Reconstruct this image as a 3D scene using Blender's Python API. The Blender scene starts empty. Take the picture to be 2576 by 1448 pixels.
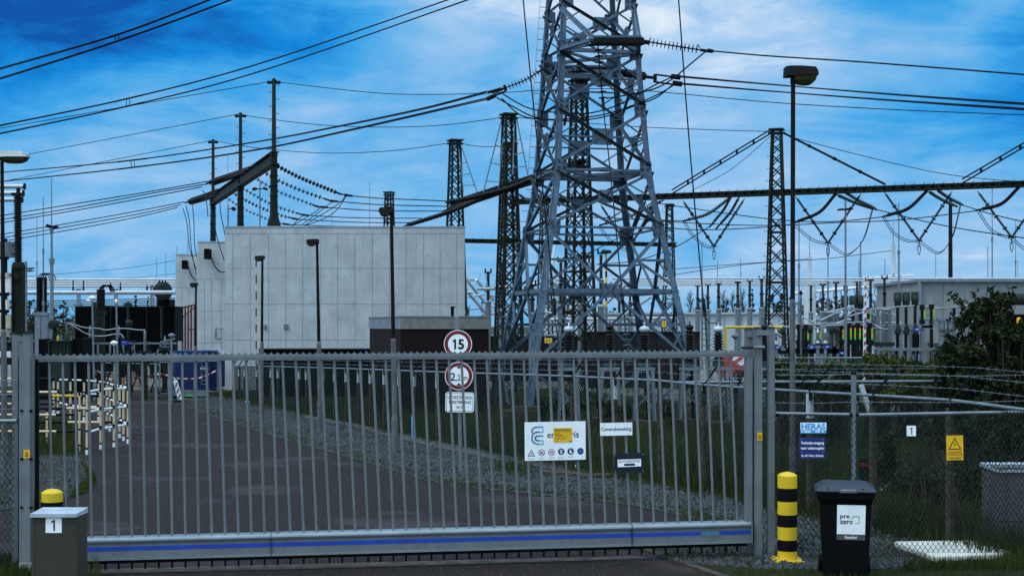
import bpy, math, random
from mathutils import Vector as V, Matrix
rnd = random.Random(7)
PI = math.pi
SC = bpy.context.scene
COL = SC.collection
# ---------------------------------------------------------------- measured view: 50 mm lens, eye 2.7 m above the ground
F, HC, YH, CX = 3578.0, 2.7, 820.0, 1288.0        # focal length in photo pixels (2576 wide), eye height, horizon row, centre column
def P(px, py, d): return V(((px-CX)/F*d, d, HC-(py-YH)/F*d))
def GD(py): return F*HC/(py-YH)
def G(px, py): d = GD(py); return V(((px-CX)/F*d, d, 0))
def XD(px, d): return (px-CX)/F*d
def ZD(py, d): return HC-(py-YH)/F*d
# ---------------------------------------------------------------- camera
cam = bpy.data.objects.new('camera', bpy.data.cameras.new('camera')); COL.objects.link(cam)
cam.location = (0, 0, HC); cam.rotation_euler = (math.radians(90), 0, 0)
cam.data.sensor_width = 36; cam.data.lens = 36*F/2576; cam.data.shift_y = (YH-724)/2576
cam.data.clip_start = .1; cam.data.clip_end = 8000
SC.camera = cam
# ---------------------------------------------------------------- exposure
SC.view_settings.view_transform = 'Standard'; SC.view_settings.look = 'None'
SC.view_settings.exposure = 0.0; SC.view_settings.gamma = 1
SC.render.film_transparent = False
# ---------------------------------------------------------------- sky: Nishita under broken cloud at dusk
SUN_EL, SUN_AZ = 58.0, 235.0       # sun high behind the viewer, well diffused by cloud
W = bpy.data.worlds.new('World'); SC.world = W; W.use_nodes = True
nt = W.node_tree; nt.nodes.clear(); L = nt.links.new
def N(t, **k):
    n = nt.nodes.new(t)
    for a, b in k.items(): setattr(n, a, b)
    return n
def math_(op, a, b=None, clamp=False):
    n = N('ShaderNodeMath', operation=op, use_clamp=clamp)
    for i, s in enumerate((a, b)):
        if s is None: continue
        if isinstance(s, (int, float)): n.inputs[i].default_value = s
        else: L(s, n.inputs[i])
    return n.outputs[0]
out = N('ShaderNodeOutputWorld'); bg = N('ShaderNodeBackground'); bg.inputs['Strength'].default_value = .1
L(bg.outputs[0], out.inputs[0])
sky = N('ShaderNodeTexSky', sky_type='NISHITA'); sky.sun_disc = False
sky.sun_elevation = math.radians(SUN_EL); sky.sun_rotation = math.radians(SUN_AZ)
tc = N('ShaderNodeTexCoord'); DIR = tc.outputs['Generated']
def noise(scale, mscale, detail, rough, loc=(0, 0, 0), dist=0.0):
    m = N('ShaderNodeMapping'); m.inputs['Scale'].default_value = mscale; m.inputs['Location'].default_value = loc
    L(DIR, m.inputs[0]); n = N('ShaderNodeTexNoise'); n.inputs['Scale'].default_value = scale
    n.inputs['Detail'].default_value = detail; n.inputs['Roughness'].default_value = rough; n.inputs['Distortion'].default_value = dist
    L(m.outputs[0], n.inputs['Vector']); return n.outputs['Fac']
def blob(px, py, r, sx=1.0):
    d = V(((px-CX)/F, 1, (YH-py)/F)).normalized()
    m = N('ShaderNodeVectorMath', operation='SUBTRACT'); L(DIR, m.inputs[0]); m.inputs[1].default_value = d
    s = N('ShaderNodeVectorMath', operation='MULTIPLY'); L(m.outputs[0], s.inputs[0]); s.inputs[1].default_value = (1/sx, 1, 1)
    ln = N('ShaderNodeVectorMath', operation='LENGTH'); L(s.outputs[0], ln.inputs[0])
    r_ = N('ShaderNodeMapRange', interpolation_type='SMOOTHERSTEP'); L(ln.outputs['Value'], r_.inputs[0])
    r_.inputs[1].default_value = 0; r_.inputs[2].default_value = r; r_.inputs[3].default_value = 1; r_.inputs[4].default_value = 0
    return r_.outputs[0]
big = noise(2.4, (1.0, 1.0, 3.6), 5, .55, (3.1, 0, 1.7), .5)
wisp = noise(7.0, (1.0, 1.0, 4.2), 7, .62, (.4, 2.0, 5.3), .8)
puff = noise(16.0, (1.0, 1.0, 2.0), 6, .6, (7.4, 1.0, 2.2), .3)
cov = math_('ADD', math_('MULTIPLY', math_('SUBTRACT', big, .5), .35), math_('MULTIPLY', math_('SUBTRACT', wisp, .5), .62))
cov = math_('ADD', cov, math_('MULTIPLY', math_('SUBTRACT', puff, .5), .34))
cov = math_('ADD', cov, .60)
for px, py, r, sx, a in ((-120, -150, .20, 1.4, -.36), (380, 0, .13, 2.6, -.24), (760, 90, .06, 3.0, -.10), (1300, -10, .06, 2.8, .17), (1880, 40, .055, 3.0, .15), (2700, 190, .12, .9, -.30),
                         (2350, 330, .06, 2.2, -.12), (2250, -20, .04, 2.5, -.26), (250, 230, .05, 3.0, .10), (1750, 130, .05, 3.5, .10)):
    cov = math_('ADD', cov, math_('MULTIPLY', blob(px, py, r, sx), a))
ramp = N('ShaderNodeValToRGB'); L(cov, ramp.inputs[0]); cr = ramp.color_ramp
cr.elements[0].position = .10; cr.elements[0].color = (.002, .085, .40, 1)
cr.elements[1].position = .90; cr.elements[1].color = (.83, .92, 1.0, 1)
for p, c in ((.26, (.004, .245, .72, 1)), (.40, (.050, .385, .83, 1)), (.54, (.175, .49, .86, 1)), (.70, (.36, .60, .90, 1))):
    e = cr.elements.new(p); e.color = c
sc_ = N('ShaderNodeVectorMath', operation='SCALE'); L(ramp.outputs[0], sc_.inputs[0]); sc_.inputs[3].default_value = 10.0
mix = N('ShaderNodeMix', data_type='RGBA'); mix.inputs[0].default_value = .93
tint = N('ShaderNodeMix', data_type='RGBA', blend_type='MULTIPLY'); tint.inputs[0].default_value = 1
L(sky.outputs[0], tint.inputs['A']); tint.inputs['B'].default_value = (.25, .62, 1.0, 1)
L(tint.outputs['Result'], mix.inputs['A']); L(sc_.outputs[0], mix.inputs['B'])
# the clear half of the sky is the one in view; overhead and behind, a brighter pale blue is set to light the fronts
sep = N('ShaderNodeSeparateXYZ'); L(DIR, sep.inputs[0])
front = N('ShaderNodeMapRange', interpolation_type='SMOOTHSTEP'); L(sep.outputs[1], front.inputs[0])
front.inputs[1].default_value = .35; front.inputs[2].default_value = .88; front.inputs[3].default_value = 0; front.inputs[4].default_value = 1
fin = N('ShaderNodeMix', data_type='RGBA'); L(front.outputs[0], fin.inputs[0])
fin.inputs['A'].default_value = (7.7, 10.7, 13.4, 1); L(mix.outputs['Result'], fin.inputs['B'])
# sky overhead is raised above the horizon band for stronger top light
zen = N('ShaderNodeMapRange', interpolation_type='SMOOTHSTEP'); L(sep.outputs[2], zen.inputs[0])
zen.inputs[1].default_value = .30; zen.inputs[2].default_value = .75; zen.inputs[3].default_value = 1; zen.inputs[4].default_value = 1.6
zen_gain = N('ShaderNodeVectorMath', operation='SCALE'); L(fin.outputs['Result'], zen_gain.inputs[0]); L(zen.outputs[0], zen_gain.inputs[3])
L(zen_gain.outputs[0], bg.inputs['Color'])
# ---------------------------------------------------------------- sun, veiled
sl = bpy.data.lights.new('sun', 'SUN'); sl.energy = 1.4; sl.angle = math.radians(12); sl.color = (1, .97, .93)
so = bpy.data.objects.new('sun', sl); COL.objects.link(so); so.location = (-20, -20, 40)
az = math.radians(SUN_AZ); el = math.radians(SUN_EL)
sd = V((math.sin(az)*math.cos(el), math.cos(az)*math.cos(el), math.sin(el)))
so.rotation_euler = sd.to_track_quat('Z', 'Y').to_euler()
# ---------------------------------------------------------------- materials
MATS = {}
def mat(name, col, rough=.6, metal=0.0, var=.18, scale=6.0, bump=0.0, bscale=40.0, col2=None, spots=None, streak=None, spec=.4):
    """procedural paint / metal / stone: base colour, mottling, optional second colour patches, pits and rain streaks"""
    m = bpy.data.materials.new(name); m.use_nodes = True; MATS[name] = m
    t = m.node_tree; b = t.nodes['Principled BSDF']; l = t.links.new
    b.inputs['Roughness'].default_value = rough; b.inputs['Metallic'].default_value = metal
    b.inputs['Specular IOR Level'].default_value = spec
    tcn = t.nodes.new('ShaderNodeTexCoord'); geo = t.nodes.new('ShaderNodeNewGeometry')
    n = t.nodes.new('ShaderNodeTexNoise'); n.inputs['Scale'].default_value = scale; n.inputs['Detail'].default_value = 6; n.inputs['Roughness'].default_value = .62
    l(geo.outputs['Position'], n.inputs['Vector'])
    mx = t.nodes.new('ShaderNodeMix'); mx.data_type = 'RGBA'
    c2 = col2 if col2 else tuple(c*(1-2*var) for c in col)
    c1 = col if col2 else tuple(min(1, c*(1+var)) for c in col)
    mr = t.nodes.new('ShaderNodeMapRange'); mr.inputs[1].default_value = .35; mr.inputs[2].default_value = .68
    l(n.outputs['Fac'], mr.inputs[0]); l(mr.outputs[0], mx.inputs[0])
    mx.inputs['A'].default_value = (*c1, 1); mx.inputs['B'].default_value = (*c2, 1)
    res = mx.outputs['Result']
    if streak:
        mp = t.nodes.new('ShaderNodeMapping'); mp.inputs['Scale'].default_value = (streak[0], streak[0], .35); l(geo.outputs['Position'], mp.inputs[0])
        n2 = t.nodes.new('ShaderNodeTexNoise'); n2.inputs['Scale'].default_value = 1; n2.inputs['Detail'].default_value = 5; l(mp.outputs[0], n2.inputs['Vector'])
        r2 = t.nodes.new('ShaderNodeMapRange'); r2.inputs[1].default_value = .45; r2.inputs[2].default_value = .75; r2.inputs[4].default_value = streak[2]; l(n2.outputs['Fac'], r2.inputs[0])
        m2 = t.nodes.new('ShaderNodeMix'); m2.data_type = 'RGBA'; l(r2.outputs[0], m2.inputs[0]); l(res, m2.inputs['A']); m2.inputs['B'].default_value = (*streak[1], 1); res = m2.outputs['Result']
    if spots:
        vo = t.nodes.new('ShaderNodeTexVoronoi'); vo.inputs['Scale'].default_value = spots[0]; vo.inputs['Randomness'].default_value = 1; l(geo.outputs['Position'], vo.inputs['Vector'])
        nn = t.nodes.new('ShaderNodeTexNoise'); nn.inputs['Scale'].default_value = spots[0]*.35; l(geo.outputs['Position'], nn.inputs['Vector'])
        th = t.nodes.new('ShaderNodeMath'); th.operation = 'MULTIPLY'; l(nn.outputs['Fac'], th.inputs[0]); th.inputs[1].default_value = spots[1]*2
        th2 = t.nodes.new('ShaderNodeMath'); th2.operation = 'SUBTRACT'; l(th.outputs[0], th2.inputs[0]); th2.inputs[1].default_value = spots[1]*.55
        lt = t.nodes.new('ShaderNodeMath'); lt.operation = 'LESS_THAN'; l(vo.outputs['Distance'], lt.inputs[0]); l(th2.outputs[0], lt.inputs[1])
        m3 = t.nodes.new('ShaderNodeMix'); m3.data_type = 'RGBA'; l(lt.outputs[0], m3.inputs[0]); l(res, m3.inputs['A']); m3.inputs['B'].default_value = (*spots[2], 1); res = m3.outputs['Result']
    l(res, b.inputs['Base Color'])
    if bump:
        nb = t.nodes.new('ShaderNodeTexNoise'); nb.inputs['Scale'].default_value = bscale; nb.inputs['Detail'].default_value = 4; l(geo.outputs['Position'], nb.inputs['Vector'])
        bn = t.nodes.new('ShaderNodeBump'); bn.inputs['Strength'].default_value = bump; bn.inputs['Distance'].default_value = .02; l(nb.outputs['Fac'], bn.inputs['Height']); l(bn.outputs[0], b.inputs['Normal'])
    return m
M = MATS
mat('steel_pale', (.082, .135, .20), .5, .1, .12, 3.0, col2=(.048, .074, .108), streak=(9, (.032, .046, .066), .6))
mat('steel_brace_dark', (.020, .025, .032), .65, 0, .25, 4.0, col2=(.034, .042, .052), spec=.15)  # darker steel tone for the outer diagonals
mat('earth', (.15, .105, .065), .95, 0, .35, 5, 1.0, 14)
mat('steel_green', (.012, .015, .010), .6, .1, .2, 3.0, spec=.12)
mat('steel_dark', (.008, .009, .010), .6, .2, .2, 3.0, spec=.12)
mat('galv', (.165, .195, .22), .45, .4, .15, 8.0, streak=(14, (.16, .17, .18), .5))
mat('gate_grey', (.148, .166, .178), .45, .12, .09, 2.5, streak=(13, (.105, .108, .10), .5))
mat('gate_rail', (.25, .28, .30), .32, .45, .08, 3)
mat('gate_blue', (.012, .05, .36), .4, 0, .1, 6)
mat('black', (.003, .003, .0035), .6, 0, .2, 8, spec=.12)
mat('black_rubber', (.003, .003, .003), .8, 0, .2, 8, spec=.12)
mat('porcelain', (.006, .005, .005), .35, 0, .2, 5, spec=.15)
mat('porcelain_brown', (.016, .009, .006), .3, 0, .2, 5)
mat('glass_green', (.008, .045, .045), .2, 0, .2, 5, spec=.6)
mat('composite_grey', (.12, .135, .15), .5, 0, .15, 10)
mat('wire', (.004, .005, .008), .6, 0, .1, 5, spec=.12)
mat('mesh_green', (.006, .014, .011), .6, 0, .1, 5, spec=.15)
mat('wire_light', (.24, .265, .29), .4, .4, .1, 5)
mat('alu', (.42, .46, .50), .5, .3, .08, 4)
mat('concrete_white', (.40, .435, .455), .85, 0, .09, 1.1, .25, 30, streak=(5, (.31, .335, .34), .55), spots=(8.5, .235, (.17, .145, .125)))
mat('concrete_grey', (.20, .215, .225), .85, 0, .1, 2.0, .3, 25, streak=(4, (.17, .17, .17), .7))
mat('concrete_post', (.065, .055, .043), .9, 0, .3, 14, .6, 60, spec=.12)
mat('concrete_path', (.045, .044, .044), .9, 0, .25, 5, .6, 40, spots=(9, .12, (.05, .06, .04)))
mat('brick_dark', (.014, .009, .008), .85, 0, .25, 20, .4, 60, spec=.12)
mat('fascia_clean', (.15, .18, .215), .6, 0, .15, 4, streak=(10, (.16, .18, .21), .7))
mat('fascia_stained', (.13, .13, .115), .7, 0, .3, 5, col2=(.19, .19, .18), streak=(7, (.12, .115, .095), .7))
mat('panel_dark', (.016, .015, .016), .6, 0, .15, 4, spec=.12)
mat('shed_white', (.38, .43, .47), .6, 0, .06, 2)
mat('yellow', (.72, .48, .012), .45, 0, .08, 6, streak=(16, (.5, .31, .012), .35))
mat('yellow_sign', (.80, .43, .008), .5, 0, .06, 6)
mat('white_paint', (.70, .72, .74), .5, 0, .06, 8)
mat('white_sign', (.84, .87, .88), .45, 0, .04, 6)
mat('red_sign', (.15, .005, .009), .5, 0, .15, 8)
mat('red_paint', (.30, .012, .010), .5, 0, .15, 8)
mat('red_bright', (.42, .06, .05), .5, 0, .15, 6)
mat('ink', (.006, .008, .014), .6, 0, .1, 8, spec=.12)
mat('ink_grey', (.20, .22, .25), .6, 0, .1, 8)
mat('navy_sign', (.008, .018, .13), .45, 0, .1, 6)
mat('blue_sign', (.010, .035, .33), .45, 0, .1, 6)
mat('sky_blue_sign', (.05, .33, .68), .45, 0, .08, 6)
mat('logo_dark_blue', (.006, .14, .26), .5, 0, .06, 6)
mat('logo_mid_blue', (.015, .24, .40), .5, 0, .06, 6)
mat('logo_pale_blue', (.30, .50, .62), .5, 0, .06, 6)
mat('magenta_ring', (.36, .02, .09), .5, 0, .06, 6)
mat('green_logo', (.12, .42, .03), .5, 0, .06, 6)
mat('plate_dark', (.014, .022, .030), .5, 0, .1, 8, spec=.12)
mat('bin_plastic', (.0022, .0024, .003), .5, 0, .2, 14, .1, 60, spec=.12)
mat('bin_lid', (.010, .012, .016), .40, 0, .2, 14, .1, 60)
mat('olive_metal', (.036, .034, .022), .5, .1, .12, 5, streak=(9, (.045, .042, .03), .5))
mat('cream_pole', (.58, .43, .27), .5, 0, .08, 9)
mat('tank_blue', (.004, .014, .11), .45, 0, .15, 4, streak=(6, (.004, .012, .08), .5))
mat('tank_label', (.05, .25, .62), .5)
mat('cap_beige', (.50, .45, .36), .55, 0, .12, 4, streak=(7, (.36, .25, .15), .5))
mat('trafo_green', (.019, .029, .026), .5, .1, .15, 4, spec=.12)
mat('trafo_dark', (.003, .0035, .004), .8, 0, .2, 6, spec=.1)
mat('strip_green', (.03, .62, .02), .4)
mat('strip_orange', (.75, .30, .01), .4)
mat('lens', (.045, .04, .018), .15, 0, .3, 20)
mat('lamp_dark', (.004, .0035, .0035), .7, .0, .3, 9, col2=(.010, .007, .006), spec=.12)
mat('lamp_shell', (.005, .0045, .005), .6, 0, .2, 12, spec=.12)
mat('lamp_pale', (.34, .37, .38), .45, .1, .1, 8)
mat('lamp_pole', (.105, .11, .118), .6, .2, .2, 4, streak=(12, (.07, .055, .045), .75))
mat('rust_pipe', (.12, .03, .02), .7, 0, .3, 12)
mat('dirt', (.085, .060, .040), .95, 0, .35, 5, 1.0, 14)
mat('slab_white', (.58, .57, .50), .7, 0, .1, 6, spots=(7, .1, (.35, .32, .2)))
mat('cabinet_grey', (.085, .09, .093), .85, 0, .12, 5, .2, 40, streak=(8, (.06, .055, .05), .75))
mat('cabinet_lid', (.40, .45, .50), .5, .2, .12, 5)
mat('bark', (.045, .035, .027), .9, 0, .3, 20, .6, 40, spec=.12)
mat('leaf_dark', (.009, .017, .004), .7, 0, .4, 1.3, col2=(.018, .030, .007), spec=.15)
mat('leaf_mid', (.060, .075, .012), .7, 0, .4, 1.6, col2=(.020, .032, .007), spec=.15)
mat('leaf_poplar', (.045, .042, .014), .8, 0, .4, .5, col2=(.018, .022, .010), spec=.1)
mat('twig', (.075, .065, .065), .9, 0, .2, 3)
mat('grass_blade', (.042, .056, .010), .8, 0, .4, .7, col2=(.015, .024, .005), spec=.1)
mat('dry_grass', (.085, .066, .034), .9, 0, .3, 2, spec=.1)
mat('turbine', (.42, .50, .58), .5, 0, .03, 1)
mat('stone', (.068, .079, .086), .85, 0, .35, 13, col2=(.026, .030, .032), spec=.2)
mat('litter', (.35, .52, .62), .4, 0, .2, 20)

def ground_mat(name, c1, c2, scale, speck=None, vor=None, bump=.5, rough=.9, patch=None):
    m = bpy.data.materials.new(name); m.use_nodes = True; MATS[name] = m
    t = m.node_tree; b = t.nodes['Principled BSDF']; l = t.links.new
    b.inputs['Roughness'].default_value = rough; b.inputs['Specular IOR Level'].default_value = .15
    g = t.nodes.new('ShaderNodeNewGeometry').outputs['Position']
    def nz(s, d=6):
        n = t.nodes.new('ShaderNodeTexNoise'); n.inputs['Scale'].default_value = s; n.inputs['Detail'].default_value = d; n.inputs['Roughness'].default_value = .65; l(g, n.inputs['Vector']); return n.outputs['Fac']
    def mr(s, a, b_, c=0, d=1):
        n = t.nodes.new('ShaderNodeMapRange'); l(s, n.inputs[0]); n.inputs[1].default_value = a; n.inputs[2].default_value = b_; n.inputs[3].default_value = c; n.inputs[4].default_value = d; return n.outputs[0]
    def mx(f, a, b_):
        n = t.nodes.new('ShaderNodeMix'); n.data_type = 'RGBA'; l(f, n.inputs[0])
        for k, s in (('A', a), ('B', b_)):
            if isinstance(s, tuple): n.inputs[k].default_value = (*s, 1)
            else: l(s, n.inputs[k])
        return n.outputs['Result']
    r = mx(mr(nz(scale), .35, .65), c1, c2); h = nz(scale*9)
    if vor:
        v = t.nodes.new('ShaderNodeTexVoronoi'); v.inputs['Scale'].default_value = vor[0]; l(g, v.inputs['Vector'])
        sp = t.nodes.new('ShaderNodeSeparateColor'); l(v.outputs['Color'], sp.inputs[0])
        r = mx(mr(sp.outputs[0], .1, .9, 0, vor[2]), r, vor[1]); h = v.outputs['Distance']
        r = mx(mr(v.outputs['Distance'], .25, .6, 0, .8), r, tuple(c*.18 for c in c2))
    if patch: r = mx(mr(nz(patch[0], 5), patch[1], patch[1]+.1), r, patch[2])
    if speck:
        n = nz(speck[0], 2); r = mx(mr(n, speck[1], speck[1]+.06, 0, 1), r, speck[2])
    l(r, b.inputs['Base Color'])
    bn = t.nodes.new('ShaderNodeBump'); bn.inputs['Strength'].default_value = bump; bn.inputs['Distance'].default_value = .03; l(h, bn.inputs['Height']); l(bn.outputs[0], b.inputs['Normal'])
    return m
ground_mat('asphalt', (.035, .023, .0205), (.025, .017, .016), .45, vor=(60, (.060, .043, .040), .55), speck=(30, .64, (.125, .115, .11)), bump=.7, patch=(.35, .55, (.045, .034, .034)))
ground_mat('gravel', (.045, .051, .055), (.020, .022, .022), 3, vor=(17, (.105, .118, .126), .85), bump=1.0, patch=(1.3, .49, (.022, .021, .009)))
ground_mat('yard_gravel', (.27, .26, .235), (.15, .145, .13), .35, vor=(7, (.36, .35, .32), .7), bump=1.0)
ground_mat('turf', (.016, .020, .006), (.010, .013, .004), .8, speck=(9, .64, (.035, .030, .012)), bump=1.0)
ground_mat('far_land', (.030, .034, .014), (.020, .024, .012), .04, bump=.5)

# ---------------------------------------------------------------- mesh builder
WL = {}
def ortho(t, up=V((0, 0, 1))):
    t = t.normalized()
    if abs(t.dot(up)) > .985: up = V((0, 1, 0))
    s = t.cross(up).normalized(); return s, s.cross(t).normalized()
def num1(mb, fr, h, n0, m, cu=0.0, cv=0.0):
    """a figure 1 with its flag"""
    mb.fpoly(fr, [(cu+a*h, cv+b*h) for a, b in ((-.02, -.5), (.12, -.5), (.12, .5), (.02, .5), (-.24, .30), (-.17, .20), (-.02, .31))], n0-.001, n0, m)
class Fr:
    """flat frame: origin, right, up; normal towards the viewer's side"""
    def __init__(s, o, r=V((1, 0, 0)), u=V((0, 0, 1))): s.o = V(o); s.r = V(r).normalized(); s.u = V(u).normalized(); s.n = s.r.cross(s.u)
    def p(s, a, b, c=0): return s.o+s.r*a+s.u*b+s.n*c
def frpx(px, py, d, yaw=0, roll=0):
    r = V((math.cos(yaw), math.sin(yaw), 0)); u = V((0, 0, 1)); q = Matrix.Rotation(roll, 3, V((0, 1, 0)))
    return Fr(P(px, py, d), q @ r, q @ u)
class MB:
    def __init__(s): s.v = []; s.f = []; s.m = []; s.s = []
    def add(s, vs, fs, m=0, sm=False):
        k = len(s.v); s.v += [V(v) for v in vs]
        for f in fs: s.f.append([k+i for i in f]); s.m.append(m); s.s.append(sm)
    BF = [(0, 1, 3, 2), (4, 6, 7, 5), (0, 2, 6, 4), (1, 5, 7, 3), (0, 4, 5, 1), (2, 3, 7, 6)]
    def box(s, c, sx, sy, sz, rz=0, m=0):
        ca, sa = math.cos(rz), math.sin(rz); vs = []
        for i in (-.5, .5):
            for j in (-.5, .5):
                for k in (-.5, .5): vs.append(V((c[0]+i*sx*ca-j*sy*sa, c[1]+i*sx*sa+j*sy*ca, c[2]+k*sz)))
        s.add(vs, MB.BF, m)
    def bar(s, a, b, w, h=None, up=V((0, 0, 1)), m=0):
        a, b = V(a), V(b); h = h or w
        if (b-a).length < 1e-6: return
        x, y = ortho(b-a, up); vs = []
        for q in (a, b):
            for j in (-.5, .5):
                for k in (-.5, .5): vs.append(q+x*j*w+y*k*h)
        s.add(vs, MB.BF, m)
    def ang(s, a, b, w, t, up=V((0, 0, 1)), fx=1, fy=1, m=0):
        """rolled steel angle: two flanges meeting along the line a-b"""
        a, b = V(a), V(b); x, y = ortho(b-a, up); x = x*fx; y = y*fy
        s.bar(a+x*w/2, b+x*w/2, w if abs(x.dot(ortho(b-a, up)[0])) > .5 else t, t, up, m)
        s.bar(a+y*(w/2+t/2), b+y*(w/2+t/2), t, w, up, m)
    def tube(s, a, b, r0, r1=None, n=8, m=0, cap=True):
        a, b = V(a), V(b); r1 = r0 if r1 is None else r1
        if (b-a).length < 1e-6: return
        x, y = ortho(b-a); vs = []
        for q, r in ((a, r0), (b, r1)):
            for i in range(n): t = 2*PI*i/n; vs.append(q+x*r*math.cos(t)+y*r*math.sin(t))
        s.add(vs, [(i, (i+1) % n, n+(i+1) % n, n+i) for i in range(n)], m, n > 4)
        if cap: s.add(vs[:n], [list(range(n))[::-1]], m); s.add(vs[n:], [list(range(n))], m)
    def path(s, pts, r, n=5, m=0):
        pts = [V(p) for p in pts]; rings = []
        for i, p in enumerate(pts):
            t = pts[min(i+1, len(pts)-1)]-pts[max(i-1, 0)]
            x, y = ortho(t); rr = r[i] if isinstance(r, (list, tuple)) else r
            rings.append([p+x*rr*math.cos(2*PI*k/n)+y*rr*math.sin(2*PI*k/n) for k in range(n)])
        vs = [v for g in rings for v in g]
        fs = [(i*n+k, i*n+(k+1) % n, (i+1)*n+(k+1) % n, (i+1)*n+k) for i in range(len(pts)-1) for k in range(n)]
        s.add(vs, fs, m, n > 4); s.add(rings[0], [list(range(n))[::-1]], m); s.add(rings[-1], [list(range(n))], m)
    def lathe(s, o, prof, n=12, ax=V((0, 0, 1)), m=0, sm=True):
        """prof: (radius, height) pairs along the axis from o"""
        o = V(o); ax = V(ax).normalized(); x, y = ortho(ax, V((0, 1, 0)) if abs(ax.z) > .9 else V((0, 0, 1))); vs = []
        for r, h in prof:
            for i in range(n): t = 2*PI*i/n; vs.append(o+ax*h+x*r*math.cos(t)+y*r*math.sin(t))
        fl = x.cross(y).dot(ax) > 0
        fs = []
        for j in range(len(prof)-1):
            for i in range(n):
                q = (j*n+i, j*n+(i+1) % n, (j+1)*n+(i+1) % n, (j+1)*n+i); fs.append(q if fl else q[::-1])
        s.add(vs, fs, m, sm)
        c0 = list(range(n)); s.add(vs[:n], [c0[::-1] if fl else c0], m); s.add(vs[-n:], [c0 if fl else c0[::-1]], m)
    def fbox(s, fr, u0, u1, v0, v1, n0, n1, m=0):
        s.add([fr.p(a, b, c) for a in (u0, u1) for b in (v0, v1) for c in (n0, n1)], [f[::-1] for f in MB.BF], m)
    def fpoly(s, fr, pts, n0, n1, m=0):
        k = len(pts); ar = sum(pts[i][0]*pts[(i+1) % k][1]-pts[(i+1) % k][0]*pts[i][1] for i in range(k))
        if ar < 0: pts = pts[::-1]
        a = [fr.p(u, v, n0) for u, v in pts]; b = [fr.p(u, v, n1) for u, v in pts]
        s.add(a+b, [list(range(k))[::-1], [k+i for i in range(k)]]+[(i, (i+1) % k, k+(i+1) % k, k+i) for i in range(k)], m)
    def fdisc(s, fr, cu, cv, r, n0, n1, m=0, n=36): s.fpoly(fr, [(cu+r*math.cos(2*PI*i/n), cv+r*math.sin(2*PI*i/n)) for i in range(n)], n0, n1, m)
    def fring(s, fr, cu, cv, r0, r1, n0, n1, m=0, n=40, a0=0, a1=2*PI):
        full = abs(a1-a0-2*PI) < 1e-6
        for i in range(n):
            t0, t1 = a0+(a1-a0)*i/n, a0+(a1-a0)*(i+1)/n
            q = [(cu+r*math.cos(t), cv+r*math.sin(t)) for r, t in ((r0, t0), (r1, t0), (r1, t1), (r0, t1))]
            s.fpoly(fr, q, n0, n1, m)
    def fstroke(s, fr, pts, w, n0, n1, m=0):
        for i in range(len(pts)-1):
            a, b = V((*pts[i], 0)), V((*pts[i+1], 0)); d = (b-a).normalized(); q = V((-d.y, d.x, 0))*w/2; e = d*w*.25
            s.fpoly(fr, [((a-e+q).x, (a-e+q).y), ((a-e-q).x, (a-e-q).y), ((b+e-q).x, (b+e-q).y), ((b+e+q).x, (b+e+q).y)], n0, n1, m)
    def text(s, fr, body, cu, cv, w=None, h=None, n0=.003, m=0, bold=0.0, shear=0, sq=1.0, space=1.0):
        c = bpy.data.curves.new('lettering', 'FONT'); c.body = body; c.align_x = 'CENTER'; c.offset = bold; c.shear = shear; c.resolution_u = 3; c.space_character = space
        o = bpy.data.objects.new('lettering', c); COL.objects.link(o)
        bpy.context.view_layer.update()
        me = bpy.data.meshes.new_from_object(o.evaluated_get(bpy.context.evaluated_depsgraph_get()))
        co = [v.co.copy() for v in me.vertices]; fs = [list(p.vertices) for p in me.polygons]
        bpy.data.objects.remove(o); bpy.data.curves.remove(c); bpy.data.meshes.remove(me)
        x0, x1 = min(v.x for v in co), max(v.x for v in co); y0, y1 = min(v.y for v in co), max(v.y for v in co)
        if w and h: kx, ky = w/(x1-x0), h/(y1-y0)
        elif w: kx = ky = w/(x1-x0); ky *= sq
        else: kx = ky = h/(y1-y0); kx *= sq
        s.add([fr.p(cu+(v.x-(x0+x1)/2)*kx, cv+(v.y-(y0+y1)/2)*ky, n0) for v in co], fs, m)
    def mesh(s, name, loc):
        me = bpy.data.meshes.new(name); me.from_pydata([v-loc for v in s.v], [], s.f)
        me.polygons.foreach_set('material_index', s.m); me.polygons.foreach_set('use_smooth', s.s); me.update(); return me
    def build(s, name, mats, parent=None, label=None, loc=None, kind=None):
        mats = mats if isinstance(mats, (list, tuple)) else [mats]
        loc = V(loc) if loc is not None else (WL[parent.name] if parent else V((0, 0, 0)))
        o = bpy.data.objects.new(name, s.mesh(name, loc)); COL.objects.link(o)
        for q in mats: o.data.materials.append(M[q])
        WL[o.name] = loc
        if parent: o.parent = parent; o.location = loc-WL[parent.name]
        else: o.location = loc
        if label: o['label'] = label
        if kind: o['kind'] = kind
        return o
    def top(s, name, mats, label, cat, group=None, kind=None):
        xs = [v.x for v in s.v]; ys = [v.y for v in s.v]; zs = [v.z for v in s.v]
        o = s.build(name, mats, loc=V(((min(xs)+max(xs))/2, (min(ys)+max(ys))/2, min(zs))))
        tag(o, label, cat, group, kind); return o
def tag(o, label=None, cat=None, group=None, kind=None):
    for k, v in (('label', label), ('category', cat), ('group', group), ('kind', kind)):
        if v: o[k] = v
    return o
def thing(name, label, cat, loc, group=None):
    o = bpy.data.objects.new(name, None); COL.objects.link(o); o.location = loc; o.empty_display_size = .1; WL[o.name] = V(loc)
    return tag(o, label, cat, group)
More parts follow.
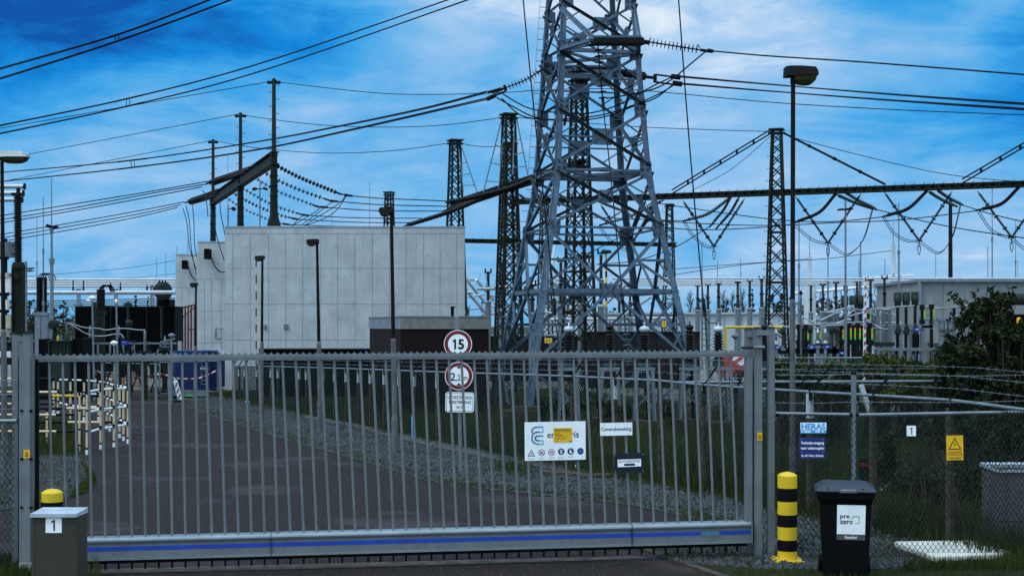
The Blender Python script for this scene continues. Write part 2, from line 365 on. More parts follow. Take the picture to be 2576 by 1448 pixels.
def spline(pts, n=10):
    """Catmull-Rom through world points"""
    pts = [V(p) for p in pts]
    if len(pts) == 2: return [pts[0].lerp(pts[1], i/n) for i in range(n+1)]
    q = [pts[0]*2-pts[1]]+pts+[pts[-1]*2-pts[-2]]; r = []
    for i in range(1, len(q)-2):
        a, b, c, d = q[i-1:i+3]
        for k in range(n):
            t = k/n; r.append(.5*((2*b)+(c-a)*t+(2*a-5*b+4*c-d)*t*t+(3*b-a-3*c+d)*t**3))
    r.append(pts[-1]); return r
def pxline(pp, d0, d1):
    L_ = [0]
    for a, b in zip(pp, pp[1:]): L_.append(L_[-1]+math.hypot(b[0]-a[0], b[1]-a[1]))
    return [P(x, y, d0+(d1-d0)*l/L_[-1]) for (x, y), l in zip(pp, L_)]
def resample(pts, step):
    out, acc = [], 0.0
    for a, b in zip(pts, pts[1:]):
        l = (b-a).length
        while acc <= l: out.append((a.lerp(b, acc/l), (b-a).normalized())); acc += step
        acc -= l
    return out
def discs(mb, pts, pitch, R, r, m=0, n=9, cupped=True, thick=.22):
    """chain of insulator sheds along a polyline"""
    mb.path(pts, r, 6, m)
    for p, t in resample(pts, pitch):
        mb.lathe(p, [(r, -pitch*thick), (R*.45, -pitch*thick*.6), (R, -pitch*.05), (R, pitch*.05), (r*1.2, pitch*.10)] if cupped else [(r, -pitch*.3), (R, 0), (r, pitch*.3)], n, t, m)
def post_ins(mb, a, b, R, r, pitch, m=0, n=10):
    pts = [V(a), V(b)]; discs(mb, pts, pitch, R, r, m, n, False)
# ================================================================ GROUND
def sheet(name, pts, mt, z, label, thick=0.0, cat=None, kind='structure'):
    mb = MB(); k = len(pts); up = [V((p[0], p[1], z)) for p in pts]
    if thick:
        lo = [p-V((0, 0, thick)) for p in up]; mb.add(up+lo, [list(range(k))]+[(i, k+i, k+(i+1) % k, (i+1) % k) for i in range(k)])
    else: mb.add(up, [list(range(k))])
    o = mb.build(name, mt, loc=up[0]); tag(o, label, cat or name.replace('_', ' '), None, kind)
    import bmesh
    bm = bmesh.new(); bm.from_mesh(o.data); bmesh.ops.triangulate(bm, faces=[f for f in bm.faces if len(f.verts) > 4]); bmesh.ops.recalc_face_normals(bm, faces=bm.faces)
    if bm.faces and sum(f.normal.z*f.calc_area() for f in bm.faces) < 0: bmesh.ops.reverse_faces(bm, faces=bm.faces)
    bm.to_mesh(o.data); bm.free(); return o
gp = lambda l: [G(*q) for q in l]
sheet('ground', [(-4000, -60), (4000, -60), (4000, 6000), (-4000, 6000)], 'turf', -.004, 'dark rough turf ground reaching to the horizon')
sheet('far_land', [(-1500, 125), (1500, 125), (1500, 5500), (-1500, 5500)], 'far_land', .0, 'flat far land behind the yard')
sheet('gravel_yard', [(6.5, 50), (70, 50), (70, 124), (-70, 124), (-70, 64), (-18, 64), (-9, 60), (2, 62)], 'yard_gravel', .002, 'pale gravel yard under the switchgear')
ROAD_R = [(434, 1011), (527, 1045), (644, 1084), (771, 1121), (928, 1165), (1078, 1212), (1180, 1228), (1288, 1238), (1455, 1255), (1588, 1272), (1722, 1298), (1782, 1312), (1835, 1328)]
ROAD_L = [(-300, 1010), (-300, 985), (100, 984), (250, 990), (327, 988)]
sheet('access_road', gp(ROAD_L+ROAD_R+[(1830, 1345), (1700, 1358), (1605, 1382), (1698, 1412), (1805, 1449), (2100, 1560), (2500, 1750), (-900, 1750), (-700, 1420), (0, 1288), (163, 1258), (227, 1236), (245, 1219), (240, 1198), (220, 1160), (214, 1146), (200, 1128), (205, 1090), (190, 1055), (120, 1040), (-150, 1040)]), 'asphalt', .004, 'dark purplish worn asphalt access road running under the gate')
FOOT = [(520, 985), (585, 999), (681, 1023), (890, 1068), (1101, 1115), (1441, 1187), (1661, 1217), (1771, 1238), (2039, 1298), (2199, 1335), (2393, 1377), (2620, 1430)]
GRAV = ROAD_R[:-1]+[(1835, 1332), (1860, 1368), (1700, 1396), (1650, 1398), (1705, 1414), (1900, 1432), (2250, 1432), (2480, 1418), (2620, 1435)]+FOOT[::-1]+[(450, 1000)]
sheet('gravel_verge', gp(GRAV), 'gravel', .008, 'grey gravel verge beside the access road')
GRAVL = [(-200, 1150), (214, 1147), (220, 1160), (238, 1196), (243, 1219), (227, 1234), (163, 1256), (0, 1284), (-300, 1330)]
sheet('gravel_patch', gp(GRAVL), 'gravel', .008, 'grey gravel patch left of the road by the gate post')
sheet('concrete_path', gp([(767, 1047), (900, 1069), (1000, 1091), (1090, 1111), (1288, 1151), (1400, 1173), (1490, 1189), (1480, 1199), (1400, 1187), (1288, 1169), (1080, 1125), (990, 1104), (894, 1077), (767, 1055)]), 'concrete_path', .05, 'narrow mossy concrete slab path along the far fence', thick=.05)
sheet('kerb', gp([(1362, 1190), (1420, 1192), (1480, 1199), (1560, 1197), (1560, 1202), (1480, 1205), (1420, 1198), (1362, 1195)]), 'concrete_post', .07, 'dark kerb edging at the end of the concrete path', thick=.07)
sheet('road_edge', gp([(1603, 1380), (1611, 1379), (1706, 1410), (1815, 1447), (1960, 1496), (1950, 1498), (1803, 1452), (1696, 1414)]), 'concrete_post', .03, 'low edging strip of the asphalt outside the gate', thick=.03)
sheet('dirt_strip', gp([(-700, 1452), (100, 1436), (800, 1418), (1600, 1399), (1640, 1405), (800, 1431), (100, 1448), (-700, 1470)]), 'dirt', .009, 'strip of dirt along the line of the sliding gate')
sheet('verge_earth', gp([(1698, 1414), (1900, 1433), (2250, 1433), (2620, 1436), (3200, 1500), (3200, 1750), (2500, 1750), (2100, 1560), (1805, 1451)]), 'turf', .012, 'dark earth and thin grass in front of the fence')

def crack(pts, w):
    r_ = random.Random(len(pts)); l, rr_ = [], []
    for a, b in zip(pts, pts[1:]):
        for k in range(9): t = k/9; g = G(a[0]+(b[0]-a[0])*t, a[1]+(b[1]-a[1])*t)+V((r_.gauss(0, .03), r_.gauss(0, .05), 0)); l.append(g); rr_.append(g+V((w*r_.uniform(.4, 1.6), w*.6, 0)))
    mb = MB(); k = len(l); mb.add([V((p.x, p.y, .0055)) for p in l+rr_], [(i, k+i, k+i+1, i+1) for i in range(k-1)]); mb.top('road_crack', 'brick_dark', 'thin dark crack running through the asphalt', 'road crack', kind='structure')
crack([(612, 1092), (640, 1115), (690, 1150), (770, 1190), (830, 1215)], .018); crack([(420, 1120), (470, 1160), (500, 1215), (640, 1290)], .014); crack([(905, 1225), (1010, 1262), (1130, 1300)], .014)
def inside(p, poly):
    r = False
    for i in range(len(poly)):
        a, b = poly[i], poly[i-1]
        if (a[1] > p[1]) != (b[1] > p[1]) and p[0] < (b[0]-a[0])*(p[1]-a[1])/(b[1]-a[1])+a[0]: r = not r
    return r
def scatter(poly, n, rng, bias=1.0):
    x0, x1 = min(p[0] for p in poly), max(p[0] for p in poly); y0, y1 = min(p[1] for p in poly), max(p[1] for p in poly)
    x0, x1, y1 = max(x0, -150), min(x1, 2700), min(y1, 1480); k = 0
    while k < n:
        q = (rng.uniform(x0, x1), y0+(y1-y0)*rng.random()**bias)
        if inside(q, poly): k += 1; yield q
def stones(mb, poly, n, r0, r1, rng):
    for q in scatter(poly, n, rng):
        g = G(*q); r = rng.uniform(r0, r1)*(1.0 if rng.random() < .93 else 1.7); a = rng.uniform(0, 6.3); g.z = .008
        vs = []
        for k in range(4):
            t = a+k*PI/2+rng.uniform(-.4, .4); vs.append(g+V((r*math.cos(t), r*math.sin(t), r*.25*rng.random())))
        vs.append(g+V((rng.uniform(-.3, .3)*r, rng.uniform(-.3, .3)*r, r*rng.uniform(.6, 1.0)))); vs.append(g+V((rng.uniform(-.5, .5)*r, rng.uniform(-.5, .5)*r, r*rng.uniform(.4, .9))))
        mb.add(vs, [(0, 1, 4), (1, 2, 4), (2, 5, 4), (2, 3, 5), (3, 0, 5), (0, 4, 5)])
rs = random.Random(3); mb = MB(); stones(mb, GRAV, 17000, .016, .042, rs); stones(mb, GRAVL, 2500, .012, .03, rs)
mb.top('gravel_stones', 'stone', 'loose grey stones lying over the gravel verges', 'gravel', kind='stuff')

def blades(mb, poly, n, h0, h1, rng, w=.011, m=0, lean=.35, pts=None, clump=0):
    src = pts if pts else scatter(poly, n, rng)
    for q in src:
        g0 = G(*q); kk = clump or 1
        if abs(g0.x-3.29) < .34 and abs(g0.y-16.25) < .45: continue
        for _ in range(kk):
            g = g0+(V((rng.gauss(0, .10), rng.gauss(0, .10), 0)) if clump else V((0, 0, 0)))
            h = rng.uniform(h0, h1); a = rng.uniform(0, 6.3); l = rng.uniform(.05, lean)*h; t = rng.uniform(0, 6.3)
            dx = V((math.cos(a)*w/2, math.sin(a)*w/2, 0)); ln = V((math.cos(t)*l, math.sin(t)*l, 0)); b = g+ln*.35+V((0, 0, h*.55))
            mb.add([g-dx, g+dx, b+dx*.8, b-dx*.8, g+ln+V((0, 0, h))], [(0, 1, 2, 3), (3, 2, 4)], m)
rg = random.Random(5); mb = MB()
FIELD = [(1250, 985), (1500, 970), (2000, 955), (2620, 960), (2620, 1425), (2393, 1374), (2199, 1331), (2039, 1294), (1771, 1234), (1661, 1212), (1441, 1182), (1101, 1110), (890, 1062), (700, 1018), (1000, 990)]
blades(mb, FIELD, 36000, .12, .42, rg, .014)
blades(mb, [(90, 1062), (190, 1062), (205, 1100), (208, 1135), (90, 1145)], 2600, .08, .35, rg)
blades(mb, [(0, 1140), (90, 1140), (200, 1130), (212, 1146), (236, 1198), (240, 1225), (160, 1256), (0, 1280)], 900, .04, .12, rg)
blades(mb, [(205, 1165), (238, 1200), (243, 1219), (227, 1236), (175, 1254), (195, 1225), (222, 1210)], 700, .05, .16, rg)
edge = []
for a, b in zip(ROAD_R, ROAD_R[1:]):
    for _ in range(70):
        t = rg.random(); edge.append((a[0]+(b[0]-a[0])*t+rg.uniform(0, 26), a[1]+(b[1]-a[1])*t-rg.uniform(0, 7)))
blades(mb, None, 0, .03, .10, rg, .01, pts=edge, clump=4)
fe = []
for a, b in zip(FOOT, FOOT[1:]):
    for _ in range(90):
        t = rg.random(); fe.append((a[0]+(b[0]-a[0])*t+rg.gauss(0, 5), a[1]+(b[1]-a[1])*t+rg.gauss(2, 4)))
blades(mb, None, 0, .06, .30, rg, .012, pts=fe, clump=5)
blades(mb, GRAV, 1300, .02, .10, rg, .01, clump=7)
blades(mb, [(1240, 1165), (1330, 1172), (1330, 1205), (1240, 1190)], 40, .08, .26, rg, .01, clump=10)
blades(mb, [(0, 1418), (78, 1425), (78, 1480), (-50, 1480)], 2600, .06, .20, rg, .012)
blades(mb, [(195, 1418), (260, 1440), (250, 1480), (195, 1480)], 120, .10, .35, rg, .006)
blades(mb, [(1840, 1437), (2620, 1432), (2620, 1480), (1880, 1480)], 2600, .02, .11, rg, .008)
blades(mb, [(2300, 1421), (2380, 1423), (2560, 1415), (2600, 1436), (2260, 1438)], 1500, .04, .17, rg, .008)
blades(mb, [(130, 1120), (200, 1120), (208, 1145), (130, 1145)], 60, .1, .3, rg, .01, clump=6)
mb.top('grass', 'grass_blade', 'dark green rough grass behind the fences and along the verges', 'grass', kind='stuff')
mb = MB()
blades(mb, [(2200, 1180), (2520, 1180), (2520, 1330), (2200, 1320)], 420, .3, .95, rg, .010, lean=.5)
blades(mb, [(1900, 975), (2540, 985), (2540, 1030), (1900, 1010)], 500, .3, .8, rg, .014, lean=.3)
blades(mb, [(1180, 1010), (1500, 1010), (1500, 1120), (1180, 1060)], 420, .3, .8, rg, .012, lean=.4)
blades(mb, GRAV, 260, .03, .10, rg, .008, clump=5)
blades(mb, [(90, 1062), (190, 1062), (205, 1100), (208, 1135), (90, 1145)], 700, .08, .3, rg, .010, lean=.5)
blades(mb, FIELD, 1500, .15, .45, rg, .011, lean=.6)
mb.top('dry_grass', 'dry_grass', 'straw coloured dead grass stalks standing among the dark green grass', 'dry grass', kind='stuff')
# gravel bank and dirt heap
def mound(name, mt, cx, cy, rx, ry, h, label, cat, kind='structure', seed=1):
    r = random.Random(seed); mb = MB(); n, k = 40, 14; vs = []
    for i in range(n+1):
        for j in range(k+1):
            u, v = i/n*2-1, j/k*2-1; e = max(0, (1-u**4))*max(0, 1-v*v)
            vs.append((cx+u*rx, cy+v*ry, -.05+h*e*(.75+.25*math.sin(7*u+seed)*math.cos(3*u))+e*r.uniform(-.06, .06)*h))
    mb.add(vs, [(i*(k+1)+j, (i+1)*(k+1)+j, (i+1)*(k+1)+j+1, i*(k+1)+j+1) for i in range(n) for j in range(k)], 0, False)
    mb.top(name, mt, label, cat, kind=kind)
mound('gravel_bank', 'yard_gravel', XD(2060, 92), 92, 12, 4, 1.05, 'pale gravel bank behind the switchgear stands', 'gravel bank', seed=3)
mound('dirt_heap', 'earth', XD(312, 61), 61, 1.0, .9, .98, 'brown heap of dug earth left of the blue tank', 'dirt heap', None, 5)
mound('rubble_bank', 'stone', XD(1905, 46), 46, 1.2, 1.0, 1.1, 'grey rubble heap behind the right end of the gate', 'rubble heap', None, 9)
# ================================================================ SLIDING GATE
A_, B_ = P(95, 0, 15.4), P(1890, 0, 16.6); A_.z = B_.z = 0
GR = (B_-A_).normalized(); GLEN = (B_-A_).length; GF = Fr(A_, GR)
def gt(px):
    k = (px-CX)/F; return (k*A_.y-A_.x)/(GR.x-k*GR.y)
def gz(t): return .03*t/GLEN
def sl_prism(mb, t0, t1, v0, v1, n0, n1, m=0, seg=1):
    mb.add([GF.p(t, v+gz(t), n) for t in (t0, t1) for v in (v0, v1) for n in (n0, n1)], [f[::-1] for f in MB.BF], m)
gate = thing('sliding_gate', 'long grey barred sliding gate with serrated top rail and blue striped bottom beam', 'gate', A_)
T0, T1 = gt(84), gt(1885)
mb = MB()
prof = [(.0, .405-.16), (.095, .405-.16), (.105, .385-.16+.0), (.10, .40-.16), ]
def extr(mb, prof, t0, t1, m=0):
    k = len(prof); vs = [GF.p(t, v+gz(t), n) for t in (t0, t1) for n, v in prof]
    mb.add(vs, [(i, (i+1) % k, k+(i+1) % k, k+i) for i in range(k)]+[list(range(k))[::-1], list(range(k, 2*k))], m)
extr(mb, [(.075+.032*math.cos(a), .37+.033*math.sin(a)) for a in [PI*(-.5+i/6) for i in range(7)]]+[(-.075+.032*math.cos(a), .37+.033*math.sin(a)) for a in [PI*(.5+i/6) for i in range(7)]], gt(60), T1, 1)
sl_prism(mb, gt(60), T1, .318, .338, -.08, .082, 0); sl_prism(mb, gt(60), T1, .19, .3165, -.09, .09, 0); sl_prism(mb, gt(60), T1, .160, .1885, -.1, .104, 1)
sl_prism(mb, T1-.012, T1+.006, .155, .41, -.11, .11, 0)
beam = mb.build('bottom_beam', ['gate_grey', 'gate_rail'], gate)
for a, b in ((gt(64), gt(1757)), (gt(1804), T1-.014)): mb = MB(); sl_prism(mb, a, b, .262, .307, .0902, .0925); mb.build('blue_stripe', 'gate_blue', beam)
mb = MB(); sl_prism(mb, gt(1757)+.002, gt(1804)-.002, .255, .312, .0902, .0925, 0)
fr = Fr(GF.p(gt(1780.5), .2835+gz(gt(1780)), .0928), GR); mb.text(fr, 'HERAS', 0, 0, w=.185, h=.045, n0=.001, m=1, bold=.03); mb.build('name_plate', ['composite_grey', 'logo_mid_blue'], beam)
for px in (682, 1585): mb = MB(); sl_prism(mb, gt(px)-.003, gt(px)+.003, .158, .4045, -.108, .1075); mb.build('beam_joint', 'steel_dark', beam)
mb = MB(); sl_prism(mb, gt(70), T1-.05, .118, .156, -.06, .05); mb.build('underside_shade', 'black', gate)  # black box stands in for the shade under the beam
mb = MB(); sl_prism(mb, T0, T1-.02, 2.315, 2.365, -.03, .03); sl_prism(mb, T0, T1-.02, 2.338, 2.346, .0302, .034); rail = mb.build('top_rail', 'gate_grey', gate)
mb = MB(); t = T0
while t < T1-.06:
    w = .0705; pts = [(t, 2.3655), (t+w, 2.3655)]+[(t+w-w*i/10, 2.3655+.012+.026*abs(1-2*i/10)**1.7) for i in range(11)]
    z = gz(t); mb.fpoly(GF, [(a, b+z) for a, b in pts], -.003, .003); t += w
mb.build('serrated_strip', 'gate_grey', rail)
# bars, measured where they meet the bottom beam
bars = [485+102*i for i in range(-3, 2)]+[690, 792, 892, 992, 1094, 1195, 1297, 1397, 1497, 1597, 1697, 1797, 1895]
bx = [b/3 for b in bars if b > 200]+[644+b/3 for b in (62, 160, 258, 357, 455, 552, 648, 746, 843, 938, 1035, 1130, 1226, 1322, 1417, 1512, 1607, 1702, 1796, 1888)]+[1288+b/3 for b in (48, 142, 238, 332, 425, 517, 610, 702, 795, 885, 977, 1068, 1158, 1248, 1340, 1430, 1520, 1610, 1698)]
bx = sorted(set(round(x, 1) for x in [131, 165]+[x for x in bx if x > 190]))
BT = []
for i, px in enumerate(bx):
    f = (px-95)/1795; lean = .045 if px < 500 else (.10 if px > 700 else .07); lean -= .02*max(0, f-.6)
    t = gt(px+1); mb = MB(); r = .0148
    mb.tube(GF.p(t, .40+gz(t), 0), GF.p(t-lean+.01, 2.3155+gz(t), 0), r, r, 10, cap=False); mb.build('bar', 'gate_grey', gate); BT.append((t, lean))
    if px > 120:
        mb = MB(); mb.fbox(GF, t-.011, t+.011, .045+gz(t), .1175+gz(t), -.02, .004); mb.build('stub', 'steel_dark', gate)
mb = MB(); sl_prism(mb, gt(1876), gt(1890), .41, 2.31, -.04, .04); mb.build('end_stile', 'gate_grey', gate)
mb = MB(); sl_prism(mb, gt(85), gt(97.2), .42, 2.34, -.04, .06); mb.build('closing_profile', 'black_rubber', gate)
# ================================================================ GATE POSTS
def stick(mb, px0, px1, py0, py1, d, th, m=0): mb.box(((XD(px0, d)+XD(px1, d))/2, d+th/2, (ZD(py0, d)+ZD(py1, d))/2), abs(XD(px1, d)-XD(px0, d)), th, abs(ZD(py0, d)-ZD(py1, d)), 0, m)
def sticker(parent, px, py, d, w, h):
    fr = frpx(px, py, d); k = d/F; w *= k; h *= k; mb = MB(); mb.fbox(fr, -w/2, w/2, -h/2, h/2, 0, .003, 0)
    mb.fpoly(fr, [(-w*.36, -h*.12), (w*.36, -h*.12), (0, h*.34)], .003, .0045, 1); mb.fpoly(fr, [(-w*.2, -h*.05), (w*.2, -h*.05), (0, h*.2)], .0045, .006, 0)
    mb.fbox(fr, -w*.3, w*.3, -h*.34, -h*.24, .003, .0045, 1); mb.fdisc(fr, 0, .02*h, w*.07, .006, .007, 1, 10); mb.build('warning_sticker', ['yellow_sign', 'ink'], parent)
dl = 15.25; zb = lambda py, d: ZD(py, d)
lp = thing('gate_post', 'grey double steel gate post on the left with a small yellow sticker', 'gate post', V((XD(60, dl), dl, 0)))
mb = MB(); stick(mb, 57, 75.5, 839, 1428, dl, .10); stick(mb, 48, 57, 852, 1415, dl+.03, .07, 0); stick(mb, 75.5, 84, 905, 1415, dl+.03, .05); stick(mb, 46, 49, 900, 1415, dl+.06, .03, 1)
mb.build('front_post', ['gate_grey', 'black'], lp)
mb = MB(); stick(mb, 30, 44, 842, 1445, dl+.25, .10); mb.build('rear_post', 'gate_grey', lp)
mb = MB(); stick(mb, 43, 58, 846, 859, dl+.02, .08); mb.build('cross_bar', 'gate_grey', lp)
mb = MB(); stick(mb, 56, 76.5, 833, 839, dl-.01, .12); mb.build('post_cap', 'plate_dark', lp)
mb = MB(); mb.lathe((XD(37, dl+.3), dl+.3, ZD(842, dl+.3)), [(.04, 0), (.008, .035)], 4); mb.build('post_cap', 'black', lp)
mb = MB(); stick(mb, 47, 79, 1416, 1449, dl-.04, .25); mb.build('foot', 'concrete_grey', lp)
for y in (1033, 1154, 1276):
    for x in (54, 77):
        mb = MB(); stick(mb, x-3.5, x+3.5, y-3, y+3, dl-.01, .02); mb.build('clip', 'black', lp)
sticker(lp, 67.3, 1141, dl-.003, 15.5, 21)
dr = 16.55
rp = thing('gate_portal', 'grey steel guide portal of three posts at the right end of the gate', 'gate post', V((XD(1920, dr), dr, 0)))
for x0, x1, y0, dd in ((1874.5, 1894, 829, .12), (1897.5, 1917.5, 827, .0), (1932, 1949, 826, .04)):
    mb = MB(); stick(mb, x0+3, x1, y0, 1405, dr+dd, .10); stick(mb, x0, x0+3, y0, 1405, dr+dd+.01, .085); pp = mb.build('post', 'gate_grey', rp)
    mb = MB(); fr = Fr(V((XD((x0+x1)/2+.5, dr+dd), dr+dd+.05, ZD(y0, dr+dd)))); w = (x1-x0)*dr/F/2+.004
    mb.add([fr.p(a*w, 0, b*.058) for a, b in ((-1, -1), (1, -1), (1, 1), (-1, 1))]+[fr.p(a*w*.7, .026, b*.04) for a, b in ((-1, -1), (1, -1), (1, 1), (-1, 1))], [(0, 1, 5, 4), (1, 2, 6, 5), (2, 3, 7, 6), (3, 0, 4, 7), (4, 5, 6, 7)]); mb.build('post_cap', 'plate_dark', pp)
mb = MB(); stick(mb, 1894.2, 1897.4, 831, 848, dr+.05, .08); stick(mb, 1880, 1898, 831, 847.5, dr+.085, .03); stick(mb, 1903.5, 1935, 830, 843, dr-.035, .034); mb.build('cross_bar', 'gate_grey', rp)
mb = MB(); mb.tube((XD(1864, dr), dr-.04, ZD(874, dr)), (XD(1894, dr), dr-.04, ZD(873.5, dr)), .017, n=8); mb.tube((XD(1894, dr), dr-.04, ZD(873.5, dr)), (XD(1922, dr), dr-.04, ZD(873, dr)), .021, n=10, m=1); mb.build('guide_roller', ['plate_dark', 'galv'], rp)
mb = MB(); stick(mb, 1949, 1962, 1358, 1370, dr+.03, .05); stick(mb, 1880, 1960, 1398, 1408, dr+.02, .15); mb.build('foot_plate', 'gate_grey', rp)
sticker(rp, 1911.5, 1097, dr-.003, 12, 20)
# ================================================================ SIGNS ON THE GATE
ds = 15.98
def sgn(x0, x1, y0, y1, d): # frame with metric size for a sign measured in photo pixels
    k = d/F; return frpx((x0+x1)/2, (y0+y1)/2, d, yaw=math.atan2(GR.y, GR.x), roll=-.008), (x1-x0)*k, (y1-y0)*k, k
d1 = 15.98
fr, w, h, k = sgn(1319, 1474.5, 1060, 1156.5, GF.p(gt(1396), 0, .03).y)
sg = thing('company_sign', 'large white sign with blue logo and six round and triangular safety pictograms on the gate', 'sign', fr.o)
mb = MB(); mb.fbox(fr, -w/2, w/2, -h/2, h/2, -.004, .004); mb.build('panel', 'white_sign', sg)
U = lambda px, py: ((px-1396.75)*k, (1108.25-py)*k)     # photo pixel to sign metres
def Z(zx, zy): return U(1288+zx/3, 964.8+zy/3)             # measured in the enlarged view
# logo: one continuous folded band
mb = MB(); lw = .0145
def arc(c, r, a0, a1, n=8): return [(c[0]+r*math.cos(a0+(a1-a0)*i/n), c[1]+r*math.sin(a0+(a1-a0)*i/n)) for i in range(n+1)]
def S(*zz): return [Z(*q) for q in zz]
seg1 = S((148, 366), (148, 352), (155, 335), (168, 326), (182, 323)); seg1b = S((182, 323), (205, 322), (232, 322)); seg1c = S((232, 322), (232, 360), (205, 360))
seg2 = S((205, 360), (182, 361), (165, 366), (152, 380), (148, 396), (148, 410), (152, 428), (165, 442), (182, 449)); seg2b = S((182, 449), (206, 450)); seg2c = S((206, 450), (232, 450), (232, 424), (212, 424))
seg3 = S((205, 424), (185, 423), (174, 416), (172, 404), (176, 394), (185, 390), (200, 389)); seg3b = S((200, 389), (232, 388))
for i, (s_, m) in enumerate(((seg1, 0), (seg1b, 1), (seg1c, 2), (seg2, 0), (seg2b, 1), (seg2c, 2), (seg3, 0), (seg3b, 1))): mb.fstroke(fr, s_, lw, .0042+.0004*i, .006+.0004*i, m)
mb.build('logo', ['logo_dark_blue', 'logo_mid_blue', 'logo_pale_blue'], sg)
mb = MB(); c = Z(386, 388); mb.text(fr, 'en      ris', c[0], c[1]+.006, w=.366, n0=.0048, bold=.012, m=0, sq=1.05); mb.build('lettering', 'ink', sg)
c0, c1 = Z(313, 441), Z(455, 333); mb = MB(); mb.fbox(fr, c0[0], c1[0], c0[1], c1[1], .0041, .008, 0)
cx, cw = (c0[0]+c1[0])/2, c1[0]-c0[0]; top, hh = c1[1], c1[1]-c0[1]
mb.fbox(fr, cx-cw*.44, cx+cw*.44, top-hh*.09, top-hh*.065, .008, .009, 1); mb.text(fr, 'EIGENDOM VAN STEDIN', cx-cw*.02, top-hh*.18, w=cw*.84, h=hh*.085, n0=.0092, m=1, bold=.03)
mb.fbox(fr, cx-cw*.44, cx+cw*.44, top-hh*.285, top-hh*.275, .008, .009, 1)
mb.fbox(fr, cx-cw*.44, cx-cw*.14, top-hh*.40, top-hh*.37, .008, .009, 1)
for i, q in enumerate((.36, .36, .36, .60)): mb.fbox(fr, cx-cw*.42, cx-cw*.42+cw*q*1.2, top-hh*(.46+.045*i), top-hh*(.448+.045*i), .008, .009, 1)
mb.fbox(fr, cx-cw*.44, cx+cw*.18, top-hh*.75, top-hh*.72, .008, .009, 1); mb.fbox(fr, cx-cw*.42, cx-cw*.2, top-hh*.90, top-hh*.885, .008, .009, 1); mb.fbox(fr, cx+cw*.32, cx+cw*.48, top-hh*.97, top-hh*.93, .008, .009, 1)
mb.build('yellow_notice', ['yellow_sign', 'ink'], sg)
R_ = 25/3*k
def caption(mb, cx, n, m=0):
    for i in range(n): ww = R_*(1.05-.15*i); mb.fbox(fr, cx[0]-ww, cx[0]+ww, cx[1]-R_*(1.55+.32*i)-.002, cx[1]-R_*(1.55+.32*i)+.001, .004, .0048, m)
mb = MB(); c = Z(142, 519); mb.fpoly(fr, [(c[0]-R_*1.15, c[1]-R_*.95), (c[0]+R_*1.15, c[1]-R_*.95), (c[0], c[1]+R_*1.15)], .0041, .005, 1); mb.fpoly(fr, [(c[0]-R_*.85, c[1]-R_*.78), (c[0]+R_*.85, c[1]-R_*.78), (c[0], c[1]+R_*.8)], .005, .0055, 0)
mb.fpoly(fr, [(c[0]+R_*.12, c[1]+R_*.35), (c[0]-R_*.22, c[1]-R_*.12), (c[0]-.0, c[1]-R_*.08), (c[0]-R_*.1, c[1]-R_*.65), (c[0]+R_*.25, c[1]-R_*.02), (c[0]+R_*.03, c[1]-R_*.02)], .0055, .006, 1); caption(mb, c, 2, 2); mb.build('pictogram', ['white_paint', 'ink', 'ink_grey'], sg, label='triangular high voltage pictogram')
for zx, kind in ((220, 0), (296, 1)):
    mb = MB(); c = Z(zx, 515); mb.fdisc(fr, *c, R_, .0041, .0048, 0); mb.fring(fr, *c, R_*.82, R_, .0048, .0056, 1)
    if kind == 0:
        mb.fpoly(fr, [(c[0]-R_*.35, c[1]-R_*.5), (c[0]-R_*.1, c[1]-R_*.55), (c[0]-R_*.12, c[1]-R_*.1), (c[0]-R_*.02, c[1]+R_*.4), (c[0]-R_*.35, c[1]+R_*.05)], .0048, .0052, 2); mb.fstroke(fr, [(c[0]+R_*.0, c[1]-R_*.3), (c[0]+R_*.55, c[1]+R_*.3)], R_*.16, .0048, .0052, 2)
    else:
        mb.fpoly(fr, [(c[0], c[1]+R_*.15), (c[0]+R_*.45, c[1]+R_*.45), (c[0]+R_*.55, c[1]+R_*.1), (c[0]+R_*.2, c[1]-.0)], .0048, .0052, 2); mb.fpoly(fr, [(c[0]-R_*.5, c[1]-R_*.3), (c[0]-R_*.2, c[1]+R_*.0), (c[0]-R_*.05, c[1]-R_*.2), (c[0]-R_*.4, c[1]-R_*.5)], .0048, .0052, 2)
    mb.fstroke(fr, [(c[0]-R_*.6, c[1]+R_*.6), (c[0]+R_*.6, c[1]-R_*.6)], R_*.16, .0056, .0062, 1); caption(mb, c, 2, 3); mb.build('pictogram', ['white_paint', 'magenta_ring', 'ink', 'ink_grey'], sg, label=('red ringed no open fire pictogram', 'red ringed no extinguishing with water pictogram')[kind])
